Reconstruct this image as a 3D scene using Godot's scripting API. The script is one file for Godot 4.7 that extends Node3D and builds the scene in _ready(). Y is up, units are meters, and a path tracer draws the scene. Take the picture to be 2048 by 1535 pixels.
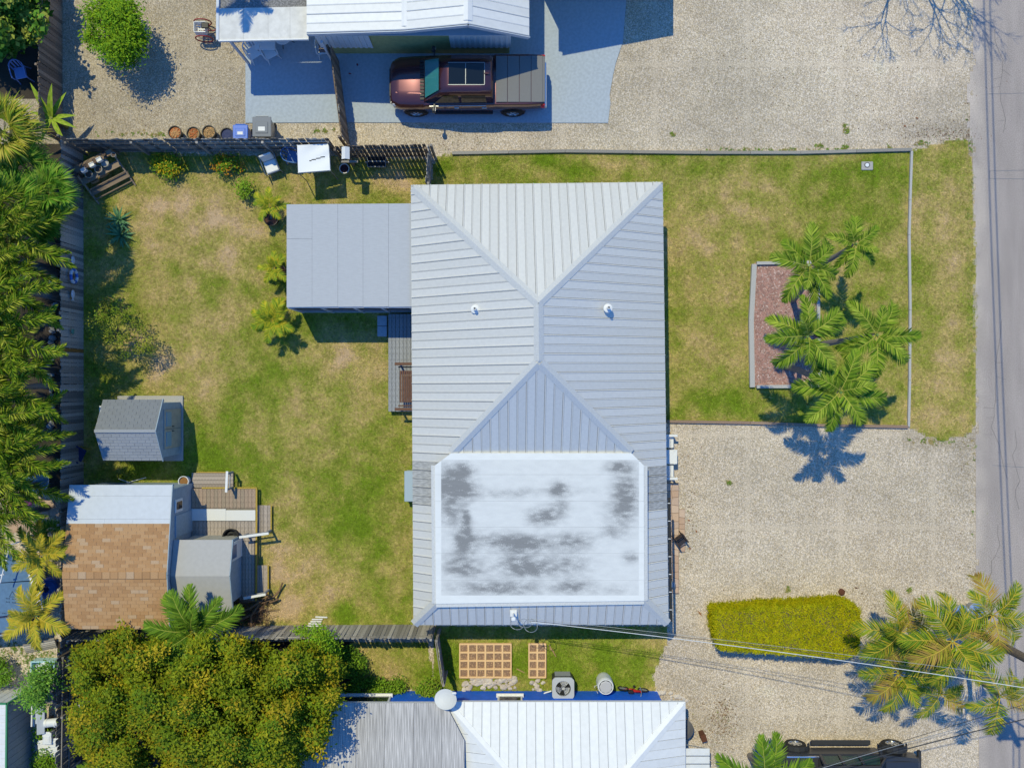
extends Node3D
# A straight-down aerial view of a Florida lot. x = picture right, z = picture down, y up, metres.
# at(x, y, h): the place at height h that a 2048 px wide survey picture from 36 m shows at x, y (50 px = 1 m on the ground).

const FL := 1800.0
const HC := 36.0

func at(x: float, y: float, h := 0.0) -> Vector3:
	return Vector3((x - 1024.0) / FL * (HC - h), h, (y - 767.5) / FL * (HC - h))

func _ready() -> void:
	seed(7)
	make_view()
	make_textures()
	make_materials()
	make_ground()
	make_main_house()
	make_top_house()
	make_bottom_house()
	make_fences()
	make_sheds()
	make_vehicles()
	make_yard_things()
	make_front_things()
	make_bottom_things()
	make_left_things()
	make_poles_and_wires()
	make_plants()

func make_view() -> void:
	var cam := Camera3D.new()
	cam.name = "camera"
	add_child(cam)
	cam.position = Vector3(0, HC, 0)
	cam.rotation_degrees = Vector3(-90, 0, 0)
	cam.fov = rad_to_deg(2.0 * atan(767.5 / FL))
	cam.near = 0.5
	cam.far = 600.0
	cam.current = true
	var we := WorldEnvironment.new()
	we.name = "world_environment"
	var env := Environment.new()
	env.background_mode = Environment.BG_SKY
	var sky := Sky.new()
	var sm := ProceduralSkyMaterial.new()
	sm.sky_top_color = Color(0.23, 0.45, 0.74)
	sm.sky_horizon_color = Color(0.36, 0.55, 0.78)
	sm.sky_curve = 0.12
	sm.ground_bottom_color = Color(0.3, 0.3, 0.28)
	sm.ground_horizon_color = Color(0.34, 0.45, 0.58)
	sm.sun_angle_max = 1.0
	sky.sky_material = sm
	env.sky = sky
	env.background_energy_multiplier = 1.28
	env.tonemap_mode = Environment.TONE_MAPPER_LINEAR
	env.tonemap_exposure = 1.15
	env.sdfgi_enabled = true
	env.ssao_enabled = true
	env.ssil_enabled = true
	we.environment = env
	add_child(we)
	var sun := DirectionalLight3D.new()
	sun.name = "sun"
	add_child(sun)
	sun.look_at_from_position(Vector3.ZERO, Vector3(0.24, -1.0, 0.49), Vector3.UP)
	sun.light_color = Color(1.0, 0.972, 0.80)
	sun.light_energy = 0.9
	sun.light_angular_distance = 0.53
	sun.shadow_enabled = true

# ---------------------------------------------------------------- scene tree helpers
var counts := {}

func numbered(n: String) -> String:
	if not counts.has(n):
		counts[n] = 0
		return n
	counts[n] += 1
	return "%s_%03d" % [n, counts[n]]

func tag(o: Node, label: String, category: String, group := "", kind := "") -> void:
	if label != "": o.set_meta("label", label)
	if category != "": o.set_meta("category", category)
	if group != "": o.set_meta("group", group)
	if kind != "": o.set_meta("kind", kind)

func thing(called: String, label: String, category: String, where := Vector3.ZERO, turn := 0.0, group := "") -> Node3D:
	var o := Node3D.new()
	o.name = numbered(called)
	add_child(o)
	o.position = where
	o.rotation.y = turn
	tag(o, label, category, group)
	return o

func part(parent: Node3D, called: String, mesh: Mesh, m: Material, xf := Transform3D.IDENTITY) -> MeshInstance3D:
	var o := MeshInstance3D.new()
	o.name = called
	o.mesh = mesh
	o.material_override = m
	o.transform = xf
	parent.add_child(o, true)
	return o

# a part whose shape was laid out in world metres, under a thing that stands unturned at its own place
func wpart(parent: Node3D, called: String, b: MB, m: Material) -> MeshInstance3D:
	return part(parent, called, b.mesh(base_of(parent)), m)

func base_of(p: Node) -> Vector3:
	var s := Vector3.ZERO
	var q = p
	while q != self and q is Node3D:
		s += q.position
		q = q.get_parent()
	return s

func single(called: String, label: String, category: String, b: MB, m: Material, where := Vector3.ZERO, group := "") -> MeshInstance3D:
	var o := MeshInstance3D.new()
	o.name = numbered(called)
	o.mesh = b.mesh(where)
	o.material_override = m
	add_child(o)
	o.position = where
	tag(o, label, category, group)
	return o

func structure(called: String, b: MB, m: Material) -> MeshInstance3D:
	var o := MeshInstance3D.new()
	o.name = numbered(called)
	o.mesh = b.mesh(Vector3.ZERO)
	o.material_override = m
	add_child(o)
	o.set_meta("kind", "structure")
	return o

# ---------------------------------------------------------------- mesh builder
class MB:
	var v := PackedVector3Array()
	var n := PackedVector3Array()
	var c := PackedColorArray()
	var uv := PackedVector2Array()
	var col := Color(1, 1, 1)
	var colored := false
	var has_uv := false

	func tri(a: Vector3, b: Vector3, d: Vector3) -> void:      # counter-clockwise seen from outside
		var nn := (b - a).cross(d - a).normalized()
		v.append(a); v.append(d); v.append(b)
		n.append(nn); n.append(nn); n.append(nn)
		if colored:
			c.append(col); c.append(col); c.append(col)

	func tri_n(a: Vector3, b: Vector3, d: Vector3, na: Vector3, nb: Vector3, nd: Vector3) -> void:
		if (b - a).cross(d - a).dot(na + nb + nd) < 0.0:        # keep the faces on the side their normals say
			var s := b
			b = d
			d = s
			s = nb
			nb = nd
			nd = s
		v.append(a); v.append(d); v.append(b)
		n.append(na); n.append(nd); n.append(nb)
		if colored:
			c.append(col); c.append(col); c.append(col)

	func quad(a: Vector3, b: Vector3, d: Vector3, e: Vector3) -> void:
		tri(a, b, d)
		tri(a, d, e)

	func quad_uv(a: Vector3, b: Vector3, d: Vector3, e: Vector3, r: Rect2) -> void:   # a = top left, then clockwise from above
		has_uv = true
		tri(a, e, d); uv.append(r.position); uv.append(r.end); uv.append(Vector2(r.position.x, r.end.y))
		tri(a, d, b); uv.append(r.position); uv.append(Vector2(r.end.x, r.position.y)); uv.append(r.end)

	func box(ctr: Vector3, size: Vector3, bs := Basis.IDENTITY) -> void:
		var h := size * 0.5
		var p: Array[Vector3] = []
		for i in 8:
			p.append(ctr + bs * Vector3(h.x if i & 1 else -h.x, h.y if i & 2 else -h.y, h.z if i & 4 else -h.z))
		quad(p[0], p[4], p[6], p[2]); quad(p[1], p[3], p[7], p[5])
		quad(p[2], p[6], p[7], p[3]); quad(p[0], p[1], p[5], p[4])
		quad(p[4], p[5], p[7], p[6]); quad(p[0], p[2], p[3], p[1])

	func cbox(ctr: Vector3, size: Vector3, ch: float, bs := Basis.IDENTITY) -> void:   # box with chamfered edges
		var h := size * 0.5
		var axes := [Vector3.RIGHT, Vector3.UP, Vector3.BACK]
		for ax in 3:
			var u: Vector3 = axes[(ax + 1) % 3]
			var w: Vector3 = axes[(ax + 2) % 3]
			var nrm: Vector3 = axes[ax]
			for s in [-1.0, 1.0]:
				var o: Vector3 = nrm * s * h[ax]
				var hu: Vector3 = u * (h[(ax + 1) % 3] - ch)
				var hw: Vector3 = w * (h[(ax + 2) % 3] - ch)
				var q := [o - hu - hw, o + hu - hw, o + hu + hw, o - hu + hw]
				if s < 0: q.reverse()
				quad(ctr + bs * q[0], ctr + bs * q[1], ctr + bs * q[2], ctr + bs * q[3])
		for ax in 3:                                               # edges along axis ax
			var a1 := (ax + 1) % 3
			var a2 := (ax + 2) % 3
			for s1 in [-1.0, 1.0]:
				for s2 in [-1.0, 1.0]:
					var along := Vector3.ZERO
					along[ax] = h[ax] - ch
					var e1 := Vector3.ZERO
					e1[a1] = s1 * h[a1]; e1[a2] = s2 * (h[a2] - ch)
					var e2 := Vector3.ZERO
					e2[a1] = s1 * (h[a1] - ch); e2[a2] = s2 * h[a2]
					var q := [e1 - along, e1 + along, e2 + along, e2 - along]
					var nn: Vector3 = (q[1] - q[0]).cross(q[2] - q[0])
					if nn.dot(e1 + e2) < 0: q.reverse()
					quad(ctr + bs * q[0], ctr + bs * q[1], ctr + bs * q[2], ctr + bs * q[3])
		for i in 8:
			var sg := Vector3(1 if i & 1 else -1, 1 if i & 2 else -1, 1 if i & 4 else -1)
			var k := [Vector3(h.x, h.y - ch, h.z - ch) * sg, Vector3(h.x - ch, h.y, h.z - ch) * sg, Vector3(h.x - ch, h.y - ch, h.z) * sg]
			if (k[1] - k[0]).cross(k[2] - k[0]).dot(sg) < 0: k.reverse()
			tri(ctr + bs * k[0], ctr + bs * k[1], ctr + bs * k[2])

	func beam(a: Vector3, b: Vector3, w: float, hh: float, up := Vector3.UP) -> void:
		var d := (b - a)
		var L := d.length()
		if L < 0.0001: return
		d /= L
		var s := d.cross(up)
		if s.length() < 0.001: s = d.cross(Vector3.RIGHT)
		s = s.normalized()
		var u := s.cross(d).normalized()
		box((a + b) * 0.5, Vector3(L, hh, w), Basis(d, u, s))

	func ring(ctr: Vector3, ax: Vector3, ref: Vector3, r: float, k: int) -> PackedVector3Array:
		var out := PackedVector3Array()
		var s := ax.cross(ref).normalized()
		var u := s.cross(ax).normalized()
		for i in k:
			var a := TAU * i / k
			out.append(ctr + s * cos(a) * r + u * sin(a) * r)
		return out

	func tube(pts: Array, radii: Array, k := 8, caps := true) -> void:
		var rings: Array = []
		var ref := Vector3(0.31, 0.23, 0.92)
		for i in pts.size():
			var d: Vector3 = (pts[min(i + 1, pts.size() - 1)] - pts[max(i - 1, 0)]).normalized()
			if absf(d.dot(ref)) > 0.95: ref = Vector3(0.9, 0.3, 0.1)
			rings.append(ring(pts[i], d, ref, radii[min(i, radii.size() - 1)], k))
		for i in rings.size() - 1:
			var A: PackedVector3Array = rings[i]
			var B: PackedVector3Array = rings[i + 1]
			for j in k:
				var j2 := (j + 1) % k
				var na: Vector3 = (A[j] - pts[i]).normalized()
				var na2: Vector3 = (A[j2] - pts[i]).normalized()
				var nb: Vector3 = (B[j] - pts[i + 1]).normalized()
				var nb2: Vector3 = (B[j2] - pts[i + 1]).normalized()
				tri_n(A[j], B[j2], A[j2], na, nb2, na2)
				tri_n(A[j], B[j], B[j2], na, nb, nb2)
		if caps:
			for j in k:
				tri(pts[0], rings[0][j], rings[0][(j + 1) % k])
				tri(pts[-1], rings[-1][(j + 1) % k], rings[-1][j])

	# profile: Array of Vector2(radius, height), turned about the axis through ctr
	func lathe(ctr: Vector3, prof: Array, k := 20, bs := Basis.IDENTITY, smooth := true) -> void:
		for i in prof.size() - 1:
			var p: Vector2 = prof[i]
			var q: Vector2 = prof[i + 1]
			var t := (q - p).normalized()
			for j in k:
				var a := TAU * j / k
				var b := TAU * (j + 1) / k
				var da := Vector3(cos(a), 0, sin(a))
				var db := Vector3(cos(b), 0, sin(b))
				var A := ctr + bs * (da * p.x + Vector3.UP * p.y)
				var B := ctr + bs * (db * p.x + Vector3.UP * p.y)
				var C := ctr + bs * (db * q.x + Vector3.UP * q.y)
				var D := ctr + bs * (da * q.x + Vector3.UP * q.y)
				var na := bs * (da * t.y - Vector3.UP * t.x).normalized()
				var nb := bs * (db * t.y - Vector3.UP * t.x).normalized()
				if not smooth:
					na = bs * ((da + db).normalized() * t.y - Vector3.UP * t.x).normalized()
					nb = na
				tri_n(A, D, C, na, na, nb)
				tri_n(A, C, B, na, nb, nb)

	# polygon (Vector2 u, w) on the plane o + u*U + w*W, raised from t0 to t1 along the plane's normal
	func slab(poly: PackedVector2Array, o: Vector3, U: Vector3, W: Vector3, t0: float, t1: float) -> void:
		var N := W.cross(U).normalized()
		if N.y < 0: N = -N
		var pl := poly.duplicate()
		if Geometry2D.is_polygon_clockwise(pl): pl.reverse()
		var flip := U.cross(W).dot(N) < 0
		var idx := Geometry2D.triangulate_polygon(pl)
		for i in range(0, idx.size(), 3):
			var q: Array[Vector3] = []
			for k in 3:
				q.append(o + U * pl[idx[i + k]].x + W * pl[idx[i + k]].y)
			var nn := (q[1] - q[0]).cross(q[2] - q[0])
			if nn.dot(N) < 0:
				var s := q[1]
				q[1] = q[2]; q[2] = s
			tri(q[0] + N * t1, q[1] + N * t1, q[2] + N * t1)
			tri(q[0] + N * t0, q[2] + N * t0, q[1] + N * t0)
		for i in pl.size():
			var a := o + U * pl[i].x + W * pl[i].y
			var b := o + U * pl[(i + 1) % pl.size()].x + W * pl[(i + 1) % pl.size()].y
			if flip: quad(b + N * t0, a + N * t0, a + N * t1, b + N * t1)
			else: quad(a + N * t0, b + N * t0, b + N * t1, a + N * t1)

	# flat polygon given as world points (x, z are used), raised from y0 to y1
	func prism(pts: Array, y0: float, y1: float) -> void:
		var pl := PackedVector2Array()
		for p in pts: pl.append(Vector2(p.x, p.z))
		slab(pl, Vector3.ZERO, Vector3.RIGHT, Vector3.BACK, y0, y1)

	# closed rings with the same number of points, skinned with smooth or flat faces
	func loft(rings: Array, smooth := true, caps := true) -> void:
		var k: int = rings[0].size()
		var m := rings.size()
		var nr := []
		if smooth:
			for i in m:
				var row := PackedVector3Array()
				for j in k:
					var du: Vector3 = rings[i][(j + 1) % k] - rings[i][(j + k - 1) % k]
					var dv: Vector3 = rings[min(i + 1, m - 1)][j] - rings[max(i - 1, 0)][j]
					row.append(du.cross(dv).normalized())
				nr.append(row)
			var ctr := Vector3.ZERO
			for p in rings[m / 2]: ctr += p / k
			var tot := 0.0
			for j in k: tot += nr[m / 2][j].dot(rings[m / 2][j] - ctr)
			if tot < 0:
				for i in m:
					for j in k: nr[i][j] = -nr[i][j]
		for i in m - 1:
			for j in k:
				var j2 := (j + 1) % k
				if smooth:
					tri_n(rings[i][j], rings[i][j2], rings[i + 1][j2], nr[i][j], nr[i][j2], nr[i + 1][j2])
					tri_n(rings[i][j], rings[i + 1][j2], rings[i + 1][j], nr[i][j], nr[i + 1][j2], nr[i + 1][j])
				else:
					quad(rings[i][j], rings[i][j2], rings[i + 1][j2], rings[i + 1][j])
		if caps:
			for r in [rings[0], rings[m - 1]]:
				var ce := Vector3.ZERO
				for p in r: ce += p / k
				for j in k: tri(ce, r[j], r[(j + 1) % k])

	func mesh(origin := Vector3.ZERO) -> ArrayMesh:
		var vv := v
		if origin != Vector3.ZERO:
			vv = PackedVector3Array()
			vv.resize(v.size())
			for i in v.size(): vv[i] = v[i] - origin
		var arr := []
		arr.resize(Mesh.ARRAY_MAX)
		arr[Mesh.ARRAY_VERTEX] = vv
		arr[Mesh.ARRAY_NORMAL] = n
		if colored: arr[Mesh.ARRAY_COLOR] = c
		if has_uv: arr[Mesh.ARRAY_TEX_UV] = uv
		var am := ArrayMesh.new()
		am.add_surface_from_arrays(Mesh.PRIMITIVE_TRIANGLES, arr)
		return am

func mb() -> MB:
	return MB.new()

func poly3(pts: Array, h := 0.0) -> Array:     # [[x, y], ...] of the survey -> world points
	var out := []
	for p in pts: out.append(at(p[0], p[1], p[2] if p.size() > 2 else h))
	return out

func rnd(a: float, b: float) -> float:
	return randf_range(a, b)
# ---------------------------------------------------------------- textures and materials
var T := {}
var M := {}

func noise_tex(nz: FastNoiseLite, size: int, lo: float, hi: float, pw := 1.0, speck := 0.0) -> ImageTexture:
	var img := nz.get_seamless_image(size, size)
	img.convert(Image.FORMAT_L8)
	var d := img.get_data()
	var r := RandomNumberGenerator.new()
	r.seed = 11
	for i in d.size():
		var q := pow(d[i] / 255.0, pw)
		q = lo + (hi - lo) * q
		if speck > 0.0: q += (r.randf() - 0.5) * speck
		d[i] = int(clampf(q, 0.0, 1.0) * 255.0)
	img = Image.create_from_data(size, size, false, Image.FORMAT_L8, d)
	img.generate_mipmaps()
	return ImageTexture.create_from_image(img)

func nz(kind: int, freq: float, sd: int, oct := 3) -> FastNoiseLite:
	var n := FastNoiseLite.new()
	n.noise_type = kind
	n.frequency = freq
	n.seed = sd
	n.fractal_octaves = oct
	if oct <= 1: n.fractal_type = FastNoiseLite.FRACTAL_NONE
	return n

func make_textures() -> void:
	T.fine = noise_tex(nz(FastNoiseLite.TYPE_SIMPLEX, 0.09, 3, 3), 512, 0.72, 1.0, 1.0, 0.25)
	T.soft = noise_tex(nz(FastNoiseLite.TYPE_SIMPLEX, 0.012, 5, 5), 512, 0.90, 1.0, 1.0, 0.05)
	T.grain = noise_tex(nz(FastNoiseLite.TYPE_SIMPLEX, 0.02, 9, 5), 512, 0.60, 1.0, 1.0, 0.1)
	T.streak = noise_tex(nz(FastNoiseLite.TYPE_SIMPLEX, 0.03, 21, 4), 512, 0.91, 1.0, 1.0, 0.04)
	T.faint = noise_tex(nz(FastNoiseLite.TYPE_SIMPLEX, 0.02, 8, 5), 512, 0.955, 1.0, 1.0, 0.04)
	# crushed stone: every cell of the pattern a stone of its own tone
	var ce := FastNoiseLite.new()
	ce.noise_type = FastNoiseLite.TYPE_CELLULAR
	ce.frequency = 0.11
	ce.seed = 4
	ce.fractal_type = FastNoiseLite.FRACTAL_NONE
	ce.cellular_return_type = FastNoiseLite.RETURN_CELL_VALUE
	var a := ce.get_seamless_image(1024, 1024)
	a.convert(Image.FORMAT_L8)
	ce.cellular_return_type = FastNoiseLite.RETURN_DISTANCE2_SUB
	var b := ce.get_seamless_image(1024, 1024)
	b.convert(Image.FORMAT_L8)
	var da := a.get_data()
	var db := b.get_data()
	var out := PackedByteArray()
	out.resize(da.size() * 3)
	for i in da.size():
		var t := da[i] / 255.0
		var g := minf(1.0, 0.35 + db[i] / 255.0 * 3.0)
		var warm := fmod(t * 7.3, 1.0)
		var val := (0.70 + 0.30 * fmod(t * 3.7, 1.0)) * (0.78 + 0.22 * g)
		out[i * 3] = int(255.0 * val)
		out[i * 3 + 1] = int(255.0 * val * (0.96 + 0.04 * warm))
		out[i * 3 + 2] = int(255.0 * val * (0.86 + 0.14 * warm))
	var im := Image.create_from_data(1024, 1024, false, Image.FORMAT_RGB8, out)
	im.generate_mipmaps()
	T.stone = ImageTexture.create_from_image(im)
	var hb := b
	hb.convert(Image.FORMAT_RGB8)
	hb.bump_map_to_normal_map(3.0)
	T.stone_n = ImageTexture.create_from_image(hb)

func mat(lin: Color, rough := 0.8, tex = null, scale := Vector3.ONE, metal := 0.0, world := true) -> StandardMaterial3D:
	var m := StandardMaterial3D.new()
	m.albedo_color = lin.linear_to_srgb()
	m.roughness = rough
	m.metallic = metal
	if tex != null:
		m.albedo_texture = tex
		m.uv1_triplanar = true
		m.uv1_world_triplanar = world
		m.uv1_scale = scale
	return m

func vmat(rough := 0.8, tex = null, scale := Vector3.ONE, back := Color(0, 0, 0)) -> StandardMaterial3D:
	var m := mat(Color(1, 1, 1), rough, tex, scale)
	m.vertex_color_use_as_albedo = true
	if back != Color(0, 0, 0):
		m.backlight_enabled = true
		m.backlight = back.linear_to_srgb()
	return m

func make_materials() -> void:
	M.gravel = vmat(0.95, T.stone, Vector3.ONE * 0.27)
	M.gravel.normal_enabled = true
	M.gravel.normal_texture = T.stone_n
	M.gravel.normal_scale = 0.8
	M.soil = vmat(0.95, T.fine, Vector3.ONE * 0.4)
	M.asphalt = vmat(0.92, T.fine, Vector3.ONE * 0.42)
	M.grass = vmat(0.8)
	M.grass.backlight_enabled = true
	M.grass.backlight = Color(0.05, 0.08, 0.01).linear_to_srgb()
	M.leaf = vmat(0.55)
	M.leaf.backlight_enabled = true
	M.leaf.backlight = Color(0.07, 0.10, 0.01).linear_to_srgb()
	M.frond = vmat(0.38)
	M.frond.backlight_enabled = true
	M.frond.backlight = Color(0.03, 0.05, 0.004).linear_to_srgb()
	M.stones = vmat(0.9, T.fine, Vector3.ONE * 1.5)
	M.bark = mat(Color(0.23, 0.19, 0.15), 0.9, T.grain, Vector3(1.5, 4.0, 1.5))
	M.palm_trunk = mat(Color(0.33, 0.30, 0.27), 0.9, T.grain, Vector3(1.5, 5.0, 1.5))
	M.crownshaft = mat(Color(0.16, 0.27, 0.06), 0.5, T.soft, Vector3.ONE)
	M.concrete = mat(Color(0.43, 0.49, 0.56), 0.85, T.streak, Vector3.ONE * 0.35)
	M.pale_concrete = mat(Color(0.55, 0.53, 0.5), 0.9, T.fine, Vector3.ONE * 0.6)
	# main roof: three tins of slightly different brightness
	for i in 4:
		var k := 0.925 + 0.025 * i
		M["galv%d" % i] = mat(Color(0.77 * k, 0.75 * k, 0.70 * k), 0.5, T.faint, Vector3(0.5, 0.5, 0.5), 0.22)
		M["white_metal%d" % i] = mat(Color(0.80 * k, 0.80 * k, 0.79 * k), 0.5, T.faint, Vector3.ONE * 0.3, 0.0)
		M["old_white%d" % i] = mat(Color(0.74 * k, 0.73 * k, 0.71 * k), 0.6, T.soft, Vector3(0.4, 0.4, 0.4), 0.0)
		M["grey_wood%d" % i] = mat(Color(0.56, 0.51, 0.45) * (0.5 + 0.27 * i), 0.95, T.grain, Vector3(6.0, 0.7, 6.0))
		M["board_x%d" % i] = mat(Color(0.46 * k * k, 0.36 * k, 0.27 * k), 0.9, T.grain, Vector3(0.7, 6.0, 9.0))
		M["board_z%d" % i] = mat(Color(0.60 * k * k, 0.43 * k, 0.31 * k), 0.9, T.grain, Vector3(9.0, 6.0, 0.7))
		M["grey_deck%d" % i] = mat(Color(0.50 * k, 0.52 * k, 0.56 * k), 0.8, T.grain, Vector3(7.0, 6.0, 0.6))
		M["tan_shingle%d" % i] = mat([Color(0.60, 0.34, 0.16), Color(0.64, 0.38, 0.19), Color(0.54, 0.30, 0.14), Color(0.66, 0.45, 0.28)][i], 0.95, T.fine, Vector3.ONE * 2.0)
		M["grey_shingle%d" % i] = mat(Color(0.29 * k, 0.31 * k, 0.335 * k), 0.95, T.fine, Vector3.ONE * 2.0)
		M["stone%d" % i] = mat([Color(0.50, 0.46, 0.41), Color(0.43, 0.38, 0.33), Color(0.57, 0.53, 0.48), Color(0.38, 0.36, 0.34)][i], 0.9, T.fine, Vector3.ONE * 1.6)
		M["flag%d" % i] = mat([Color(0.78, 0.54, 0.38), Color(0.70, 0.47, 0.33), Color(0.82, 0.60, 0.45), Color(0.72, 0.52, 0.40)][i], 0.85, T.fine, Vector3.ONE * 1.4)
	M.galv_cap = mat(Color(0.74, 0.73, 0.69), 0.42, T.streak, Vector3.ONE * 0.7, 0.2)
	M.white_paint = mat(Color(0.80, 0.80, 0.79), 0.6, T.faint, Vector3.ONE * 0.8)
	M.white_plastic = mat(Color(0.74, 0.76, 0.78), 0.4)
	M.grey_roll = mat(Color(0.46, 0.475, 0.50), 0.9, T.faint, Vector3(0.25, 1, 1.2))
	M.shed_roll = mat(Color(0.44, 0.43, 0.42), 0.9, T.faint, Vector3.ONE * 0.4)
	M.blue_white = mat(Color(0.56, 0.60, 0.66), 0.6, T.faint, Vector3.ONE * 0.3)
	M.house_wall = mat(Color(0.5, 0.48, 0.42), 0.85, T.soft, Vector3.ONE * 0.5)
	M.olive_wall = mat(Color(0.52, 0.50, 0.20), 0.85, T.soft, Vector3.ONE * 0.5)
	M.blue_wall = mat(Color(0.006, 0.15, 0.85), 0.6, T.soft, Vector3.ONE * 0.5)
	M.shed_wall = mat(Color(0.36, 0.45, 0.52), 0.8, T.soft, Vector3.ONE * 0.5)
	M.shed_wall_tan = mat(Color(0.45, 0.43, 0.36), 0.8, T.soft, Vector3.ONE * 0.5)
	M.fascia = mat(Color(0.45, 0.46, 0.47), 0.6, T.soft, Vector3.ONE)
	M.dark_metal = mat(Color(0.03, 0.032, 0.035), 0.45)
	M.grey_metal = mat(Color(0.30, 0.32, 0.34), 0.45, null, Vector3.ONE, 0.4)
	M.chrome = mat(Color(0.75, 0.76, 0.78), 0.22, null, Vector3.ONE, 0.9)
	M.black_plastic = mat(Color(0.018, 0.018, 0.02), 0.55, T.fine, Vector3.ONE * 3.0)
	M.blue_plastic = mat(Color(0.03, 0.13, 0.50), 0.4)
	M.navy = mat(Color(0.015, 0.03, 0.12), 0.7, T.soft, Vector3.ONE)
	M.brown_wood = mat(Color(0.22, 0.095, 0.05), 0.65, T.grain, Vector3(7.0, 6.0, 0.6))
	M.dark_brown = mat(Color(0.035, 0.02, 0.016), 0.6, T.soft, Vector3.ONE * 3.0)
	M.new_wood = mat(Color(0.72, 0.44, 0.21), 0.8, T.grain, Vector3(3.0, 3.0, 3.0))
	M.yellow_paint = mat(Color(0.68, 0.46, 0.05), 0.6, T.grain, Vector3(2, 2, 2))
	M.white_timber = mat(Color(0.72, 0.70, 0.67), 0.9, T.grain, Vector3(4, 4, 4))
	M.terracotta = mat(Color(0.40, 0.15, 0.06), 0.85, T.fine, Vector3.ONE * 4)
	M.glass_dark = mat(Color(0.015, 0.02, 0.025), 0.06)
	M.screen = mat(Color(0.03, 0.03, 0.035), 0.8)
	M.red = mat(Color(0.45, 0.015, 0.015), 0.35)
	M.rubber = mat(Color(0.012, 0.012, 0.013), 0.85)
	M.rust = mat(Color(0.16, 0.055, 0.025), 0.9, T.fine, Vector3.ONE * 6)
	for i in 4:
		var k := 0.92 + 0.05 * i
		M["weathered%d" % i] = mat(Color(0.74 * k, 0.71 * k, 0.70 * k), 0.8, T.grain, Vector3(2.2, 1.0, 0.06))
	M.underlay = mat(Color(0.10, 0.10, 0.11), 0.9)
	for i in 4:
		var k := 0.85 + 0.1 * i
		M["pale_plank%d" % i] = mat(Color(0.60 * k, 0.50 * k, 0.42 * k), 0.9, T.grain, Vector3(8.0, 6.0, 0.6))
	M.chipped_white = mat(Color(0.78, 0.77, 0.74), 0.7, T.streak, Vector3.ONE * 2.0)
	M.ribbed_grey = mat(Color(0.40, 0.43, 0.43), 0.7, T.soft, Vector3.ONE)
	for i in 4:
		var k := 0.94 + 0.04 * i
		M["light_shingle%d" % i] = mat(Color(0.45 * k, 0.47 * k, 0.50 * k), 0.95, T.fine, Vector3.ONE * 2.0)
	for m in [M.frond, M.leaf, M.grass]: m.metallic_specular = 0.18
	M.frond.roughness = 0.5
	M.pine = mat(Color(0.92, 0.60, 0.31), 0.8, T.streak, Vector3.ONE * 2)
# ---------------------------------------------------------------- ground, road, lawns
var dry_map := PackedFloat32Array()
const DMX := 210
const DMZ := 160
var patches := [
	[430, 440, 180, 80, 0.45], [330, 430, 100, 70, 0.3], [260, 560, 60, 80, 0.25], [700, 355, 90, 25, 0.5], [800, 368, 40, 20, 0.7],
	[380, 600, 120, 110, 0.3], [340, 740, 80, 50, 0.6], [280, 690, 50, 40, 0.35], [690, 720, 90, 45, 0.55], [600, 830, 100, 50, 0.2],
	[560, 640, 50, 160, -0.3], [500, 790, 70, 110, -0.25], [650, 930, 150, 120, -0.15], [430, 930, 50, 60, -0.5], [590, 1000, 60, 25, 0.3],
	[570, 1120, 55, 60, 0.85], [600, 1190, 80, 45, 0.75], [540, 1230, 40, 22, 0.9], [690, 1228, 28, 25, -1.0], [760, 1100, 60, 120, -0.35],
	[800, 1025, 22, 30, 0.5], [700, 1040, 60, 60, -0.35], [260, 940, 70, 25, -0.7], [520, 700, 40, 40, 0.3], [400, 1000, 40, 40, -0.2],
	[700, 390, 100, 20, 0.15], [560, 500, 30, 60, -0.35], [470, 520, 60, 50, 0.25], [640, 700, 40, 25, 0.3], [800, 700, 20, 60, -0.3], [250, 850, 40, 80, -0.3],
	[1420, 430, 100, 90, 0.4], [1550, 420, 80, 50, 0.25], [1700, 380, 120, 60, -0.3], [1085, 322, 30, 14, -1.0], [1220, 326, 110, 9, 0.5],
	[960, 345, 70, 22, 0.1], [1350, 640, 40, 150, -0.15], [1450, 800, 60, 28, -0.6], [1700, 620, 80, 60, -0.15], [1360, 480, 30, 60, 0.2],
	[1880, 480, 60, 120, 0.35], [1900, 680, 50, 120, 0.45], [1890, 850, 60, 22, 0.4], [1860, 330, 40, 30, -0.2], [880, 335, 20, 16, -0.8], [1150, 340, 25, 10, -0.5],
	[1600, 340, 200, 16, -0.35], [1450, 560, 40, 90, 0.2], [1400, 700, 50, 60, 0.1],
	[1100, 1330, 260, 60, -0.7], [1310, 1285, 35, 25, 0.8], [920, 1282, 30, 8, 0.5], [1000, 1370, 120, 12, 0.4], [1320, 1380, 30, 30, 0.4], [890, 1320, 24, 40, -0.5],
	[770, 1330, 80, 40, 0.6]]

func make_dry_map() -> void:
	var n1 := nz(FastNoiseLite.TYPE_SIMPLEX, 0.16, 31, 4)
	var n2 := nz(FastNoiseLite.TYPE_SIMPLEX, 0.7, 37, 4)
	dry_map.resize(DMX * DMZ)
	for j in DMZ:
		for i in DMX:
			var x := -21.0 + i * 0.2
			var z := -16.0 + j * 0.2
			var px := x * 50.0 + 1024.0
			var py := z * 50.0 + 767.5
			var d := 0.36 + n1.get_noise_2d(x, z) * 0.34 + n2.get_noise_2d(x, z) * 0.55
			for p in patches:
				var dx: float = (px - p[0]) / p[2]
				var dy: float = (py - p[1]) / p[3]
				var q := dx * dx + dy * dy
				if q < 3.0:
					d += p[4] * exp(-q * 1.1) * (1.0 + n2.get_noise_2d(x + 40.0, z) * 0.8)
			dry_map[j * DMX + i] = d

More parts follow.
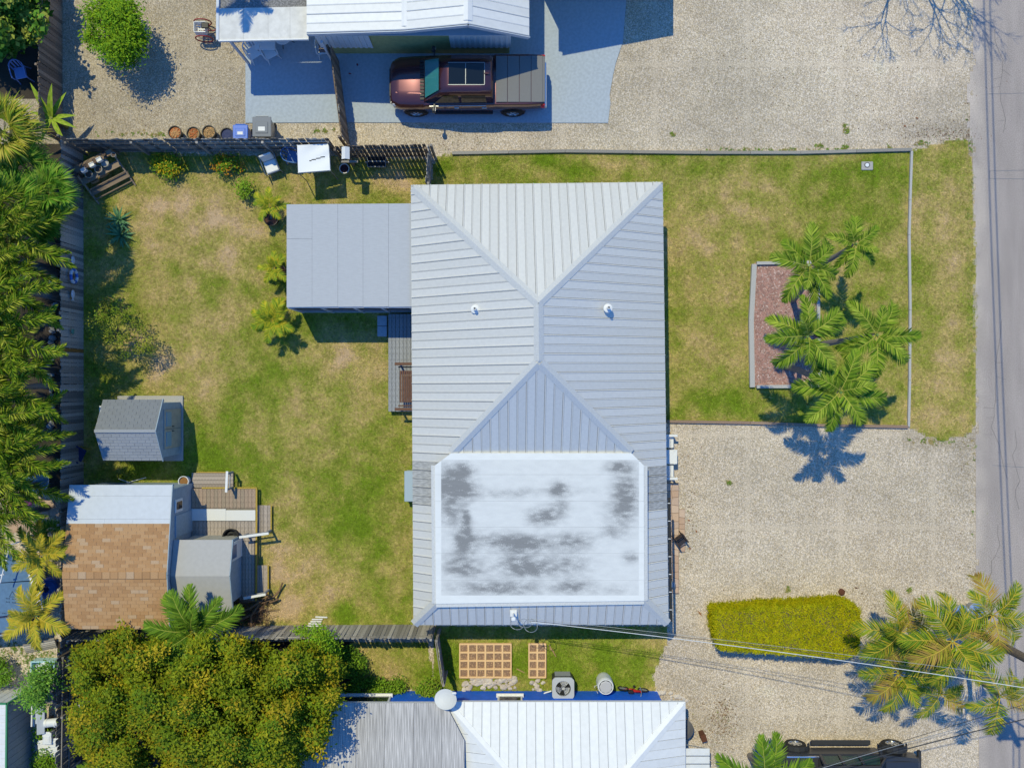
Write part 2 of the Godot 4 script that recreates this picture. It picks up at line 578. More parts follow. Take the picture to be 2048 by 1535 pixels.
func dryness(x: float, z: float) -> float:
	var fx := clampf((x + 21.0) / 0.2, 0.0, DMX - 1.01)
	var fz := clampf((z + 16.0) / 0.2, 0.0, DMZ - 1.01)
	var i := int(fx)
	var j := int(fz)
	var a := fx - i
	var b := fz - j
	return lerpf(lerpf(dry_map[j * DMX + i], dry_map[j * DMX + i + 1], a), lerpf(dry_map[(j + 1) * DMX + i], dry_map[(j + 1) * DMX + i + 1], a), b)

const LUSH := Color(0.20, 0.30, 0.02)
const MIDG := Color(0.37, 0.37, 0.07)
const STRAW := Color(0.60, 0.46, 0.18)
const BARE := Color(0.66, 0.47, 0.28)

func grass_color(d: float) -> Color:
	if d < 0.35: return LUSH.lerp(MIDG, clampf((d + 0.25) / 0.6, 0.0, 1.0))
	if d < 0.95: return MIDG.lerp(STRAW, (d - 0.35) / 0.6)
	return STRAW.lerp(BARE, clampf((d - 0.95) / 0.5, 0.0, 1.0))

# a sheet of small cells, coloured per corner by pick(x, z); cells whose middle lies outside poly are left out
func grid_mesh(xs: PackedFloat32Array, zs: PackedFloat32Array, y: float, poly: PackedVector2Array, pick: Callable) -> ArrayMesh:
	var v := PackedVector3Array()
	var c := PackedColorArray()
	var nn := PackedVector3Array()
	var idx := PackedInt32Array()
	var w := xs.size()
	for z in zs:
		for x in xs:
			v.append(Vector3(x, y, z))
			nn.append(Vector3.UP)
			c.append(pick.call(x, z))
	for j in zs.size() - 1:
		for i in w - 1:
			if poly.size() > 0 and not Geometry2D.is_point_in_polygon(Vector2((xs[i] + xs[i + 1]) * 0.5, (zs[j] + zs[j + 1]) * 0.5), poly):
				continue
			var a := j * w + i
			idx.append(a); idx.append(a + 1); idx.append(a + w + 1)
			idx.append(a); idx.append(a + w + 1); idx.append(a + w)
	var arr := []
	arr.resize(Mesh.ARRAY_MAX)
	arr[Mesh.ARRAY_VERTEX] = v
	arr[Mesh.ARRAY_NORMAL] = nn
	arr[Mesh.ARRAY_COLOR] = c
	arr[Mesh.ARRAY_INDEX] = idx
	var am := ArrayMesh.new()
	am.add_surface_from_arrays(Mesh.PRIMITIVE_TRIANGLES, arr)
	return am

func steps(a: float, b: float, d: float) -> PackedFloat32Array:
	var out := PackedFloat32Array()
	var k := int(ceil((b - a) / d))
	for i in k + 1: out.append(a + (b - a) * i / k)
	return out

func put(called: String, mesh: Mesh, m: Material, kind := "structure") -> MeshInstance3D:
	var o := MeshInstance3D.new()
	o.name = numbered(called)
	o.mesh = mesh
	o.material_override = m
	add_child(o)
	o.set_meta("kind", kind)
	return o

func ppoly(pts: Array) -> PackedVector2Array:
	var out := PackedVector2Array()
	for p in pts:
		var q := at(p[0], p[1])
		out.append(Vector2(q.x, q.z))
	return out

func bounds(pl: PackedVector2Array) -> Rect2:
	var r := Rect2(pl[0], Vector2.ZERO)
	for p in pl: r = r.expand(p)
	return r

var lawns := {
	"back_lawn": [[165, 304], [690, 316], [850, 318], [866, 372], [866, 1252], [165, 1252]],
	"front_lawn": [[866, 330], [880, 312], [910, 308], [1820, 305], [1820, 849], [1330, 842], [1326, 380], [866, 380]],
	"verge_lawn": [[1820, 305], [1862, 292], [1900, 281], [1932, 282], [1944, 330], [1950, 480], [1952, 640], [1949, 850], [1936, 868], [1905, 872], [1888, 881], [1850, 868], [1820, 853]],
	"side_lawn": [[868, 1252], [1334, 1252], [1330, 1290], [1318, 1320], [1304, 1352], [1312, 1384], [1290, 1400], [868, 1400]],
	"corner_lawn": [[700, 1284], [852, 1284], [872, 1376], [840, 1384], [780, 1370], [700, 1372]]}

func make_ground() -> void:
	make_dry_map()
	var n1 := nz(FastNoiseLite.TYPE_SIMPLEX, 0.09, 61, 4)
	var n2 := nz(FastNoiseLite.TYPE_SIMPLEX, 0.6, 67, 3)
	var xs := PackedFloat32Array([-220.0, -120.0, -60.0, -32.0])
	xs.append_array(steps(-24.0, 24.0, 0.25))
	xs.append_array(PackedFloat32Array([32.0, 60.0, 120.0, 220.0]))
	var zs := PackedFloat32Array([-220.0, -120.0, -60.0, -30.0])
	zs.append_array(steps(-18.0, 18.0, 0.25))
	zs.append_array(PackedFloat32Array([30.0, 60.0, 120.0, 220.0]))
	var dust := [[1640, 130, 160, 90, 0.10], [1880, 190, 90, 80, -0.10], [1850, 150, 60, 30, 0.14], [1500, 60, 120, 50, 0.06], [1440, 940, 60, 60, -0.07], [1650, 1000, 120, 80, -0.09], [1800, 1080, 120, 100, 0.05], [1450, 1440, 60, 50, -0.10], [1600, 1400, 200, 30, 0.07], [250, 200, 120, 80, -0.12], [400, 180, 60, 60, 0.03], [1550, 1180, 200, 60, 0.05], [1900, 1500, 60, 60, 0.05], [1100, 285, 250, 14, 0.06], [1420, 1180, 60, 120, 0.08], [1880, 260, 80, 18, -0.25], [1940, 300, 12, 60, -0.3]]
	var pick := func(x: float, z: float) -> Color:
		var px := x * 50.0 + 1024.0
		var py := z * 50.0 + 767.5
		var k := 0.90 + n1.get_noise_2d(x, z) * 0.14 + n2.get_noise_2d(x, z) * 0.09
		for p in dust:
			var q: float = pow((px - p[0]) / p[2], 2) + pow((py - p[1]) / p[3], 2)
			if q < 4.0: k += p[4] * exp(-q)
		var warm := clampf(n1.get_noise_2d(x * 0.8 + 90.0, z * 0.8) * 0.6 + (0.35 if py < 330.0 else 0.0), -0.3, 0.8)
		var c := Color(0.98, 0.85, 0.73).lerp(Color(0.84, 0.75, 0.64), clampf(warm, 0.0, 1.0))
		if px < 520.0 and py < 300.0: c = Color(0.76, 0.66, 0.54)
		if px > 1800 and py > 860 and py < 900: c = c.lerp(Color(0.5, 0.42, 0.3), 0.3)
		return Color(c.r * k, c.g * k, c.b * k)
	put("ground", grid_mesh(xs, zs, 0.0, PackedVector2Array(), pick), M.gravel)

	# dark planting soil behind the long fence and the mixed ground of the far yards
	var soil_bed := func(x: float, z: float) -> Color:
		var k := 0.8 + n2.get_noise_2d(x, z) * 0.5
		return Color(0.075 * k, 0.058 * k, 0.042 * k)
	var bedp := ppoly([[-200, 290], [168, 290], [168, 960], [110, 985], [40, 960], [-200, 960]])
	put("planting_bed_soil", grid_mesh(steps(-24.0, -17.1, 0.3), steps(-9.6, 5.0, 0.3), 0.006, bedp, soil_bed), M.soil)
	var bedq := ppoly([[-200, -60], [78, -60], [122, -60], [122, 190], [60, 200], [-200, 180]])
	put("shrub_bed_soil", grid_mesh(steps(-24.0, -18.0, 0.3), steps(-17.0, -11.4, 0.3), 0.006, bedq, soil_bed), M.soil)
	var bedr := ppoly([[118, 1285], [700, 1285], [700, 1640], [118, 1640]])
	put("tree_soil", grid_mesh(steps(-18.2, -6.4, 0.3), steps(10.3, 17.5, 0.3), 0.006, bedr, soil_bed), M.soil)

	# road
	var rp := PackedVector2Array()
	var rn := nz(FastNoiseLite.TYPE_SIMPLEX, 0.35, 71, 3)
	for i in 121:
		var y := -600.0 + i * 25.0
		var e := 1946.0 + clampf((y - 200.0) / 1200.0, 0.0, 1.0) * 10.0 + rn.get_noise_1d(y * 0.06) * 7.0
		if y > 150 and y < 260: e -= 9.0
		rp.append(Vector2((e - 1024.0) / 50.0, (y - 767.5) / 50.0))
	rp.append(Vector2(26.0, rp[-1].y)); rp.append(Vector2(26.0, rp[0].y))
	var rpick := func(x: float, z: float) -> Color:
		var px := x * 50.0 + 1024.0
		var edge := clampf((1985.0 - px) / 30.0, 0.0, 1.0) * (0.6 + 0.5 * n2.get_noise_2d(x * 1.5, z))
		var k := 0.86 + n1.get_noise_2d(x * 1.2, z * 0.5) * 0.12 + n2.get_noise_2d(x * 3.0, z * 0.4) * 0.09
		var c := Color(0.58, 0.50, 0.46).lerp(Color(0.84, 0.72, 0.62), clampf(edge, 0.0, 1.0))
		return Color(c.r * k, c.g * k, c.b * k)
	var rb := mb()
	put("road", grid_mesh(steps(18.2, 26.0, 0.12), steps(-27.0, 47.0, 0.25), 0.012, rp, rpick), M.asphalt)
	var road := get_node("road") as Node3D
	var seal := mat(Color(0.20, 0.20, 0.22), 0.9)
	for s in [[[1979, 342], [2060, 340]], [[1979, 357], [2060, 358]], [[1979, 342], [1979, 357]], [[1975, 188], [2060, 186]], [[1985, 930], [2060, 935]]]:
		var b := mb()
		b.beam(at(s[0][0], s[0][1]) + Vector3(0, 0.013, 0), at(s[1][0], s[1][1]) + Vector3(0, 0.013, 0), 0.02, 0.006)
		wpart(road, "tar_joint", b, seal)

	var ck := mat(Color(0.16, 0.15, 0.15), 0.95)
	for q in [[[2003, 640], 14, 26.0], [[1990, 60], 10, 24.0], [[2030, 860], 9, 22.0], [[1996, 1050], 8, 20.0]]:
		var p := Vector2(q[0][0], q[0][1])
		var b := mb()
		for i in q[1]:
			var p2 := p + Vector2(rnd(-9, 9), q[2] * rnd(0.5, 1.2))
			b.beam(at(p.x, p.y) + Vector3(0, 0.0128, 0), at(p2.x, p2.y) + Vector3(0, 0.0128, 0), 0.014, 0.005)
			if randf() < 0.3: b.beam(at(p2.x, p2.y) + Vector3(0, 0.0128, 0), at(p2.x + rnd(-22, 22), p2.y + rnd(-8, 14)) + Vector3(0, 0.0128, 0), 0.01, 0.005)
			p = p2
		wpart(road, "crack", b, ck)
	# lawns: a thatch sheet and standing blades
	for key in lawns:
		var pl := ppoly(lawns[key])
		var r := bounds(pl)
		var gp := func(x: float, z: float) -> Color:
			return grass_color(dryness(x, z) + 0.2)
		put(key, grid_mesh(steps(r.position.x, r.end.x, 0.16), steps(r.position.y, r.end.y, 0.16), 0.008, pl, gp), M.soil)
	make_blades()
	make_litter()
	# neighbour's painted slab
	var sl := mb()
	sl.prism(poly3([[491, -300], [491, 246], [672, 245], [1216, 246], [1221, 205], [1219, 190], [1226, 150], [1231, 128], [1240, 100], [1246, 84], [1249, 40], [1252, 10], [1250, -300]]), -0.05, 0.035)
	structure("painted_slab", sl, M.concrete)

func make_litter() -> void:
	# dry leaf bits and weeds that gather on the gravel
	var r := RandomNumberGenerator.new()
	r.seed = 88
	var b := mb()
	b.colored = true
	for q in [[1445, 1435, 22, 48, 420], [1890, 268, 60, 12, 160], [1800, 240, 120, 45, 60], [1480, 1120, 300, 120, 130], [1400, 1440, 40, 60, 110], [1700, 1180, 150, 25, 70], [1600, 120, 330, 110, 130], [1380, 1000, 20, 120, 90], [1560, 1420, 200, 60, 90], [300, 180, 130, 80, 110], [1760, 1310, 40, 60, 130], [880, 285, 90, 18, 60], [1930, 700, 18, 500, 130]]:
		for i in q[4]:
			var p := at(q[0] + r.randfn() * q[2] * 0.6, q[1] + r.randfn() * q[3] * 0.6) + Vector3(0, 0.014, 0)
			var a := r.randf() * TAU
			var L := r.randf_range(0.012, 0.04)
			var d := Vector3(cos(a), r.randf_range(-0.2, 0.4), sin(a)) * L
			var s := Vector3(-sin(a), 0.2, cos(a)) * L * 0.45
			var k := r.randf_range(0.6, 1.3)
			b.col = Color(0.26 * k, 0.13 * k, 0.07 * k) if r.randf() < 0.7 else (Color(0.22 * k, 0.26 * k, 0.05 * k) if r.randf() < 0.5 else Color(0.10 * k, 0.07 * k, 0.05 * k))
			b.quad(p - d, p - s, p + d, p + s)
	var o := put("leaf_litter", b.mesh(), M.stones, "stuff")
	tag(o, "scattered dry leaf bits lying on the gravel drives", "leaf litter", "", "stuff")
	var mm := MultiMesh.new()
	mm.transform_format = MultiMesh.TRANSFORM_3D
	mm.use_colors = true
	mm.mesh = tuft_mesh(43)
	var sp := []
	for q in [[1694, 262, 5, 5], [1690, 252, 3, 3], [1720, 305, 6, 4], [1690, 295, 5, 4], [1640, 292, 6, 4], [1780, 298, 6, 4], [1842, 288, 10, 5], [1575, 1178, 4, 4], [1820, 1180, 5, 3], [1460, 966, 4, 3], [1345, 268, 3, 3], [1500, 300, 60, 3], [1600, 300, 80, 3], [30, 1300, 30, 14], [60, 1320, 25, 12], [95, 1310, 16, 8], [1870, 884, 40, 5], [1920, 284, 20, 6], [1940, 600, 8, 200], [1336, 900, 3, 40], [640, 262, 20, 3], [300, 268, 60, 4]]:
		for i in int(14 + q[2] * q[3] * 0.12):
			sp.append([q[0] + r.randfn() * q[2] * 0.7, q[1] + r.randfn() * q[3] * 0.7])
	mm.instance_count = sp.size()
	for i in sp.size():
		var k := r.randf_range(0.7, 1.5)
		mm.set_instance_transform(i, Transform3D(Basis(Vector3.UP, r.randf() * TAU).scaled(Vector3(k, k, k)), at(sp[i][0], sp[i][1]) + Vector3(0, 0.004, 0)))
		mm.set_instance_color(i, Color(0.16, 0.26, 0.03) * r.randf_range(0.7, 1.3) if r.randf() < 0.7 else Color(0.42, 0.33, 0.14))
	var w := MultiMeshInstance3D.new()
	w.name = "weeds"
	w.multimesh = mm
	w.material_override = M.grass
	add_child(w)
	tag(w, "small green weeds sprouting in the gravel", "weeds", "", "stuff")

func tuft_mesh(sd: int) -> ArrayMesh:
	var r := RandomNumberGenerator.new()
	r.seed = sd
	var b := mb()
	b.colored = true
	for i in 8:
		var a := r.randf() * TAU
		var d := Vector3(cos(a), 0, sin(a))
		var s := Vector3(-d.z, 0, d.x)
		var L := r.randf_range(0.035, 0.085)
		var w := r.randf_range(0.006, 0.011)
		var o := Vector3(r.randf_range(-0.035, 0.035), 0, r.randf_range(-0.035, 0.035))
		var k := r.randf_range(0.65, 1.35)
		b.col = Color(k, k * r.randf_range(0.93, 1.05), k)
		b.tri(o - s * w, o + s * w, o + d * L + Vector3(0, r.randf_range(0.012, 0.045), 0))
	return b.mesh()

func make_blades() -> void:
	var r := RandomNumberGenerator.new()
	r.seed = 5
	for key in lawns:
		var pl := ppoly(lawns[key])
		var bb := bounds(pl)
		var xf: Array[Transform3D] = []
		var cc := PackedColorArray()
		var step := 0.058
		var z := bb.position.y
		while z < bb.end.y:
			var x := bb.position.x
			while x < bb.end.x:
				var p := Vector2(x + r.randf() * step, z + r.randf() * step)
				x += step
				# nothing grows under the houses and sheds
				if p.x > -3.0 and p.x < 5.2 and p.y > -6.6 and p.y < 8.7: continue
				if p.x > -8.2 and p.x < -3.4 and p.y > -6.4 and p.y < -2.9: continue
				if p.x < -13.6 and p.y > 4.9: continue
				var q := p + Vector2(r.randf_range(-0.05, 0.05), r.randf_range(-0.05, 0.05))
				if not Geometry2D.is_point_in_polygon(q, pl): continue
				var d := dryness(p.x, p.y)
				if d > 0.85 and r.randf() < (d - 0.85) * 1.3: continue
				var c := grass_color(d + r.randf_range(-0.38, 0.38))
				var k := r.randf_range(0.6, 1.4)
				var sc := r.randf_range(0.75, 1.25) * (1.15 if d < 0.2 else 1.0)
				xf.append(Transform3D(Basis(Vector3.UP, r.randf() * TAU).scaled(Vector3(sc, sc, sc)), Vector3(p.x, 0.008, p.y)))
				cc.append(Color(c.r * k, c.g * k, c.b * k))
			z += step
		var mm := MultiMesh.new()
		mm.transform_format = MultiMesh.TRANSFORM_3D
		mm.use_colors = true
		mm.mesh = tuft_mesh(41)
		mm.instance_count = xf.size()
		for i in xf.size():
			mm.set_instance_transform(i, xf[i])
			mm.set_instance_color(i, cc[i])
		var o := MultiMeshInstance3D.new()
		o.name = numbered("grass")
		o.multimesh = mm
		o.material_override = M.grass
		add_child(o)
		var ww := {"back_lawn": "short green and straw coloured grass of the fenced back yard", "front_lawn": "green and browning grass inside the timber lawn edging", "verge_lawn": "olive grass strip between lawn edging and road", "side_lawn": "bright green grass around the planting grids beside the blue wall", "corner_lawn": "thin brown grass behind the grey fence by the blue wall"}
		tag(o, ww[key], "grass", "", "stuff")
# ---------------------------------------------------------------- roofs and houses
func plane_of(ea: Vector3, eb: Vector3, far: Vector3) -> Array:
	var U := (eb - ea).normalized()
	var N := U.cross(far - ea).normalized()
	if N.y < 0: N = -N
	var W := N.cross(U).normalized()
	if W.dot(far - ea) < 0: W = -W
	return [U, W, N]

# standing-seam slope: one part per sheet, with a tall rib at its joint and a low one down its middle
func metal_slope(parent: Node3D, pts: Array, ea: Vector3, eb: Vector3, pitch: float, prefix: String, rib_h := 0.024, rib_w := 0.05, phase := 0.0, stain := [], called := "roof_panel") -> Vector3:
	var far: Vector3 = pts[0]
	var best := -1.0
	var u0 := (eb - ea).normalized()
	for p in pts:
		var q: Vector3 = p - ea
		var dist := (q - u0 * q.dot(u0)).length()
		if dist > best:
			best = dist
			far = p
	var fr := plane_of(ea, eb, far)
	var U: Vector3 = fr[0]
	var W: Vector3 = fr[1]
	var pl := PackedVector2Array()
	var lo := 1e9
	var hi := -1e9
	for p in pts:
		var q := Vector2((p - ea).dot(U), (p - ea).dot(W))
		pl.append(q)
		lo = minf(lo, q.x)
		hi = maxf(hi, q.x)
	var org := base_of(parent)
	var und := mb()
	und.slab(pl, ea, U, W, -0.03, -0.012)
	part(parent, "roof_underlay", und.mesh(org), M.underlay)
	var k := int(floor((lo - phase) / pitch))
	var num := 0
	while phase + k * pitch < hi:
		var a := phase + k * pitch
		var strip := PackedVector2Array([Vector2(a + 0.005 * (2.2 if k % 2 == 0 else 1.0), -90), Vector2(a + pitch - 0.004, -90), Vector2(a + pitch - 0.004, 90), Vector2(a + 0.005 * (2.2 if k % 2 == 0 else 1.0), 90)])
		var b := mb()
		var mid := Vector3.ZERO
		for piece in Geometry2D.intersect_polygons(pl, strip):
			b.slab(piece, ea, U, W, 0.0, 0.012)
			mid = ea + U * (a + pitch * 0.5) + W * piece[0].y
		if b.v.size() > 0:
			for rb in [[a + rib_w * 0.5 + 0.008, rib_w * (1.0 if k % 2 == 0 else 0.6), rib_h if k % 2 == 0 else 0.012 + (rib_h - 0.012) * 0.6]]:
				var line := PackedVector2Array([Vector2(rb[0], -90), Vector2(rb[0], 90)])
				for seg in Geometry2D.intersect_polyline_with_polygon(line, pl):
					var N: Vector3 = fr[2]
					var q0: Vector3 = ea + U * seg[0].x + W * seg[0].y
					var q1: Vector3 = ea + U * seg[-1].x + W * seg[-1].y
					var hw: Vector3 = U * rb[1] * 0.5
					b.quad(q0 - hw + N * 0.0125, q1 - hw + N * 0.0125, q1 + N * rb[2], q0 + N * rb[2])
					b.quad(q1 + hw + N * 0.0125, q0 + hw + N * 0.0125, q0 + N * rb[2], q1 + N * rb[2])
					b.tri(q0 - hw, q0 + N * rb[2], q0 + hw)
					b.tri(q1 + hw, q1 + N * rb[2], q1 - hw)
			var mm = M["%s%d" % [prefix, (k * 7 + 3 * num) % 4 if k >= 0 else (-k * 5) % 4]]
			if stain.size() == 2 and mid.z > stain[0] and mid.z < stain[1]: mm = M.galv_stain
			part(parent, called, b.mesh(org), mm)
			num += 1
		k += 1
	return fr[2]

# folded cap along a hip or ridge, lying on the two slopes
func cap(parent: Node3D, a: Vector3, b: Vector3, w: float, n1: Vector3, n2: Vector3, m: Material, called := "ridge_cap") -> void:
	a = a.lerp(b, 0.02)
	var d := b - a
	var pr := Vector3(-d.z, 0, d.x).normalized()
	var rows := []
	for s in [-1.0, 1.0]:
		var o: Vector3 = pr * w * s
		var dy := minf(-(n1.x * o.x + n1.z * o.z) / n1.y, -(n2.x * o.x + n2.z * o.z) / n2.y)
		rows.append(o + Vector3(0, dy + 0.034, 0))
	var up := Vector3(0, 0.05, 0)
	var x := mb()
	for s in 2:
		var o: Vector3 = rows[s]
		if s == 0: x.quad(a + up, b + up, b + o, a + o)
		else: x.quad(b + up, a + up, a + o, b + o)
		var dn := Vector3(0, -0.025, 0)
		if s == 0: x.quad(a + o, b + o, b + o + dn, a + o + dn)
		else: x.quad(b + o, a + o, a + o + dn, b + o + dn)
	x.tri(a + up, a + rows[0], a + rows[1])
	x.tri(b + up, b + rows[1], b + rows[0])
	wpart(parent, called, x, m)

func deck_texture() -> ImageTexture:
	# white roof coating with grey mildew stains where the survey shows them (420 x 310 px of roof)
	var w := 420
	var h := 308
	var img := Image.create(w, h, false, Image.FORMAT_RGB8)
	var a := nz(FastNoiseLite.TYPE_SIMPLEX, 0.05, 5, 5)
	var f := nz(FastNoiseLite.TYPE_SIMPLEX, 0.35, 15, 3)
	var blots := [[330, 340, 120, 110, 0.75], [420, 400, 120, 60, 0.45], [420, 230, 70, 40, 0.6], [445, 615, 28, 70, 0.6], [430, 780, 72, 110, 0.6], [330, 560, 100, 110, 0.35], [1700, 400, 90, 130, 0.5], [1660, 560, 110, 120, 0.32], [1650, 210, 90, 40, 0.6], [1175, 385, 62, 50, 0.6], [1050, 600, 110, 60, 0.5], [1180, 520, 70, 70, 0.28], [880, 810, 210, 55, 0.6], [870, 815, 55, 40, 0.5], [1290, 790, 140, 60, 0.4], [880, 960, 190, 80, 0.42], [950, 1020, 160, 45, 0.45], [1250, 970, 150, 90, 0.28], [400, 960, 140, 80, 0.34], [700, 1160, 330, 60, 0.42], [1290, 1150, 130, 55, 0.42], [450, 1030, 160, 40, 0.3], [700, 780, 300, 60, 0.2], [1000, 400, 400, 30, 0.12], [1600, 720, 100, 50, 0.22], [1740, 920, 60, 40, 0.3], [760, 430, 160, 25, 0.14], [1600, 1180, 140, 40, 0.12]]
	for j in h:
		for i in w:
			# zoom coordinates of the survey detail
			var x := 170.0 + (i + 0.5) / w * 1700.0
			var y := 80.0 + (j + 0.5) / h * 1230.0
			var s := 0.09
			for p in blots:
				var q := pow((x - p[0]) / p[2], 2.0) + pow((y - p[1]) / p[3], 2.0)
				if q < 4.0: s += p[4] * exp(-q)
			var n := a.get_noise_2d(i * 0.55, j * 1.25)
			var g := f.get_noise_2d(i, j)
			var st := clampf(s * (1.0 + n * 0.7 + g * 0.5), 0.0, 0.62)
			if x < 245 or x > 1800 or y > 1220 or y < 150: st *= 0.12
			var v := 0.92 - st * 0.62 + g * 0.012 + n * 0.02
			img.set_pixel(i, j, Color(v, v * 1.0, v * (0.985 + st * 0.02)))
	img.generate_mipmaps()
	return ImageTexture.create_from_image(img)

func walls(parent: Node3D, x0: float, x1: float, z0: float, z1: float, h: float, m: Material, t := 0.2) -> void:
	for s in [[x0, z0, x1, z0], [x0, z1, x1, z1], [x0, z0 + t, x0, z1 - t], [x1, z0 + t, x1, z1 - t]]:
		var b := mb()
		var cx: float = (s[0] + s[2]) * 0.5
		var cz: float = (s[1] + s[3]) * 0.5
		var dx: float = absf(s[2] - s[0])
		var dz: float = absf(s[3] - s[1])
		if dx > dz: b.box(Vector3(cx, h * 0.5, cz + (t * 0.5 if cz == z0 else -t * 0.5)), Vector3(dx, h, t))
		else: b.box(Vector3(cx + (t * 0.5 if cx == x0 else -t * 0.5), h * 0.5, cz), Vector3(t, h, dz))
		wpart(parent, "wall", b, m)

func make_main_house() -> void:
	M.galv_stain = mat(Color(0.70, 0.69, 0.66), 0.55, T.grain, Vector3(0.35, 0.35, 2.2), 0.1)
	var E := 2.6
	var hs := thing("main_house", "grey house with hipped standing seam metal roof and stained white flat roof", "house", Vector3(1, 0, 1))
	var TL := at(822, 370, E)
	var TR := at(1325, 364, E)
	var BR := at(1337, 1248, E)
	var BL := at(827, 1249, E)
	var RN := at(1077, 605, 5.7)
	var RS := at(1078, 722, 5.7)
	var hd := func(y: float) -> float: return lerpf(3.62, 3.32, clampf((y - 905.0) / 300.0, 0, 1))
	var dk := [[903, 905], [1262, 905], [1287, 930], [1288, 1200], [872, 1206], [870, 930]]
	var D := []
	for p in dk: D.append(at(p[0], p[1], hd.call(p[1])))
	# each slope
	var nN := metal_slope(hs, [TL, TR, RN], TL, TR, 0.318, "galv", 0.04, 0.06, 0.05)
	var nW := metal_slope(hs, [TL, RN, RS, D[0], D[5], D[4], BL], BL, TL, 0.318, "galv", 0.04, 0.06, 0.02, [2.9, 4.3])
	var nE := metal_slope(hs, [TR, RN, RS, D[1], D[2], D[3], BR], TR, BR, 0.318, "galv", 0.04, 0.06, 0.02, [2.9, 4.6])
	var nS := metal_slope(hs, [BL, BR, D[3], D[4]], BL, BR, 0.318, "galv", 0.04, 0.06, 0.1)
	# upper hip above the flat roof lies on a parallel plane through the ridge end
	var SA: Vector3 = D[0]
	var SB: Vector3 = D[1]
	metal_slope(hs, [RS, SA, SB], SA, SB, 0.318, "galv", 0.04, 0.06, 0.12)
	for q in [[TL, RN, nN, nW], [TR, RN, nN, nE], [RN, RS, nW, nE], [RS, D[0] + Vector3(0, 0.02, 0), nW, nS], [RS, D[1] + Vector3(0, 0.02, 0), nE, nS], [BL, D[4], nW, nS], [BR, D[3], nE, nS]]:
		cap(hs, q[0], q[1], 0.17, q[2], q[3], M.galv_cap)
	# flashing strip round the flat roof
	for q in [[D[5], D[4]], [D[4], D[3]], [D[3], D[2]]]:
		var b := mb()
		b.beam(q[0] + Vector3(0, 0.005, 0), q[1] + Vector3(0, 0.005, 0), 0.28, 0.05)
		wpart(hs, "roof_flashing", b, M.galv_cap)
	# flat roof in coated strips
	var dm := StandardMaterial3D.new()
	dm.albedo_texture = deck_texture()
	dm.albedo_color = Color(0.97, 0.975, 0.98)
	dm.roughness = 0.75
	var ys := [905.0, 948.0, 1001.0, 1053.0, 1105.0, 1159.0, 1206.0]
	var dp := PackedVector2Array()
	for p in dk: dp.append(Vector2(p[0], p[1]))
	for i in 6:
		var strip := PackedVector2Array([Vector2(800, ys[i] + 0.25), Vector2(1400, ys[i] + 0.25), Vector2(1400, ys[i + 1]), Vector2(800, ys[i + 1])])
		for piece in Geometry2D.intersect_polygons(dp, strip):
			var b := mb()
			b.has_uv = true
			var pl: PackedVector2Array = piece
			var idx := Geometry2D.triangulate_polygon(pl)
			for k in range(0, idx.size(), 3):
				var q := [pl[idx[k]], pl[idx[k + 1]], pl[idx[k + 2]]]
				if (q[1] - q[0]).cross(q[2] - q[0]) > 0: q.reverse()
				var w := []
				for s in q: w.append(at(s.x, s.y, hd.call(s.y)) + Vector3(0, 0.075 + 0.006 * (5 - i), 0))
				b.tri(w[0], w[1], w[2])
				for s in [0, 2, 1]: b.uv.append(Vector2((q[s].x - 863.2) / 431.6, (q[s].y - 900.3) / 312.2))
			for k in pl.size():
				var p0 := pl[k]
				var p1 := pl[(k + 1) % pl.size()]
				var a := at(p0.x, p0.y, hd.call(p0.y)) + Vector3(0, 0.075 + 0.006 * (5 - i), 0)
				var c := at(p1.x, p1.y, hd.call(p1.y)) + Vector3(0, 0.075 + 0.006 * (5 - i), 0)
				var dn := Vector3(0, -0.13, 0)
				if Geometry2D.is_polygon_clockwise(pl): b.quad(a, c, c + dn, a + dn)
				else: b.quad(c, a, a + dn, c + dn)
				for s in 6: b.uv.append(Vector2(0.01, 0.99))
			wpart(hs, "flat_roof_strip", b, dm)
	# eave boards
	for q in [[TL, TR], [TR, BR], [BR, BL], [BL, TL]]:
		var b := mb()
		var inw: Vector3 = (Vector3(1, 0, 1) - (q[0] + q[1]) * 0.5)
		inw.y = 0
		var o := inw.normalized() * 0.04 + Vector3(0, -0.11, 0)
		b.beam(q[0] + o, q[1] + o, 0.03, 0.18)
		wpart(hs, "fascia_board", b, M.fascia)
	var sf := mb()
	sf.prism([TL + Vector3(0.06, 0, 0.06), TR + Vector3(-0.06, 0, 0.06), BR + Vector3(-0.06, 0, -0.06), BL + Vector3(0.06, 0, -0.06)], 2.38, 2.40)
	wpart(hs, "soffit", sf, M.white_paint)
	walls(hs, -3.15, 5.1, -6.85, 8.3, 2.39, M.house_wall)
	for q in [[5.12, -4.5, 1.2], [5.12, -0.5, 1.5], [5.12, 6.6, 1.2]]:
		var wn := mb()
		wn.box(Vector3(q[0], 1.45, q[2] if false else q[1]), Vector3(0.05, 1.1, q[2]))
		var w := wpart(hs, "window", wn, M.white_paint)
		var pn := mb()
		pn.box(Vector3(q[0] + 0.028, 1.45, q[1]), Vector3(0.02, 0.96, q[2] - 0.14))
		wpart(w, "pane", pn, M.glass_dark)
	var dr := mb()
	dr.box(Vector3(5.13, 1.05, 4.3), Vector3(0.06, 2.05, 0.95))
	var door := wpart(hs, "door", dr, M.white_paint)
	var hn := mb()
	hn.cbox(Vector3(5.19, 1.0, 4.66), Vector3(0.06, 0.05, 0.12), 0.012)
	wpart(door, "handle", hn, M.chrome)
	# gutter with hangers on the driveway side
	var g0 := at(1338, 995, 2.58)
	var g1 := at(1342, 1243, 2.52)
	var gb := mb()
	for o in [Vector3(-0.035, 0, 0), Vector3(0.035, 0, 0)]: gb.beam(g0 + o, g1 + o, 0.01, 0.09)
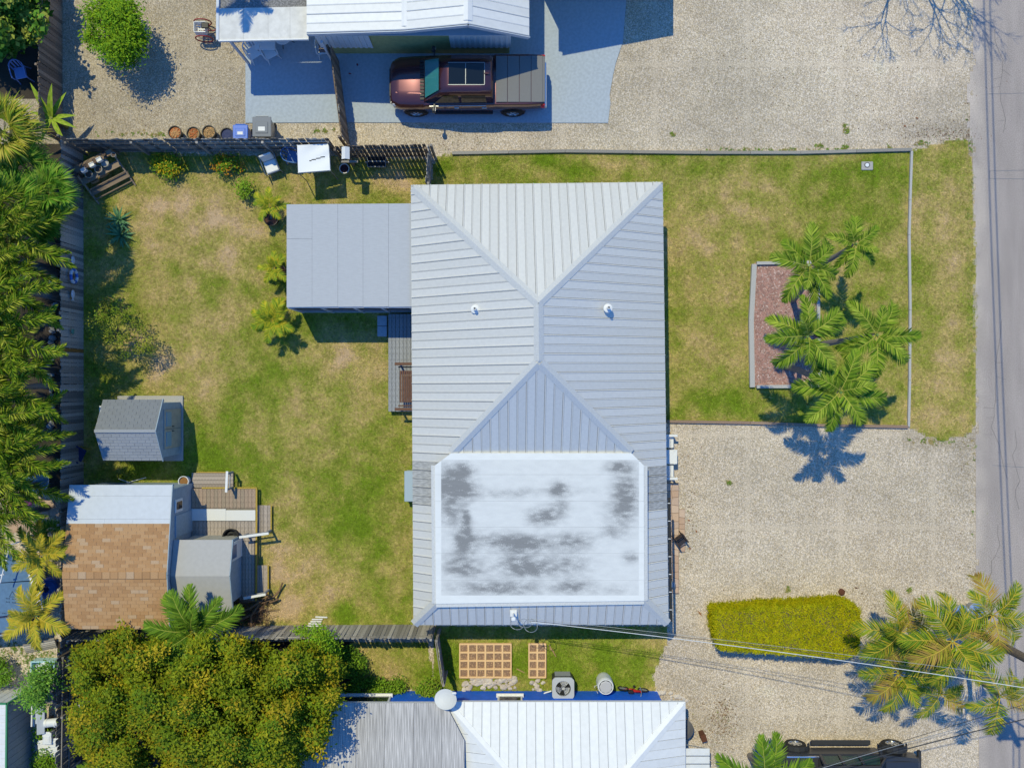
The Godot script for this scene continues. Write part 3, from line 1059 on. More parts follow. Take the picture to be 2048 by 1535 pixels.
	gb.beam(g0 + Vector3(0, -0.045, 0), g1 + Vector3(0, -0.045, 0), 0.08, 0.01)
	var gut := wpart(hs, "gutter", gb, M.dark_metal)
	for i in 7:
		var p := g0.lerp(g1, (i + 0.3) / 7.0)
		var b := mb()
		b.cbox(p + Vector3(-0.01, 0.05, 0), Vector3(0.1, 0.01, 0.025), 0.003)
		wpart(gut, "hanger", b, M.white_paint)
	# plumbing vents: flange, pipe
	for q in [[950, 618, 4.28, nW], [1216, 616, 4.36, nE]]:
		var p := at(q[0], q[1], q[2])
		var b := mb()
		b.lathe(p, [Vector2(0.16, -0.03), Vector2(0.155, 0.03), Vector2(0.06, 0.07), Vector2(0.055, 0.34), Vector2(0.04, 0.34), Vector2(0.04, 0.2), Vector2(0.0, 0.2)], 18)
		wpart(hs, "vent_pipe", b, M.white_paint)
	# service mast with its boot and drip loops
	var mp := at(1027, 1226, 3.1)
	var ms := mb()
	ms.box(mp + Vector3(0, -0.02, 0), Vector3(0.24, 0.03, 0.24))
	ms.tube([mp, mp + Vector3(0, 0.75, 0)], [0.03], 10)
	ms.cbox(mp + Vector3(0, 0.8, 0), Vector3(0.16, 0.12, 0.14), 0.03)
	var mast := wpart(hs, "service_mast", ms, M.white_paint)
	for r in [[0.0, 0.32], [0.28, 0.26], [0.5, 0.4]]:
		var pts := []
		for i in 17:
			var a := TAU * i / 16.0
			pts.append(mp + Vector3(0.12 + r[0] + cos(a) * 0.24, 0.55 - 0.2 * sin(a * 0.5), 0.1 + r[1] * (1.0 - sin(a)) * 0.6))
		var b := mb()
		b.tube(pts, [0.011], 6, false)
		wpart(mast, "drip_loop", b, M.grey_metal)

	make_patio()

func make_patio() -> void:
	var pr := thing("screen_porch", "screened porch with flat pale grey sheet roof against the house", "porch", Vector3(-6, 0, -4.7))
	var xs := [573.0, 624.0, 675.5, 726.0, 777.0, 828.0]
	for i in 5:
		var b := mb()
		var z0 := lerpf(408.5, 406.5, i / 5.0)
		if i == 0:
			b.prism(poly3([[xs[i], 408.5], [xs[i + 1] - 0.3, 408.0], [xs[i + 1] - 0.3, 477], [xs[i], 477]], 2.5), 2.44, 2.50)
			b.prism(poly3([[xs[i], 477.4], [xs[i + 1] - 0.3, 477.4], [xs[i + 1] - 0.3, 613.5], [xs[i], 614.0]], 2.5), 2.44, 2.498)
		else:
			b.prism(poly3([[xs[i], z0], [xs[i + 1] - 0.3, z0 - 0.5], [xs[i + 1] - 0.3, 613], [xs[i], 613.5]], 2.5), 2.44, 2.50 + 0.003 * (i % 2))
		wpart(pr, "roof_sheet", b, M.grey_roll)
	var x0 := -8.36
	var x1 := -3.72
	var z0 := -6.62
	var z1 := -2.88
	for q in [[Vector3(x0, 2.36, z0), Vector3(x1, 2.36, z0)], [Vector3(x0, 2.36, z1), Vector3(x1, 2.36, z1)], [Vector3(x0, 2.36, z0 + 0.06), Vector3(x0, 2.36, z1 - 0.06)]]:
		var b := mb()
		b.beam(q[0], q[1], 0.09, 0.155)
		wpart(pr, "header_beam", b, M.blue_white)
	for q in [[x0, z0], [x0, z1], [-7.15, z1], [-5.92, z1], [-4.88, z1], [-3.8, z1], [-7.15, z0], [-5.5, z0], [-3.8, z0], [x0, -4.75]]:
		var b := mb()
		b.cbox(Vector3(q[0], 1.14, q[1]), Vector3(0.1, 2.28, 0.1), 0.008)
		wpart(pr, "post", b, M.blue_white)
	for q in [[x0, z1, x1, z1], [x0, z0, x1, z0], [x0, z0, x0, z1]]:
		for y in [[0.14, 0.28, 0.06], [0.95, 0.07, 0.05]]:
			var b := mb()
			b.beam(Vector3(q[0], y[0], q[1]), Vector3(q[2], y[0], q[3]), y[2], y[1])
			wpart(pr, "rail", b, M.blue_white)
		var s := mb()
		s.beam(Vector3(q[0], 1.3, q[1]), Vector3(q[2], 1.3, q[3]), 0.012, 2.0)
		wpart(pr, "screen", s, M.screen)
	var fl := mb()
	fl.prism([Vector3(x0, 0, z0), Vector3(x1, 0, z0), Vector3(x1, 0, z1), Vector3(x0, 0, z1)], 0.0, 0.12)
	wpart(pr, "porch_floor", fl, M.pale_concrete)
	# grey plank deck
	var dk := thing("plank_deck", "narrow grey painted plank deck beside the house eave", "deck", Vector3(-4.2, 0, -0.8))
	for i in 10:
		var x := -4.9 + i * 0.148
		var b := mb()
		b.cbox(Vector3(x + 0.07, 0.35, -0.84), Vector3(0.138, 0.036, 3.86), 0.006)
		wpart(dk, "deck_plank", b, M["grey_deck%d" % (i % 4)])
	for z in [-2.6, -0.84, 0.95]:
		var b := mb()
		b.box(Vector3(-4.15, 0.24, z), Vector3(1.4, 0.17, 0.06))
		wpart(dk, "joist", b, M.grey_deck0)
	for x in [-4.82, -3.5]:
		for z in [-2.6, -0.84, 0.95]:
			var b := mb()
			b.box(Vector3(x, 0.077, z + 0.08), Vector3(0.09, 0.15, 0.09))
			wpart(dk, "footing", b, M.grey_deck1)
	for i in 2:
		var b := mb()
		b.cbox(at(764, 641 + i * 21.2, 0.2) + Vector3(0, -0.1, 0), Vector3(0.38, 0.2, 0.405), 0.012)
		single("step_block", ["grey concrete step block beside the deck, against the porch", "grey concrete step block beside the deck, on its lawn end"][i], "step", b, M.concrete, at(764, 641 + i * 21.2))
	# brown glider bench, mostly under the eave
	var bn := thing("garden_bench", "brown slatted wooden bench with wide arms on the grey deck", "bench", Vector3(-4.0, 0.368, 0.1))
	for i in 7:
		var b := mb()
		b.cbox(Vector3(-4.36 + i * 0.082, 0.80, 0.1), Vector3(0.066, 0.03, 1.24), 0.006)
		wpart(bn, "seat_slat", b, M.brown_wood)
	for i in 5:
		var b := mb()
		b.cbox(Vector3(-3.72 + i * 0.025, 0.95 + i * 0.12, 0.1), Vector3(0.03, 0.09, 1.2), 0.006)
		wpart(bn, "back_slat", b, M.brown_wood)
	for s in [-0.78, 0.98]:
		var b := mb()
		b.cbox(Vector3(-4.2, 1.06, s), Vector3(0.72, 0.035, 0.11), 0.01)
		wpart(bn, "armrest", b, M.brown_wood)
		for x in [-4.42, -3.8]:
			var l := mb()
			l.cbox(Vector3(x, 0.705, s), Vector3(0.07, 0.67, 0.06), 0.008)
			wpart(bn, "leg", l, M.brown_wood)
		var r := mb()
		r.cbox(Vector3(-4.15, 0.74, s * 0.86 + 0.01), Vector3(0.62, 0.08, 0.05), 0.008)
		wpart(bn, "seat_rail", r, M.brown_wood)
	# pale blue box by the wall
	var bx := thing("storage_box", "pale blue low storage box in front of the house wall", "box", Vector3(-3.7, 0, 4.0))
	var b1 := mb()
	b1.cbox(Vector3(-3.72, 0.29, 4.02), Vector3(0.98, 0.56, 1.16), 0.02)
	wpart(bx, "box_body", b1, M.blue_white)
	var b2 := mb()
	b2.cbox(Vector3(-3.72, 0.605, 4.02), Vector3(1.03, 0.06, 1.21), 0.02)
	wpart(bx, "lid", b2, mat(Color(0.36, 0.46, 0.56), 0.5))

func make_top_house() -> void:
	var h := thing("neighbour_house", "olive green walled house with white seamed metal gable roof above the pickup", "house", Vector3(-3, 0, -16))
	var zr := -12.82
	var prof := [[-7.51, 3.1], [-3.91, 3.37], [-1.57, 3.92], [0.63, 2.8]]
	var nrm := []
	for i in 3:
		var a := Vector3(prof[i][0], prof[i][1], zr)
		var b := Vector3(prof[i + 1][0], prof[i + 1][1], zr)
		var dz := Vector3(0, 0, -7.0)
		var low: Vector3 = a if a.y < b.y else b
		nrm.append(metal_slope(h, [a, b, b + dz, a + dz], low, low + dz, 0.33, "white_metal", 0.03, 0.05, 0.0, [], "roof_panel"))
	for i in [1, 2]:
		var a := Vector3(prof[i][0], prof[i][1], zr)
		cap(h, a, a + Vector3(0, 0, -7), 0.16 if i == 2 else 0.1, nrm[i - 1], nrm[i], M.white_metal3)
	for i in 3:
		var a := Vector3(prof[i][0], prof[i][1] - 0.09, zr + 0.03)
		var b := Vector3(prof[i + 1][0], prof[i + 1][1] - 0.09, zr + 0.03)
		var q := mb()
		q.beam(a, b, 0.03, 0.2)
		wpart(h, "fascia_board", q, M.blue_white)
	# front gable farther up the lot
	var g0 := Vector3(-3.9, 2.8, -15.3)
	var g1 := Vector3(0.96, 4.5, -15.3)
	var g2 := Vector3(5.78, 2.8, -15.3)
	var dz := Vector3(0, 0, -8)
	var ga := metal_slope(h, [g1, g2, g2 + dz, g1 + dz], g2, g2 + dz, 0.33, "white_metal")
	cap(h, g1, g1 + dz, 0.16, Vector3(-0.3, 0.95, 0).normalized(), ga, M.white_metal3)
	var gw := mb()
	gw.slab(PackedVector2Array([Vector2(0.2, 0), Vector2(4.4, 0), Vector2(4.4, 2.95), Vector2(0.2, 4.3)]), Vector3(0.96, 0, -15.6), Vector3.RIGHT, Vector3.UP, 0.0, 0.15)
	wpart(h, "wall", gw, M.olive_wall)
	# walls
	for q in [[-3.65, 7.1, 2.75, -13.28]]:
		var w := mb()
		w.box(Vector3(q[0], q[2] * 0.5, q[3]), Vector3(q[1], q[2], 0.16))
		wpart(h, "wall", w, M.olive_wall)
	var w2 := mb()
	w2.box(Vector3(-0.18, 1.35, -16.6), Vector3(0.16, 2.7, 6.4))
	wpart(h, "wall", w2, M.olive_wall)
	var w3 := mb()
	w3.box(Vector3(-7.12, 1.35, -16.6), Vector3(0.16, 2.7, 6.4))
	wpart(h, "wall", w3, M.olive_wall)
	var sf := mb()
	sf.prism([Vector3(-7.4, 0, -12.9), Vector3(0.5, 0, -12.9), Vector3(0.5, 0, -19.8), Vector3(-7.4, 0, -19.8)], 2.66, 2.68)
	wpart(h, "soffit", sf, M.blue_white)
	# corrugated storm shutters over the windows
	for q in [[-6.45, 2.05, 2.1], [-1.22, 2.35, 2.15]]:
		var s := mb()
		var k := int(q[1] / 0.1)
		for i in k:
			var x: float = q[0] - q[1] * 0.5 + (i + 0.5) * q[1] / k
			s.cbox(Vector3(x, (0.82 + q[2]) * 0.5, -13.16 + (0.025 if i % 2 else 0.0)), Vector3(q[1] / k, q[2] - 0.82, 0.035), 0.01)
		wpart(h, "storm_shutter", s, M.white_paint)
	# flat porch roof with posts
	var p := thing("porch_roof", "flat weathered white porch roof over the blue patio", "porch roof", Vector3(-10.6, 0, -14.5))
	var xs := [438.0, 487.0, 536.0, 580.0, 617.0]
	for i in 4:
		var b := mb()
		b.prism(poly3([[xs[i], 80 - i], [xs[i + 1] - 0.3, 79 - i], [xs[i + 1] - 0.3, 16 - i], [xs[i], 16.5 - i]], 2.5), 2.44, 2.50)
		wpart(p, "roof_sheet", b, M["old_white%d" % i])
		var c := mb()
		c.prism(poly3([[xs[i], 16 - i], [xs[i + 1] - 0.3, 15 - i], [xs[i + 1] - 0.3, -250], [xs[i], -250]], 2.5), 2.36, 2.42)
		wpart(p, "roof_sheet", c, mat(Color(0.36, 0.35, 0.35), 0.9, T.grain, Vector3(1, 1, 1)))
	var fr := mb()
	fr.beam(at(438, 80, 2.5) + Vector3(-0.02, -0.02, 0.03), at(617, 76.5, 2.5) + Vector3(0, -0.02, 0.03), 0.05, 0.12)
	wpart(p, "edge_trim", fr, M.white_paint)
	var gt := mb()
	gt.beam(at(437, 80, 2.5) + Vector3(-0.04, -0.03, 0), at(439, -250, 2.5) + Vector3(-0.04, -0.03, 0), 0.1, 0.13)
	wpart(p, "gutter", gt, M.blue_white)
	for q in [[497, 127], [668, 78 + 50]]:
		var pb := mb()
		var g := at(q[0], q[1])
		pb.cbox(g + Vector3(0, 1.19, 0), Vector3(0.09, 2.38, 0.09), 0.006)
		wpart(p, "post", pb, M.blue_white)

func make_bottom_house() -> void:
	var h := thing("blue_house", "bright blue walled house with white hipped metal roof beside a grey flat roof", "house", Vector3(1.5, 0, 16))
	var NW := at(890, 1404, 2.6)
	var NE := at(1371, 1403, 2.6)
	NW.z = NE.z
	var w := NE.x - NW.x
	var sl := 0.31
	var SW := NW + Vector3(0, 0, 11)
	var SE := NE + Vector3(0, 0, 11)
	var r1 := NW + Vector3(w * 0.5, w * 0.5 * sl, w * 0.5)
	var r2 := SW + Vector3(w * 0.5, w * 0.5 * sl, -w * 0.5)
	var nN := metal_slope(h, [NW, NE, r1], NW, NE, 0.33, "white_metal", 0.02, 0.03, 0.05)
	var nE := metal_slope(h, [NE, SE, r2, r1], NE, SE, 0.33, "white_metal", 0.02, 0.03)
	var nW := metal_slope(h, [NW, r1, r2, SW], SW, NW, 0.33, "white_metal", 0.02, 0.03)
	metal_slope(h, [SW, SE, r2], SW, SE, 0.33, "white_metal", 0.02, 0.03)
	cap(h, NW, r1, 0.16, nN, nW, M.white_metal3)
	cap(h, NE, r1, 0.16, nN, nE, M.white_metal3)
	cap(h, r1, r2, 0.16, nW, nE, M.white_metal3)
	var fb := mb()
	fb.beam(NW + Vector3(0, -0.09, 0.02), NE + Vector3(0, -0.09, 0.02), 0.03, 0.17)
	wpart(h, "fascia_board", fb, M.white_paint)
	var fc := mb()
	fc.beam(NE + Vector3(-0.02, -0.09, 0.04), SE + Vector3(-0.02, -0.09, 0), 0.03, 0.17)
	wpart(h, "fascia_board", fc, M.white_paint)
	# grey ribbed roof alongside
	var a := at(600, 1404, 2.78)
	var b := at(890, 1405, 2.78)
	a.z = b.z
	var c := at(929, 1480, 2.95)
	metal_slope(h, [a, b, c, Vector3(c.x, a.y + 0.155 * (20.0 - a.z), 20), Vector3(a.x, a.y + 0.155 * (20.0 - a.z), 20)], a, b, 1.05, "weathered", 0.022, 0.03, 0.0, [], "roof_panel")
	var fd := mb()
	fd.beam(a + Vector3(0, -0.08, 0.02), b + Vector3(0, -0.08, 0.02), 0.03, 0.17)
	wpart(h, "fascia_board", fd, M.white_paint)
	# walls
	for q in [[-8.4, 5.8, 12.27]]:
		var x := mb()
		x.box(Vector3((q[0] + q[1]) * 0.5, 1.25, q[2] + 0.08), Vector3(q[1] - q[0], 2.5, 0.16))
		wpart(h, "wall", x, M.blue_wall)
	for x in [-8.32, 5.72]:
		var y := mb()
		y.box(Vector3(x, 1.25, 16.8), Vector3(0.16, 2.5, 8.8))
		wpart(h, "wall", y, M.blue_wall)
	# white framed windows
	for q in [[995, 1045], [682, 782]]:
		var f := mb()
		var x0 := at(q[0], 1395, 0.9).x
		var x1 := at(q[1], 1395, 0.9).x
		f.cbox(Vector3((x0 + x1) * 0.5, 1.28, 12.24), Vector3(x1 - x0, 0.95, 0.1), 0.015)
		var wn := wpart(h, "window", f, M.white_paint)
		var g := mb()
		g.box(Vector3((x0 + x1) * 0.5, 1.3, 12.185), Vector3(x1 - x0 - 0.16, 0.76, 0.02))
		wpart(wn, "pane", g, M.glass_dark)
		var s := mb()
		s.cbox(Vector3((x0 + x1) * 0.5, 0.79, 12.18), Vector3(x1 - x0 + 0.1, 0.05, 0.16), 0.01)
		wpart(wn, "sill", s, M.white_paint)
	# low awning by the drive
	var aw := thing("ribbed_awning", "low white ribbed awning on the end of the blue house", "awning", Vector3(7.3, 0, 15.3))
	var p0 := at(1371, 1494, 2.3)
	var p1 := at(1419, 1488, 2.2)
	for i in 8:
		var t := mb()
		var z := p0.z + 0.05 + i * 0.3
		t.cbox(Vector3((p0.x + p1.x) * 0.5, 2.26, z + 0.14), Vector3(p1.x - p0.x, 0.03, 0.27), 0.01)
		wpart(aw, "awning_slat", t, M.white_metal1)
	for z in [p0.z + 0.1, p0.z + 2.3]:
		var t := mb()
		t.beam(Vector3(p1.x - 0.05, 2.2, z), Vector3(6.1, 1.5, z), 0.03, 0.03)
		wpart(aw, "brace", t, M.grey_metal)
# ---------------------------------------------------------------- fences
var picket: ArrayMesh

func make_picket() -> void:
	# unit picket with clipped corners: 1 wide (x), 1 tall from 0, 1 thick (z)
	var b := mb()
	var pl := PackedVector2Array([Vector2(-0.5, 0), Vector2(0.5, 0), Vector2(0.5, 0.975), Vector2(0.3, 1), Vector2(-0.3, 1), Vector2(-0.5, 0.975)])
	b.slab(pl, Vector3(0, 0, -0.5), Vector3.RIGHT, Vector3.UP, 0.0, 1.0)
	picket = b.mesh()

func fence(label: String, p0: Vector3, p1: Vector3, h: float, bw: float, gap: float, prefix: String, side: float, posts := true, odd := {}, hv := 0.03, lean := 0.0) -> Node3D:
	var t := thing("board_fence", label, "fence", p0.lerp(p1, 0.5))
	var d := (p1 - p0)
	var L := d.length()
	d /= L
	var nrm := Vector3(-d.z, 0, d.x) * side           # rails and posts stand on this side
	var o := base_of(t)
	var n := int(L / (bw + gap))
	var bs := Basis(d, Vector3.UP, d.cross(Vector3.UP))
	for i in n:
		var p := p0 + d * ((i + 0.5) * L / n)
		var hh := h * (1.0 + rnd(-hv, hv))
		var tw := Basis(d, rnd(-0.012, 0.012)) * Basis(nrm, rnd(-0.012, 0.012)) * Basis(d, lean)
		var m: Material = M["%s%d" % [prefix, randi() % 4]]
		if odd.has(i): m = odd[i]
		part(t, "fence_board", picket, m, Transform3D(tw * bs.scaled_local(Vector3(bw * rnd(0.96, 1.0), hh, 0.02)), p - o + nrm * rnd(-0.004, 0.002)))
	var k := int(maxf(1.0, round(L / 2.4)))
	for y in [0.35, h * 0.55, h - 0.25]:
		for i in k:
			var b := mb()
			var a := p0 + d * (i * L / k + 0.01)
			var c := p0 + d * ((i + 1) * L / k - 0.01)
			b.beam(a + nrm * 0.035 + Vector3(0, y, 0), c + nrm * 0.035 + Vector3(0, y + rnd(-0.02, 0.02), 0), 0.04, 0.09)
			wpart(t, "rail", b, M["%s%d" % [prefix, i % 4]])
	if posts:
		for i in k + 1:
			var b := mb()
			var a := p0 + d * (i * L / k)
			b.cbox(a + nrm * 0.105 + Vector3(0, h * 0.49, 0), Vector3(0.09, h * 0.98, 0.09), 0.006, Basis(d, Vector3.UP, d.cross(Vector3.UP)))
			wpart(t, "post", b, M["%s%d" % [prefix, i % 4]])
	return t

func make_fences() -> void:
	make_picket()
	for i in 4:
		var k := 0.62 + 0.2 * i
		M["brown_wood%d" % i] = mat(Color(0.46 * k, 0.34 * k, 0.24 * k), 0.95, T.grain, Vector3(6.0, 0.7, 6.0))
		M["pale_wood%d" % i] = mat(Color(0.66 * k, 0.60 * k, 0.53 * k), 0.95, T.grain, Vector3(5.0, 0.6, 5.0))
	var orange := mat(Color(0.42, 0.21, 0.045), 0.9, T.grain, Vector3(6.0, 0.7, 6.0))
	fence("brown weathered board fence between gravel yard and dark shrub bed", Vector3(-18.02, 0, -17.0), Vector3(-18.02, 0, -9.75), 1.83, 0.135, 0.004, "brown_wood", 1.0, true)
	fence("long grey board fence between palm bed and back lawn", Vector3(-17.18, 0, -9.45), Vector3(-17.16, 0, 10.3), 1.83, 0.135, 0.004, "grey_wood", 1.0, true, {58: orange})
	fence("grey board fence with clipped tops beside bins and the corrugated shed", Vector3(-17.2, 0, 10.42), Vector3(-17.3, 0, 17.2), 1.83, 0.14, 0.02, "grey_wood", -1.0, true, {}, 0.04, 0.05)
	fence("dark rail fence behind potted plants and flowering bushes", Vector3(-17.0, 0, -9.28), Vector3(-7.0, 0, -9.30), 1.83, 0.14, 0.006, "grey_wood", 1.0)
	fence("slatted fence with light gaps behind white covered grill", Vector3(-6.75, 0, -9.02), Vector3(-3.3, 0, -9.08), 1.8, 0.13, 0.022, "brown_wood", 1.0)
	fence("short grey fence end beside the metal roof corner", Vector3(-3.2, 0, -9.1), Vector3(-3.3, 0, -7.65), 1.8, 0.135, 0.006, "pale_wood", -1.0)
	fence("leaning dark fence dividing the blue patio slab", Vector3(-6.95, 0, -12.9), Vector3(-6.5, 0, -9.45), 1.75, 0.135, 0.004, "brown_wood", 1.0, true, {}, 0.06)
	fence("sunlit grey board fence between back lawn and golden tree", Vector3(-16.95, 0, 9.72), Vector3(-3.1, 0, 9.64), 1.78, 0.14, 0.012, "pale_wood", 1.0, true, {}, 0.025, 0.03)
	fence("short grey fence beside the grassy side yard", Vector3(-2.98, 0, 9.8), Vector3(-2.72, 0, 11.5), 1.75, 0.135, 0.01, "pale_wood", -1.0, true, {}, 0.02, -0.06)
	# ornaments screwed to the long fence
	var wb := mat(Color(0.55, 0.62, 0.72), 0.5)
	for q in [[520, "small white shell ornament above life ring on long fence"], [588, "small white fish ornament below life ring on long fence"]]:
		var z: float = (q[0] - 767.5) * 0.969 / 50.0
		var t := thing("fence_ornament", q[1], "ornament", Vector3(-17.05, 0.95, z))
		var b := mb()
		b.lathe(Vector3(-17.03, 1.12, z), [Vector2(0.0, 0.05), Vector2(0.09, 0.042), Vector2(0.14, 0.015), Vector2(0.14, 0.0)], 14, Basis(Vector3.BACK, -PI / 2) * Basis().scaled(Vector3(1, 1, 1.2)))
		wpart(t, "ornament_body", b, wb)
		var f := mb()
		f.slab(PackedVector2Array([Vector2(0.1, 0), Vector2(0.26, 0.1), Vector2(0.22, 0), Vector2(0.26, -0.1)]), Vector3(-17.04, 1.12, z), Vector3.BACK, Vector3.UP, 0, 0.02)
		wpart(t, "ornament_tail", f, wb)
	var zr := (552 - 767.5) * 0.969 / 50.0
	var lr := thing("life_ring", "white life ring with blue bands hung on the long fence", "life ring", Vector3(-17.0, 0.9, zr))
	var wbr := mat(Color(0.62, 0.68, 0.78), 0.5)
	for i in 8:
		var b := mb()
		var pts := []
		for j in 5:
			var a := TAU * (i + j / 4.0) / 8.0 + 0.12
			pts.append(Vector3(-16.99, 1.12 + sin(a) * 0.24, zr + cos(a) * 0.24))
		b.tube(pts, [0.062 if i % 2 else 0.065], 10, true)
		wpart(lr, "ring_band" if i % 2 else "ring_section", b, M.blue_plastic if i % 2 else wbr)
	var tl := thing("fence_plaque", "small green painted turtle plaque on the long fence", "plaque", Vector3(-17.05, 1.0, -2.04))
	var tb := mb()
	tb.lathe(Vector3(-17.04, 1.12, -2.04), [Vector2(0.0, 0.05), Vector2(0.07, 0.04), Vector2(0.1, 0.0)], 12, Basis(Vector3.BACK, -PI / 2))
	wpart(tl, "turtle_shell", tb, mat(Color(0.12, 0.30, 0.22), 0.5))
	var tn := mb()
	for s in [[0.1, 0.06], [0.1, -0.06], [-0.08, 0.07], [-0.08, -0.07], [0.0, 0.12]]:
		tn.cbox(Vector3(-17.03, 1.12 + s[0], -2.04 + s[1]), Vector3(0.02, 0.05, 0.05), 0.006)
	wpart(tl, "turtle_limbs", tn, mat(Color(0.10, 0.24, 0.18), 0.5))

# ---------------------------------------------------------------- sheds
var wedge: ArrayMesh

func shingle_slope(parent: Node3D, ea: Vector3, eb: Vector3, top: Vector3, row: float, tab: float, prefix: String, budget: int, weights := [0, 0, 0, 1, 1, 1, 2, 2, 3]) -> int:
	var fr := plane_of(ea, eb, top)
	var U: Vector3 = fr[0]
	var W: Vector3 = fr[1]
	var N: Vector3 = fr[2]
	var wid := (eb - ea).length()
	var hei: float = (top - ea).dot(W)
	var rows := int(round(hei / row))
	var o := base_of(parent)
	var used := 0
	var rests := [mb(), mb(), mb(), mb()]
	if wedge == null:
		var b := mb()
		# unit shingle: x 0..1, z 0 (butt) .. 1 (up the roof), thick at the butt
		var A := [Vector3(0, 0, 0), Vector3(1, 0, 0), Vector3(1, 0, 1.25), Vector3(0, 0, 1.25)]
		var B := [Vector3(0, 1, 0), Vector3(1, 1, 0), Vector3(1, 0.05, 1.25), Vector3(0, 0.05, 1.25)]
		b.quad(B[0], B[1], B[2], B[3]); b.quad(A[0], A[1], B[1], B[0]); b.quad(A[0], B[0], B[3], A[3]); b.quad(A[1], A[2], B[2], B[1])
		wedge = b.mesh()
	for r in rows:
		var off := (0.5 if r % 2 else 0.0) * tab + rnd(-0.03, 0.03)
		var x := -off
		while x < wid:
			var x0 := maxf(x, 0.0)
			var x1 := minf(x + tab - 0.008, wid)
			x += tab
			if x1 - x0 < 0.04: continue
			var hh := hei / rows
			var bs := Basis(U * (x1 - x0), N * 0.016, W * hh * (1.0 if r < rows - 1 else 0.8))
			var pos := ea + U * x0 + W * (r * hh) + N * (0.004 + 0.0015 * (randi() % 3))
			var tone: int = weights[randi() % weights.size()]
			var m: Material = M["%s%d" % [prefix, tone]]
			if used < budget:
				part(parent, "shingle", wedge, m, Transform3D(bs, pos - o))
				used += 1
			else:
				var c := [pos, pos + bs.x, pos + bs.x + bs.z, pos + bs.z]
				var t := bs.y
				var rest: MB = rests[tone]
				rest.quad(c[0] + t, c[3] + t * 0.1, c[2] + t * 0.1, c[1] + t)
				rest.quad(c[0], c[0] + t, c[1] + t, c[1])
				rest.quad(c[0], c[3], c[3] + t * 0.1, c[0] + t)
				rest.quad(c[1] + t, c[2] + t * 0.1, c[2], c[1])
	for i in 4:
		if rests[i].v.size() > 0:
			var q := part(parent, "shingles", rests[i].mesh(o), M["%s%d" % [prefix, i]])
			q.set_meta("kind", "stuff")
	var dk := mb()
	dk.slab(PackedVector2Array([Vector2(0, 0), Vector2(wid, 0), Vector2(wid, hei), Vector2(0, hei)]), ea, U, W, -0.05, 0.0)
	part(parent, "roof_deck", dk.mesh(o), M.fascia)
	return used

func plank(b: MB, a: Vector3, c: Vector3, w: float, t: float) -> void:
	b.beam(a, c, w, t)

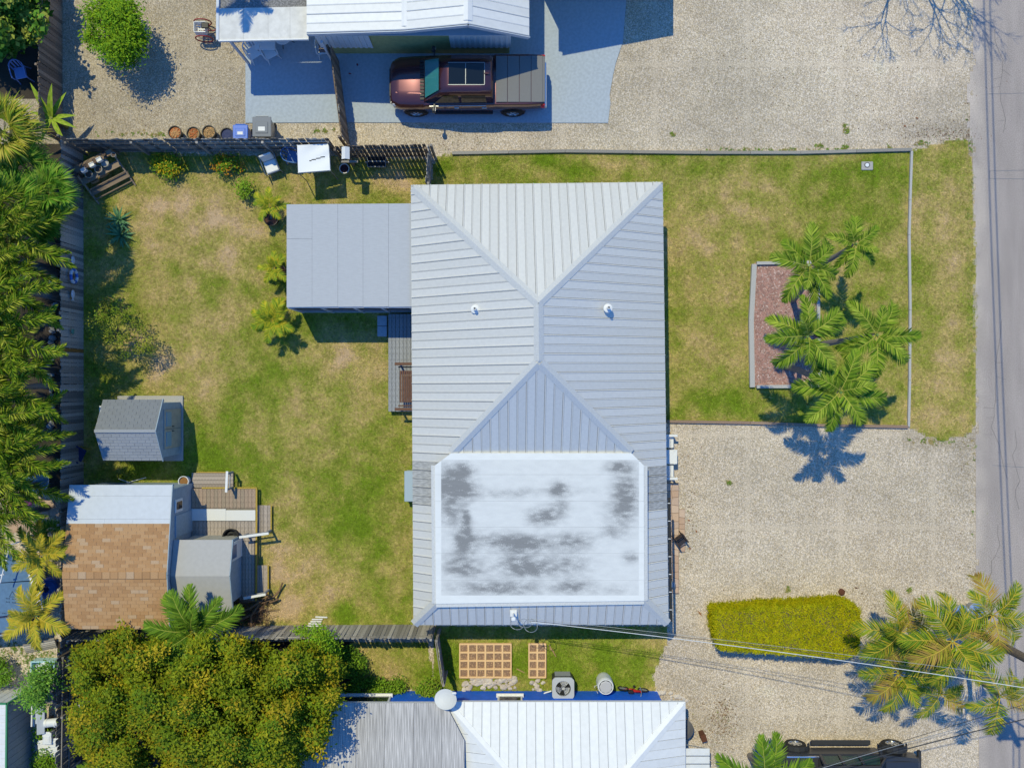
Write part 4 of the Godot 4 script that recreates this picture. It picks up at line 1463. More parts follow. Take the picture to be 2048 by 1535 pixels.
func make_sheds() -> void:
	# small grey gabled shed
	var s := thing("garden_shed", "small grey shingled garden shed on a pale concrete pad", "shed", Vector3(-14.3, 0, 1.7))
	var xa := -15.48
	var xb := -13.21
	var e := 1.95
	var r := 2.65
	shingle_slope(s, Vector3(xb, e, 0.6), Vector3(xa, e, 0.6), Vector3(xa, r, 1.74), 0.135, 0.3, "grey_shingle", 140, [0, 1, 1, 2])
	shingle_slope(s, Vector3(xa, e, 2.88), Vector3(xb, e, 2.88), Vector3(xb, r, 1.74), 0.135, 0.3, "light_shingle", 140, [1, 2, 3, 3])
	var rc := mb()
	rc.beam(Vector3(xa, r + 0.025, 1.74), Vector3(xb, r + 0.025, 1.74), 0.12, 0.02)
	wpart(s, "ridge_cap", rc, M.light_shingle1)
	for x in [xa + 0.12, xb - 0.05]:
		var w := mb()
		w.slab(PackedVector2Array([Vector2(0.72, 0.1), Vector2(2.78, 0.1), Vector2(2.78, 2.0), Vector2(1.74, 2.58), Vector2(0.72, 2.0)]), Vector3(x, 0, 0), Vector3.BACK, Vector3.UP, -0.03, 0.03)
		wpart(s, "wall", w, M.shed_wall)
	for z in [0.75, 2.74]:
		var w := mb()
		w.box(Vector3(-14.3, 1.0, z), Vector3(1.98, 1.8, 0.06))
		wpart(s, "wall", w, M.shed_wall)
	for k in 2:
		var z0 := 0.98 + k * 0.76
		var b := mb()
		b.cbox(Vector3(-13.21, 1.0, z0 + 0.37), Vector3(0.04, 1.72, 0.74), 0.01)
		var dr := wpart(s, "door", b, M.shed_wall_tan)
		var pl := mb()
		pl.cbox(Vector3(-13.185, 1.45, z0 + 0.37), Vector3(0.03, 0.5, 0.55), 0.01)
		wpart(dr, "door_panel", pl, mat(Color(0.20, 0.36, 0.48), 0.5))
		var hd := mb()
		hd.cbox(Vector3(-13.16, 1.05, z0 + (0.66 if k == 0 else 0.08)), Vector3(0.05, 0.14, 0.03), 0.008)
		wpart(dr, "handle", hd, M.dark_metal)
	for q in [[Vector3(xb + 0.01, e + 0.0, 0.58), Vector3(xb + 0.01, r + 0.01, 1.74)], [Vector3(xb + 0.01, r + 0.01, 1.74), Vector3(xb + 0.01, e, 2.9)]]:
		var b := mb()
		b.beam(q[0], q[1], 0.03, 0.11)
		wpart(s, "barge_board", b, M.shed_wall)
	var pd := mb()
	pd.cbox(at(300, 856) + Vector3(0.03, 0.05, 0), Vector3(2.62, 0.1, 2.6), 0.015)
	single("shed_pad", "pale stained concrete pad showing under the grey shed", "slab", pd, M.pale_concrete, at(300, 856))
	var wp := mb()
	wp.cbox(Vector3(-15.66, 1.5, 1.52), Vector3(0.36, 0.03, 1.36), 0.008, Basis(Vector3.BACK, 0.12))
	wp.box(Vector3(-15.66, 0.745, 0.95), Vector3(0.05, 1.46, 0.05))
	wp.box(Vector3(-15.66, 0.745, 2.1), Vector3(0.05, 1.46, 0.05))
	single("work_shelf", "white work shelf on legs behind the grey shed", "shelf", wp, M.white_paint, Vector3(-15.66, 0, 1.52))
	# tan shingled shed with a white metal lower slope
	var g := thing("shingled_shed", "large shed with tan shingles and pale sheet metal lower roof", "shed", Vector3(-14.6, 0, 6.5))
	var x0 := -16.5
	var x1 := -12.67
	var hN := func(z: float) -> float: return lerpf(2.45, 3.0, (z - 3.76) / 3.25)
	var zsp := 5.17
	var mt := [[3.76, 4.16], [4.165, 5.0], [5.005, zsp]]
	for q in mt:
		var xs := [x0, x1] if q[0] < 4.9 else [x0, -15.1, -14.05, x1]
		for i in xs.size() - 1:
			var b := mb()
			var a := Vector3(xs[i] + (0.004 if i else 0.0), hN.call(q[0]), q[0])
			var c := Vector3(xs[i + 1], hN.call(q[1]), q[1])
			var fr := plane_of(Vector3(xs[i + 1], a.y, a.z), a, c)
			b.slab(PackedVector2Array([Vector2(0, 0), Vector2(c.x - a.x, 0), Vector2(c.x - a.x, (c - a).dot(fr[1])), Vector2(0, (c - a).dot(fr[1]))]), Vector3(xs[i + 1], a.y, a.z), fr[0], fr[1], 0.0, 0.012)
			wpart(g, "roof_sheet", b, M.blue_white)
	var used := shingle_slope(g, Vector3(x1, hN.call(zsp) + 0.012, zsp), Vector3(x0, hN.call(zsp) + 0.012, zsp), Vector3(x0, 3.0, 7.01), 0.137, 0.31, "tan_shingle", 190)
	shingle_slope(g, Vector3(x0, 2.74, 9.05), Vector3(x1, 2.74, 9.05), Vector3(x1, 3.0, 7.01), 0.137, 0.31, "tan_shingle", 290 - used)
	for i in 13:
		var b := mb()
		b.cbox(Vector3(x0 + 0.15 + i * 0.294, 3.03, 7.01), Vector3(0.285, 0.02, 0.26), 0.006)
		wpart(g, "ridge_shingle", b, M["tan_shingle%d" % [0, 1, 3, 0, 2, 1][i % 6]])
	for x in [x0 + 0.1, x1 - 0.1]:
		var w := mb()
		w.slab(PackedVector2Array([Vector2(3.95, 0), Vector2(8.9, 0), Vector2(8.9, 2.66), Vector2(7.01, 2.9), Vector2(3.95, 2.36)]), Vector3(x, 0, 0), Vector3.BACK, Vector3.UP, -0.04, 0.04)
		wpart(g, "wall", w, M.shed_wall)
	for z in [3.98, 8.86]:
		var w := mb()
		w.box(Vector3(-14.58, 1.17, z), Vector3(3.55, 2.34, 0.08))
		wpart(g, "wall", w, M.shed_wall)
	var bb := mb()
	bb.beam(Vector3(x1 + 0.02, 2.43, 3.74), Vector3(x1 + 0.02, 2.98, 7.01), 0.03, 0.12)
	wpart(g, "barge_board", bb, M.shed_wall)
	var bc := mb()
	bc.beam(Vector3(x1 + 0.02, 2.98, 7.01), Vector3(x1 + 0.02, 2.72, 9.07), 0.03, 0.12)
	wpart(g, "barge_board", bc, M.shed_wall)
	var wn := mb()
	wn.cbox(Vector3(-12.71, 1.7, 4.62), Vector3(0.05, 0.75, 0.5), 0.02)
	var win := wpart(g, "window", wn, M.white_paint)
	var wg := mb()
	wg.cbox(Vector3(-12.69, 1.7, 4.62), Vector3(0.05, 0.55, 0.3), 0.02)
	wpart(win, "pane", wg, M.glass_dark)
	var dd := mb()
	dd.cbox(Vector3(-12.71, 1.05, 5.4), Vector3(0.05, 2.0, 0.85), 0.01)
	wpart(g, "door", dd, mat(Color(0.30, 0.42, 0.52), 0.6, T.soft, Vector3.ONE))
	# low grey hut beside it
	var h := thing("grey_hut", "low hut with smooth grey felt gable roof beside the deck", "hut", Vector3(-11.6, 0, 7.2))
	for q in [[5.85, 2.2, 7.14, 2.55], [8.55, 2.2, 7.14, 2.55]]:
		var ea := Vector3(-12.71, q[1], q[0])
		var eb := Vector3(-10.52, q[1], q[0])
		var fr := plane_of(ea, eb, Vector3(-10.52, q[3], q[2]))
		var ln: float = (Vector3(-10.52, q[3], q[2]) - ea).dot(fr[1])
		var b := mb()
		b.slab(PackedVector2Array([Vector2(0, 0), Vector2(2.19, 0), Vector2(2.19, ln), Vector2(0, ln)]), ea, fr[0], fr[1], -0.05, 0.0)
		wpart(h, "roof_slope", b, M.shed_roll)
	var fa := mb()
	fa.slab(PackedVector2Array([Vector2(6.0, 0), Vector2(8.4, 0), Vector2(8.4, 2.16), Vector2(7.14, 2.48), Vector2(6.0, 2.16)]), Vector3(-10.78, 0, 0), Vector3.BACK, Vector3.UP, -0.03, 0.03)
	wpart(h, "wall", fa, M.shed_wall)
	for z in [6.02, 8.38]:
		var w := mb()
		w.box(Vector3(-11.7, 1.06, z), Vector3(1.78, 2.12, 0.06))
		wpart(h, "wall", w, M.shed_wall_tan)
	var hd2 := mb()
	hd2.cbox(Vector3(-10.72, 1.2, 6.45), Vector3(0.05, 1.75, 0.72), 0.01)
	var hdr := wpart(h, "door", hd2, M.white_paint)
	var hp := mb()
	hp.box(Vector3(-10.69, 1.5, 6.45), Vector3(0.02, 0.8, 0.5))
	wpart(hdr, "pane", hp, mat(Color(0.03, 0.12, 0.28), 0.3))
	for z in [5.85, 8.55]:
		var b := mb()
		b.beam(Vector3(-10.5, 2.14, z), Vector3(-10.5, 2.5, 7.14), 0.03, 0.11)
		wpart(h, "barge_board", b, M.shed_wall)
	make_shed_deck()

func make_shed_deck() -> void:
	var d := thing("shed_deck", "weathered brown plank deck with yellow edges in front of the sheds", "deck", Vector3(-11.2, 0, 5.5))
	var y := 0.3
	# boards run away from the white board on both sides
	var n := 17
	for i in n:
		var x := -12.72 + (i + 0.5) * 2.55 / n
		var b := mb()
		b.cbox(Vector3(x, y, 4.54), Vector3(2.55 / n - 0.008, 0.03, 0.78), 0.005)
		wpart(d, "deck_plank", b, M["board_z%d" % (randi() % 4)])
		var c := mb()
		c.cbox(Vector3(x, y, 5.83), Vector3(2.55 / n - 0.008, 0.03, 0.78), 0.005)
		wpart(d, "deck_plank", c, M["pale_plank%d" % (randi() % 4)])
	for q in [[-12.72, -11.35, 4.95, 5.42], [-11.345, -10.18, 5.0, 5.42]]:
		var b := mb()
		b.cbox(Vector3((q[0] + q[1]) * 0.5, y + 0.012, (q[2] + q[3]) * 0.5), Vector3(q[1] - q[0], 0.03, q[3] - q[2]), 0.006)
		wpart(d, "white_board", b, M.chipped_white)
	for i in 5:
		var b := mb()
		b.cbox(Vector3(-10.76 + i * 0.12, y, 7.4), Vector3(0.112, 0.03, 2.34), 0.005)
		wpart(d, "deck_plank", b, M["pale_plank%d" % (randi() % 4)])
	for q in [[Vector3(-12.3, y + 0.02, 4.12), Vector3(-10.12, y + 0.02, 4.12)], [Vector3(-10.13, y + 0.02, 4.15), Vector3(-10.15, y + 0.02, 8.6)]]:
		var b := mb()
		b.beam(q[0], q[1], 0.06, 0.05)
		wpart(d, "yellow_edge", b, M.yellow_paint)
	var sk := mb()
	sk.box(Vector3(-11.44, 0.14, 5.1), Vector3(2.5, 0.26, 1.9))
	sk.box(Vector3(-10.47, 0.14, 7.3), Vector3(0.6, 0.26, 2.4))
	wpart(d, "deck_frame", sk, M.board_x0)
	# low steps, each with one yellow edge
	var st := [["upper plank step with yellow edge at the lawn end of the deck", [383, 945, 466, 975], "x", 4], ["side plank step with yellow edge beside the white board", [514, 1010, 541, 1064], "z", 4], ["shaded plank step with yellow edge near the branch pile", [511, 1130, 535, 1190], "z", 3]]
	for q in st:
		var a := at(q[1][0], q[1][1], 0.15)
		var c := at(q[1][2], q[1][3], 0.15)
		var t := thing("plank_step", q[0], "step", Vector3((a.x + c.x) * 0.5, 0, (a.z + c.z) * 0.5))
		for i in q[3]:
			var b := mb()
			if q[2] == "x":
				var w: float = (c.z - a.z) / q[3]
				b.cbox(Vector3((a.x + c.x) * 0.5, 0.14, a.z + (i + 0.5) * w), Vector3(c.x - a.x, 0.03, w - 0.01), 0.005)
			else:
				var w: float = (c.x - a.x) / q[3]
				b.cbox(Vector3(a.x + (i + 0.5) * w, 0.14, (a.z + c.z) * 0.5), Vector3(w - 0.01, 0.03, c.z - a.z), 0.005)
			wpart(t, "step_plank", b, M["pale_plank%d" % (randi() % 4)])
		var e := mb()
		if q[2] == "x": e.beam(Vector3(a.x + 0.2, 0.15, a.z - 0.02), Vector3(c.x, 0.15, a.z - 0.02), 0.04, 0.06)
		else: e.beam(Vector3(c.x + 0.025, 0.15, a.z), Vector3(c.x + 0.025, 0.15, c.z), 0.045, 0.06)
		wpart(t, "yellow_edge", e, M.yellow_paint)
		var f := mb()
		f.box(Vector3((a.x + c.x) * 0.5, 0.06, (a.z + c.z) * 0.5), Vector3(c.x - a.x - 0.06, 0.12, c.z - a.z - 0.06))
		wpart(t, "step_frame", f, M.board_x0)
	# white handrails
	for q in [["short white handrail over the upper deck step", at(454, 942, 1.0), at(452, 984, 1.0), 0.15], ["white handrail leading from the hut door over the side of the deck", at(478, 1074, 1.0), at(537, 1066, 1.0), 0.15], ["bent white handrail above the branch pile", at(487, 1196, 1.0), at(531, 1188, 1.0), 0.15]]:
		var a: Vector3 = q[1]
		var c: Vector3 = q[2]
		var t := thing("handrail", q[0], "handrail", Vector3((a.x + c.x) * 0.5, q[3], (a.z + c.z) * 0.5))
		var b := mb()
		b.beam(a, c, 0.09, 0.04)
		wpart(t, "top_rail", b, M.white_paint)
		for k in [0.12, 0.88]:
			var p := a.lerp(c, k)
			var l := mb()
			l.beam(p - Vector3(0, 0.02, 0), Vector3(p.x, 0.3 if k < 0.5 else 0.15, p.z), 0.07, 0.07)
			wpart(t, "post", l, M.grey_deck1)
		var m := mb()
		m.beam(a.lerp(c, 0.12) - Vector3(0, 0.4, 0), a.lerp(c, 0.88) - Vector3(0, 0.4, 0), 0.04, 0.05)
		wpart(t, "mid_rail", m, M.grey_deck1)
# ---------------------------------------------------------------- vehicles
# closed ring across a vehicle: half widths and heights from the sill over the top, mirrored
func ring_x(x: float, zc: float, pts: Array) -> PackedVector3Array:
	var out := PackedVector3Array()
	for p in pts: out.append(Vector3(x, p[1], zc + p[0]))
	for i in range(pts.size() - 1, -1, -1): out.append(Vector3(x, pts[i][1], zc - pts[i][0]))
	return out

func wheel(t: Node3D, c: Vector3, r: float, w: float, side: float) -> void:
	var bs := Basis(Vector3.RIGHT, PI / 2 * side)      # axle along z
	var b := mb()
	b.lathe(c, [Vector2(r * 0.62, -w * 0.5), Vector2(r * 0.93, -w * 0.5), Vector2(r, -w * 0.36), Vector2(r, w * 0.36), Vector2(r * 0.93, w * 0.5), Vector2(r * 0.64, w * 0.5), Vector2(r * 0.62, w * 0.3)], 28, bs)
	var wh := wpart(t, "wheel", b, M.rubber)
	var k := mb()
	k.lathe(c, [Vector2(r * 0.64, w * 0.44), Vector2(r * 0.57, w * 0.46), Vector2(r * 0.55, w * 0.2)], 28, bs)
	for i in 6:
		var a := TAU * i / 6.0
		var d := bs * Vector3(cos(a), 0, sin(a))
		k.beam(c + bs * Vector3(0, w * 0.36, 0) + d * r * 0.08, c + bs * Vector3(0, w * 0.3, 0) + d * r * 0.58, 0.07, 0.05, bs * Vector3.UP)
	k.lathe(c, [Vector2(r * 0.16, w * 0.3), Vector2(r * 0.15, w * 0.42), Vector2(0, w * 0.43)], 14, bs)
	wpart(wh, "rim", k, M.chrome)
	var h := mb()
	h.lathe(c, [Vector2(r * 0.6, w * 0.1), Vector2(0, w * 0.1)], 20, bs)
	wpart(wh, "brake_disc", h, M.dark_metal)

func make_vehicles() -> void:
	M.maroon = mat(Color(0.10, 0.032, 0.036), 0.26, null, Vector3.ONE, 0.55)
	M.maroon.clearcoat_enabled = true
	M.maroon.clearcoat = 1.0
	M.maroon.clearcoat_roughness = 0.04
	M.car_glass = mat(Color(0.01, 0.014, 0.018), 0.03)
	M.tonneau = mat(Color(0.24, 0.24, 0.24), 0.75, T.fine, Vector3.ONE * 1.5)
	make_pickup()
	make_offroader()

func make_pickup() -> void:
	var zc := -11.72
	var t := thing("pickup_truck", "dark maroon crew cab pickup with grey bed cover parked on the blue slab", "pickup", Vector3(-1.71, 0.035, zc))
	var g := 0.035
	# body: sections from the nose (left) to the tailgate
	var secs := [
		[-4.72, [[0.55, 0.50], [0.72, 0.52], [0.76, 0.70], [0.74, 0.92], [0.60, 1.02], [0.3, 1.05]]],
		[-4.62, [[0.70, 0.40], [0.88, 0.48], [0.90, 0.72], [0.86, 0.98], [0.70, 1.09], [0.35, 1.12]]],
		[-4.35, [[0.80, 0.36], [0.97, 0.48], [0.99, 0.78], [0.95, 1.04], [0.76, 1.15], [0.38, 1.18]]],
		[-3.9, [[0.84, 0.36], [1.00, 0.50], [1.015, 0.82], [0.97, 1.08], [0.78, 1.19], [0.4, 1.22]]],
		[-3.45, [[0.85, 0.36], [1.00, 0.50], [1.015, 0.84], [0.97, 1.12], [0.80, 1.22], [0.4, 1.25]]],
		[-3.3, [[0.85, 0.36], [0.995, 0.50], [1.01, 0.84], [0.97, 1.14], [0.90, 1.20], [0.45, 1.2]]],
		[-2.0, [[0.85, 0.34], [0.99, 0.48], [1.01, 0.84], [0.965, 1.18], [0.90, 1.22], [0.45, 1.22]]],
		[-0.72, [[0.85, 0.34], [0.99, 0.48], [1.01, 0.86], [0.97, 1.22], [0.92, 1.26], [0.45, 1.26]]],
		[-0.66, [[0.85, 0.36], [0.985, 0.50], [1.01, 0.86], [0.98, 1.28], [0.93, 1.32], [0.45, 1.31]]],
		[0.6, [[0.84, 0.40], [0.985, 0.54], [1.01, 0.88], [0.98, 1.30], [0.93, 1.34], [0.45, 1.33]]],
		[1.16, [[0.82, 0.44], [0.96, 0.56], [0.98, 0.90], [0.95, 1.30], [0.90, 1.34], [0.45, 1.33]]],
		[1.26, [[0.78, 0.50], [0.92, 0.60], [0.94, 0.90], [0.91, 1.26], [0.86, 1.31], [0.43, 1.31]]]]
	var rings := []
	for s in secs:
		var r := ring_x(s[0], zc, s[1])
		for i in r.size(): r[i].y += g
		rings.append(r)
	var b := mb()
	b.loft(rings, true, true)
	wpart(t, "body", b, M.maroon)
	# wheel arches as dark rings, wheels
	for x in [-3.78, 0.03]:
		for s in [-1.0, 1.0]:
			var c := Vector3(x, 0.40 + g, zc + s * 0.925)
			wheel(t, c, 0.40, 0.28, s)
			var a := mb()
			a.lathe(Vector3(x, 0.42 + g, zc + s * 0.99), [Vector2(0.40, -0.02), Vector2(0.50, 0.015), Vector2(0.52, -0.02)], 26, Basis(Vector3.RIGHT, PI / 2 * s))
			wpart(t, "wheel_arch", a, M.maroon)
			var ai := mb()
			ai.lathe(Vector3(x, 0.42 + g, zc + s * 1.006), [Vector2(0.47, 0.0), Vector2(0.0, 0.0)], 26, Basis(Vector3.RIGHT, PI / 2 * s))
			wpart(t, "arch_liner", ai, M.rubber)
	# cab
	var cab := [
		[-3.40, [[0.86, 1.20], [0.82, 1.22], [0.5, 1.24]]],
		[-2.72, [[0.88, 1.20], [0.72, 1.84], [0.42, 1.88]]],
		[-2.3, [[0.89, 1.20], [0.73, 1.90], [0.44, 1.95]]],
		[-1.2, [[0.90, 1.22], [0.73, 1.91], [0.44, 1.96]]],
		[-0.84, [[0.90, 1.24], [0.72, 1.88], [0.42, 1.92]]],
		[-0.72, [[0.89, 1.26], [0.76, 1.60], [0.42, 1.62]]]]
	var cr := []
	for s in cab:
		var r := ring_x(s[0], zc, s[1])
		for i in r.size(): r[i].y += g
		cr.append(r)
	var cb := mb()
	cb.loft(cr, true, true)
	wpart(t, "cab", cb, M.maroon)
	# windscreen with a silver-green sun shade under it
	var ws := mb()
	var n0 := Vector3(-3.40, 1.33 + g, zc)
	var n1 := Vector3(-2.74, 1.965 + g, zc)
	ws.quad(n0 + Vector3(0, 0, -0.76), n0 + Vector3(0, 0, 0.76), n1 + Vector3(0, 0, 0.64), n1 + Vector3(0, 0, -0.64))
	var sh := mb()
	var cols := 9
	for i in cols:
		var f0 := float(i) / cols
		var f1 := float(i + 1) / cols
		var up := Vector3(0.0, -0.035, 0)
		var zig := 0.012 if i % 2 else 0.0
		var zig2 := 0.0 if i % 2 else 0.012
		sh.quad(n0 + Vector3(0.05, 0.055 + zig, lerpf(-0.72, 0.72, f0)) + up, n0 + Vector3(0.05, 0.055 + zig2, lerpf(-0.72, 0.72, f1)) + up, n1 + Vector3(-0.04, -0.03 + zig2, lerpf(-0.6, 0.6, f1)) + up, n1 + Vector3(-0.04, -0.03 + zig, lerpf(-0.6, 0.6, f0)) + up)
	var wsm := mat(Color(0.02, 0.03, 0.03), 0.02)
	wsm.transparency = BaseMaterial3D.TRANSPARENCY_ALPHA
	wsm.albedo_color.a = 0.15
	var w := wpart(t, "windscreen", ws, wsm)
	wpart(w, "sun_shade", sh, mat(Color(0.10, 0.62, 0.66), 0.35, T.grain, Vector3.ONE * 2.0, 0.3))
	# side windows
	for s in [-1.0, 1.0]:
		for q in [[-2.98, -2.02, 1.27, 1.74, -2.62], [-1.94, -0.98, 1.28, 1.76, -1.94]]:
			var sw := mb()
			var z0: float = zc + s * 0.893
			var z1: float = zc + s * 0.775
			sw.quad(Vector3(q[0], q[2] + g, z0), Vector3(q[1], q[2] + g, z0), Vector3(q[1] - 0.04, q[3] + g, z1), Vector3(q[4], q[3] + g, z1))
			wpart(t, "side_window", sw, M.car_glass)
		for x in [-2.05, -0.98]:
			var hb := mb()
			hb.cbox(Vector3(x - 0.1, 1.02 + g, zc + s * 1.01), Vector3(0.2, 0.045, 0.05), 0.012)
			wpart(t, "door_handle", hb, M.chrome)
		var st := mb()
		st.beam(Vector3(-3.2, 1.155 + g, zc + s * 0.985), Vector3(-1.0, 1.21 + g, zc + s * 0.98), 0.012, 0.03)
		wpart(t, "window_trim", st, M.chrome)
		for x in [-2.9, -1.98, -0.93]:
			var seam := mb()
			seam.beam(Vector3(x, 0.5 + g, zc + s * 1.003), Vector3(x, 1.15 + g, zc + s * 0.978), 0.012, 0.012, Vector3.RIGHT)
			wpart(t, "door_seam", seam, M.rubber)
		var mr := mb()
		mr.cbox(Vector3(-3.02, 1.30 + g, zc + s * 1.17), Vector3(0.14, 0.24, 0.2), 0.04)
		mr.beam(Vector3(-3.0, 1.24 + g, zc + s * 0.93), Vector3(-3.0, 1.26 + g, zc + s * 1.1), 0.06, 0.05)
		var mi := wpart(t, "side_mirror", mr, M.dark_metal)
		var mg := mb()
		mg.cbox(Vector3(-2.945, 1.30 + g, zc + s * 1.17), Vector3(0.015, 0.19, 0.15), 0.005)
		wpart(mi, "mirror_glass", mg, M.chrome)
		var sp := mb()
		sp.cbox(Vector3(-1.9, 0.38 + g, zc + s * 1.0), Vector3(2.3, 0.06, 0.12), 0.02)
		wpart(t, "running_board", sp, M.dark_metal)
		var tl := mb()
		tl.cbox(Vector3(1.19, 1.08 + g, zc + s * 0.935), Vector3(0.18, 0.36, 0.09), 0.02)
		wpart(t, "tail_light", tl, mat(Color(0.5, 0.02, 0.02), 0.15))
		var hl := mb()
		hl.cbox(Vector3(-4.52, 0.90 + g, zc + s * 0.80), Vector3(0.26, 0.22, 0.2), 0.04)
		wpart(t, "headlight", hl, mat(Color(0.5, 0.52, 0.55), 0.08))
	# glass roof panels with a bright frame
	for q in [[-2.40, -1.77], [-1.74, -1.06]]:
		var sr := mb()
		sr.quad(Vector3(q[0], 1.966 + g, zc - 0.40), Vector3(q[0], 1.966 + g, zc + 0.40), Vector3(q[1], 1.971 + g, zc + 0.40), Vector3(q[1], 1.971 + g, zc - 0.40))
		wpart(t, "glass_roof", sr, M.car_glass)
	for q in [[-2.42, -0.42, -1.04, -0.42], [-2.42, 0.42, -1.04, 0.42], [-1.04, -0.42, -1.04, 0.42], [-1.755, -0.4, -1.755, 0.4]]:
		var sf := mb()
		sf.beam(Vector3(q[0], 1.968 + g, zc + q[1]), Vector3(q[2], 1.97 + g, zc + q[3]), 0.022, 0.016)
		wpart(t, "roof_trim", sf, M.grey_metal)
	# hood creases
	for s in [-1.0, 1.0]:
		var hc := mb()
		hc.beam(Vector3(-4.5, 1.135 + g, zc + s * 0.44), Vector3(-3.5, 1.255 + g, zc + s * 0.52), 0.05, 0.02)
		wpart(t, "hood_ridge", hc, M.maroon)
	var cw := mb()
	for i in 12:
		cw.cbox(Vector3(-3.47, 1.27 + g, zc - 0.72 + i * 0.131), Vector3(0.16, 0.014, 0.09), 0.004)
	wpart(t, "cowl_vent", cw, M.black_plastic)
	# bed cover in four panels
	for i in 4:
		var c := mb()
		c.cbox(Vector3(-0.62 + 0.22 + i * 0.455, 1.365 + g, zc), Vector3(0.44, 0.035, 1.78), 0.012)
		wpart(t, "bed_cover_panel", c, M.tonneau)
	var tg := mb()
	tg.cbox(Vector3(1.225, 1.34 + g, zc), Vector3(0.09, 0.05, 1.76), 0.015)
	wpart(t, "tailgate_cap", tg, M.tonneau)
	var bp := mb()
	bp.cbox(Vector3(1.29, 0.62 + g, zc), Vector3(0.14, 0.2, 1.8), 0.04)
	wpart(t, "rear_bumper", bp, M.chrome)
	var fb := mb()
	fb.cbox(Vector3(-4.73, 0.60 + g, zc), Vector3(0.14, 0.24, 1.5), 0.05)
	wpart(t, "front_bumper", fb, M.chrome)
	var gr := mb()
	gr.cbox(Vector3(-4.74, 0.88 + g, zc), Vector3(0.06, 0.24, 1.1), 0.02)
	wpart(t, "grille", gr, M.dark_metal)
	var an := mb()
	an.cbox(Vector3(-0.95, 1.99 + g, zc), Vector3(0.2, 0.06, 0.05), 0.02)
	wpart(t, "roof_antenna", an, M.maroon)

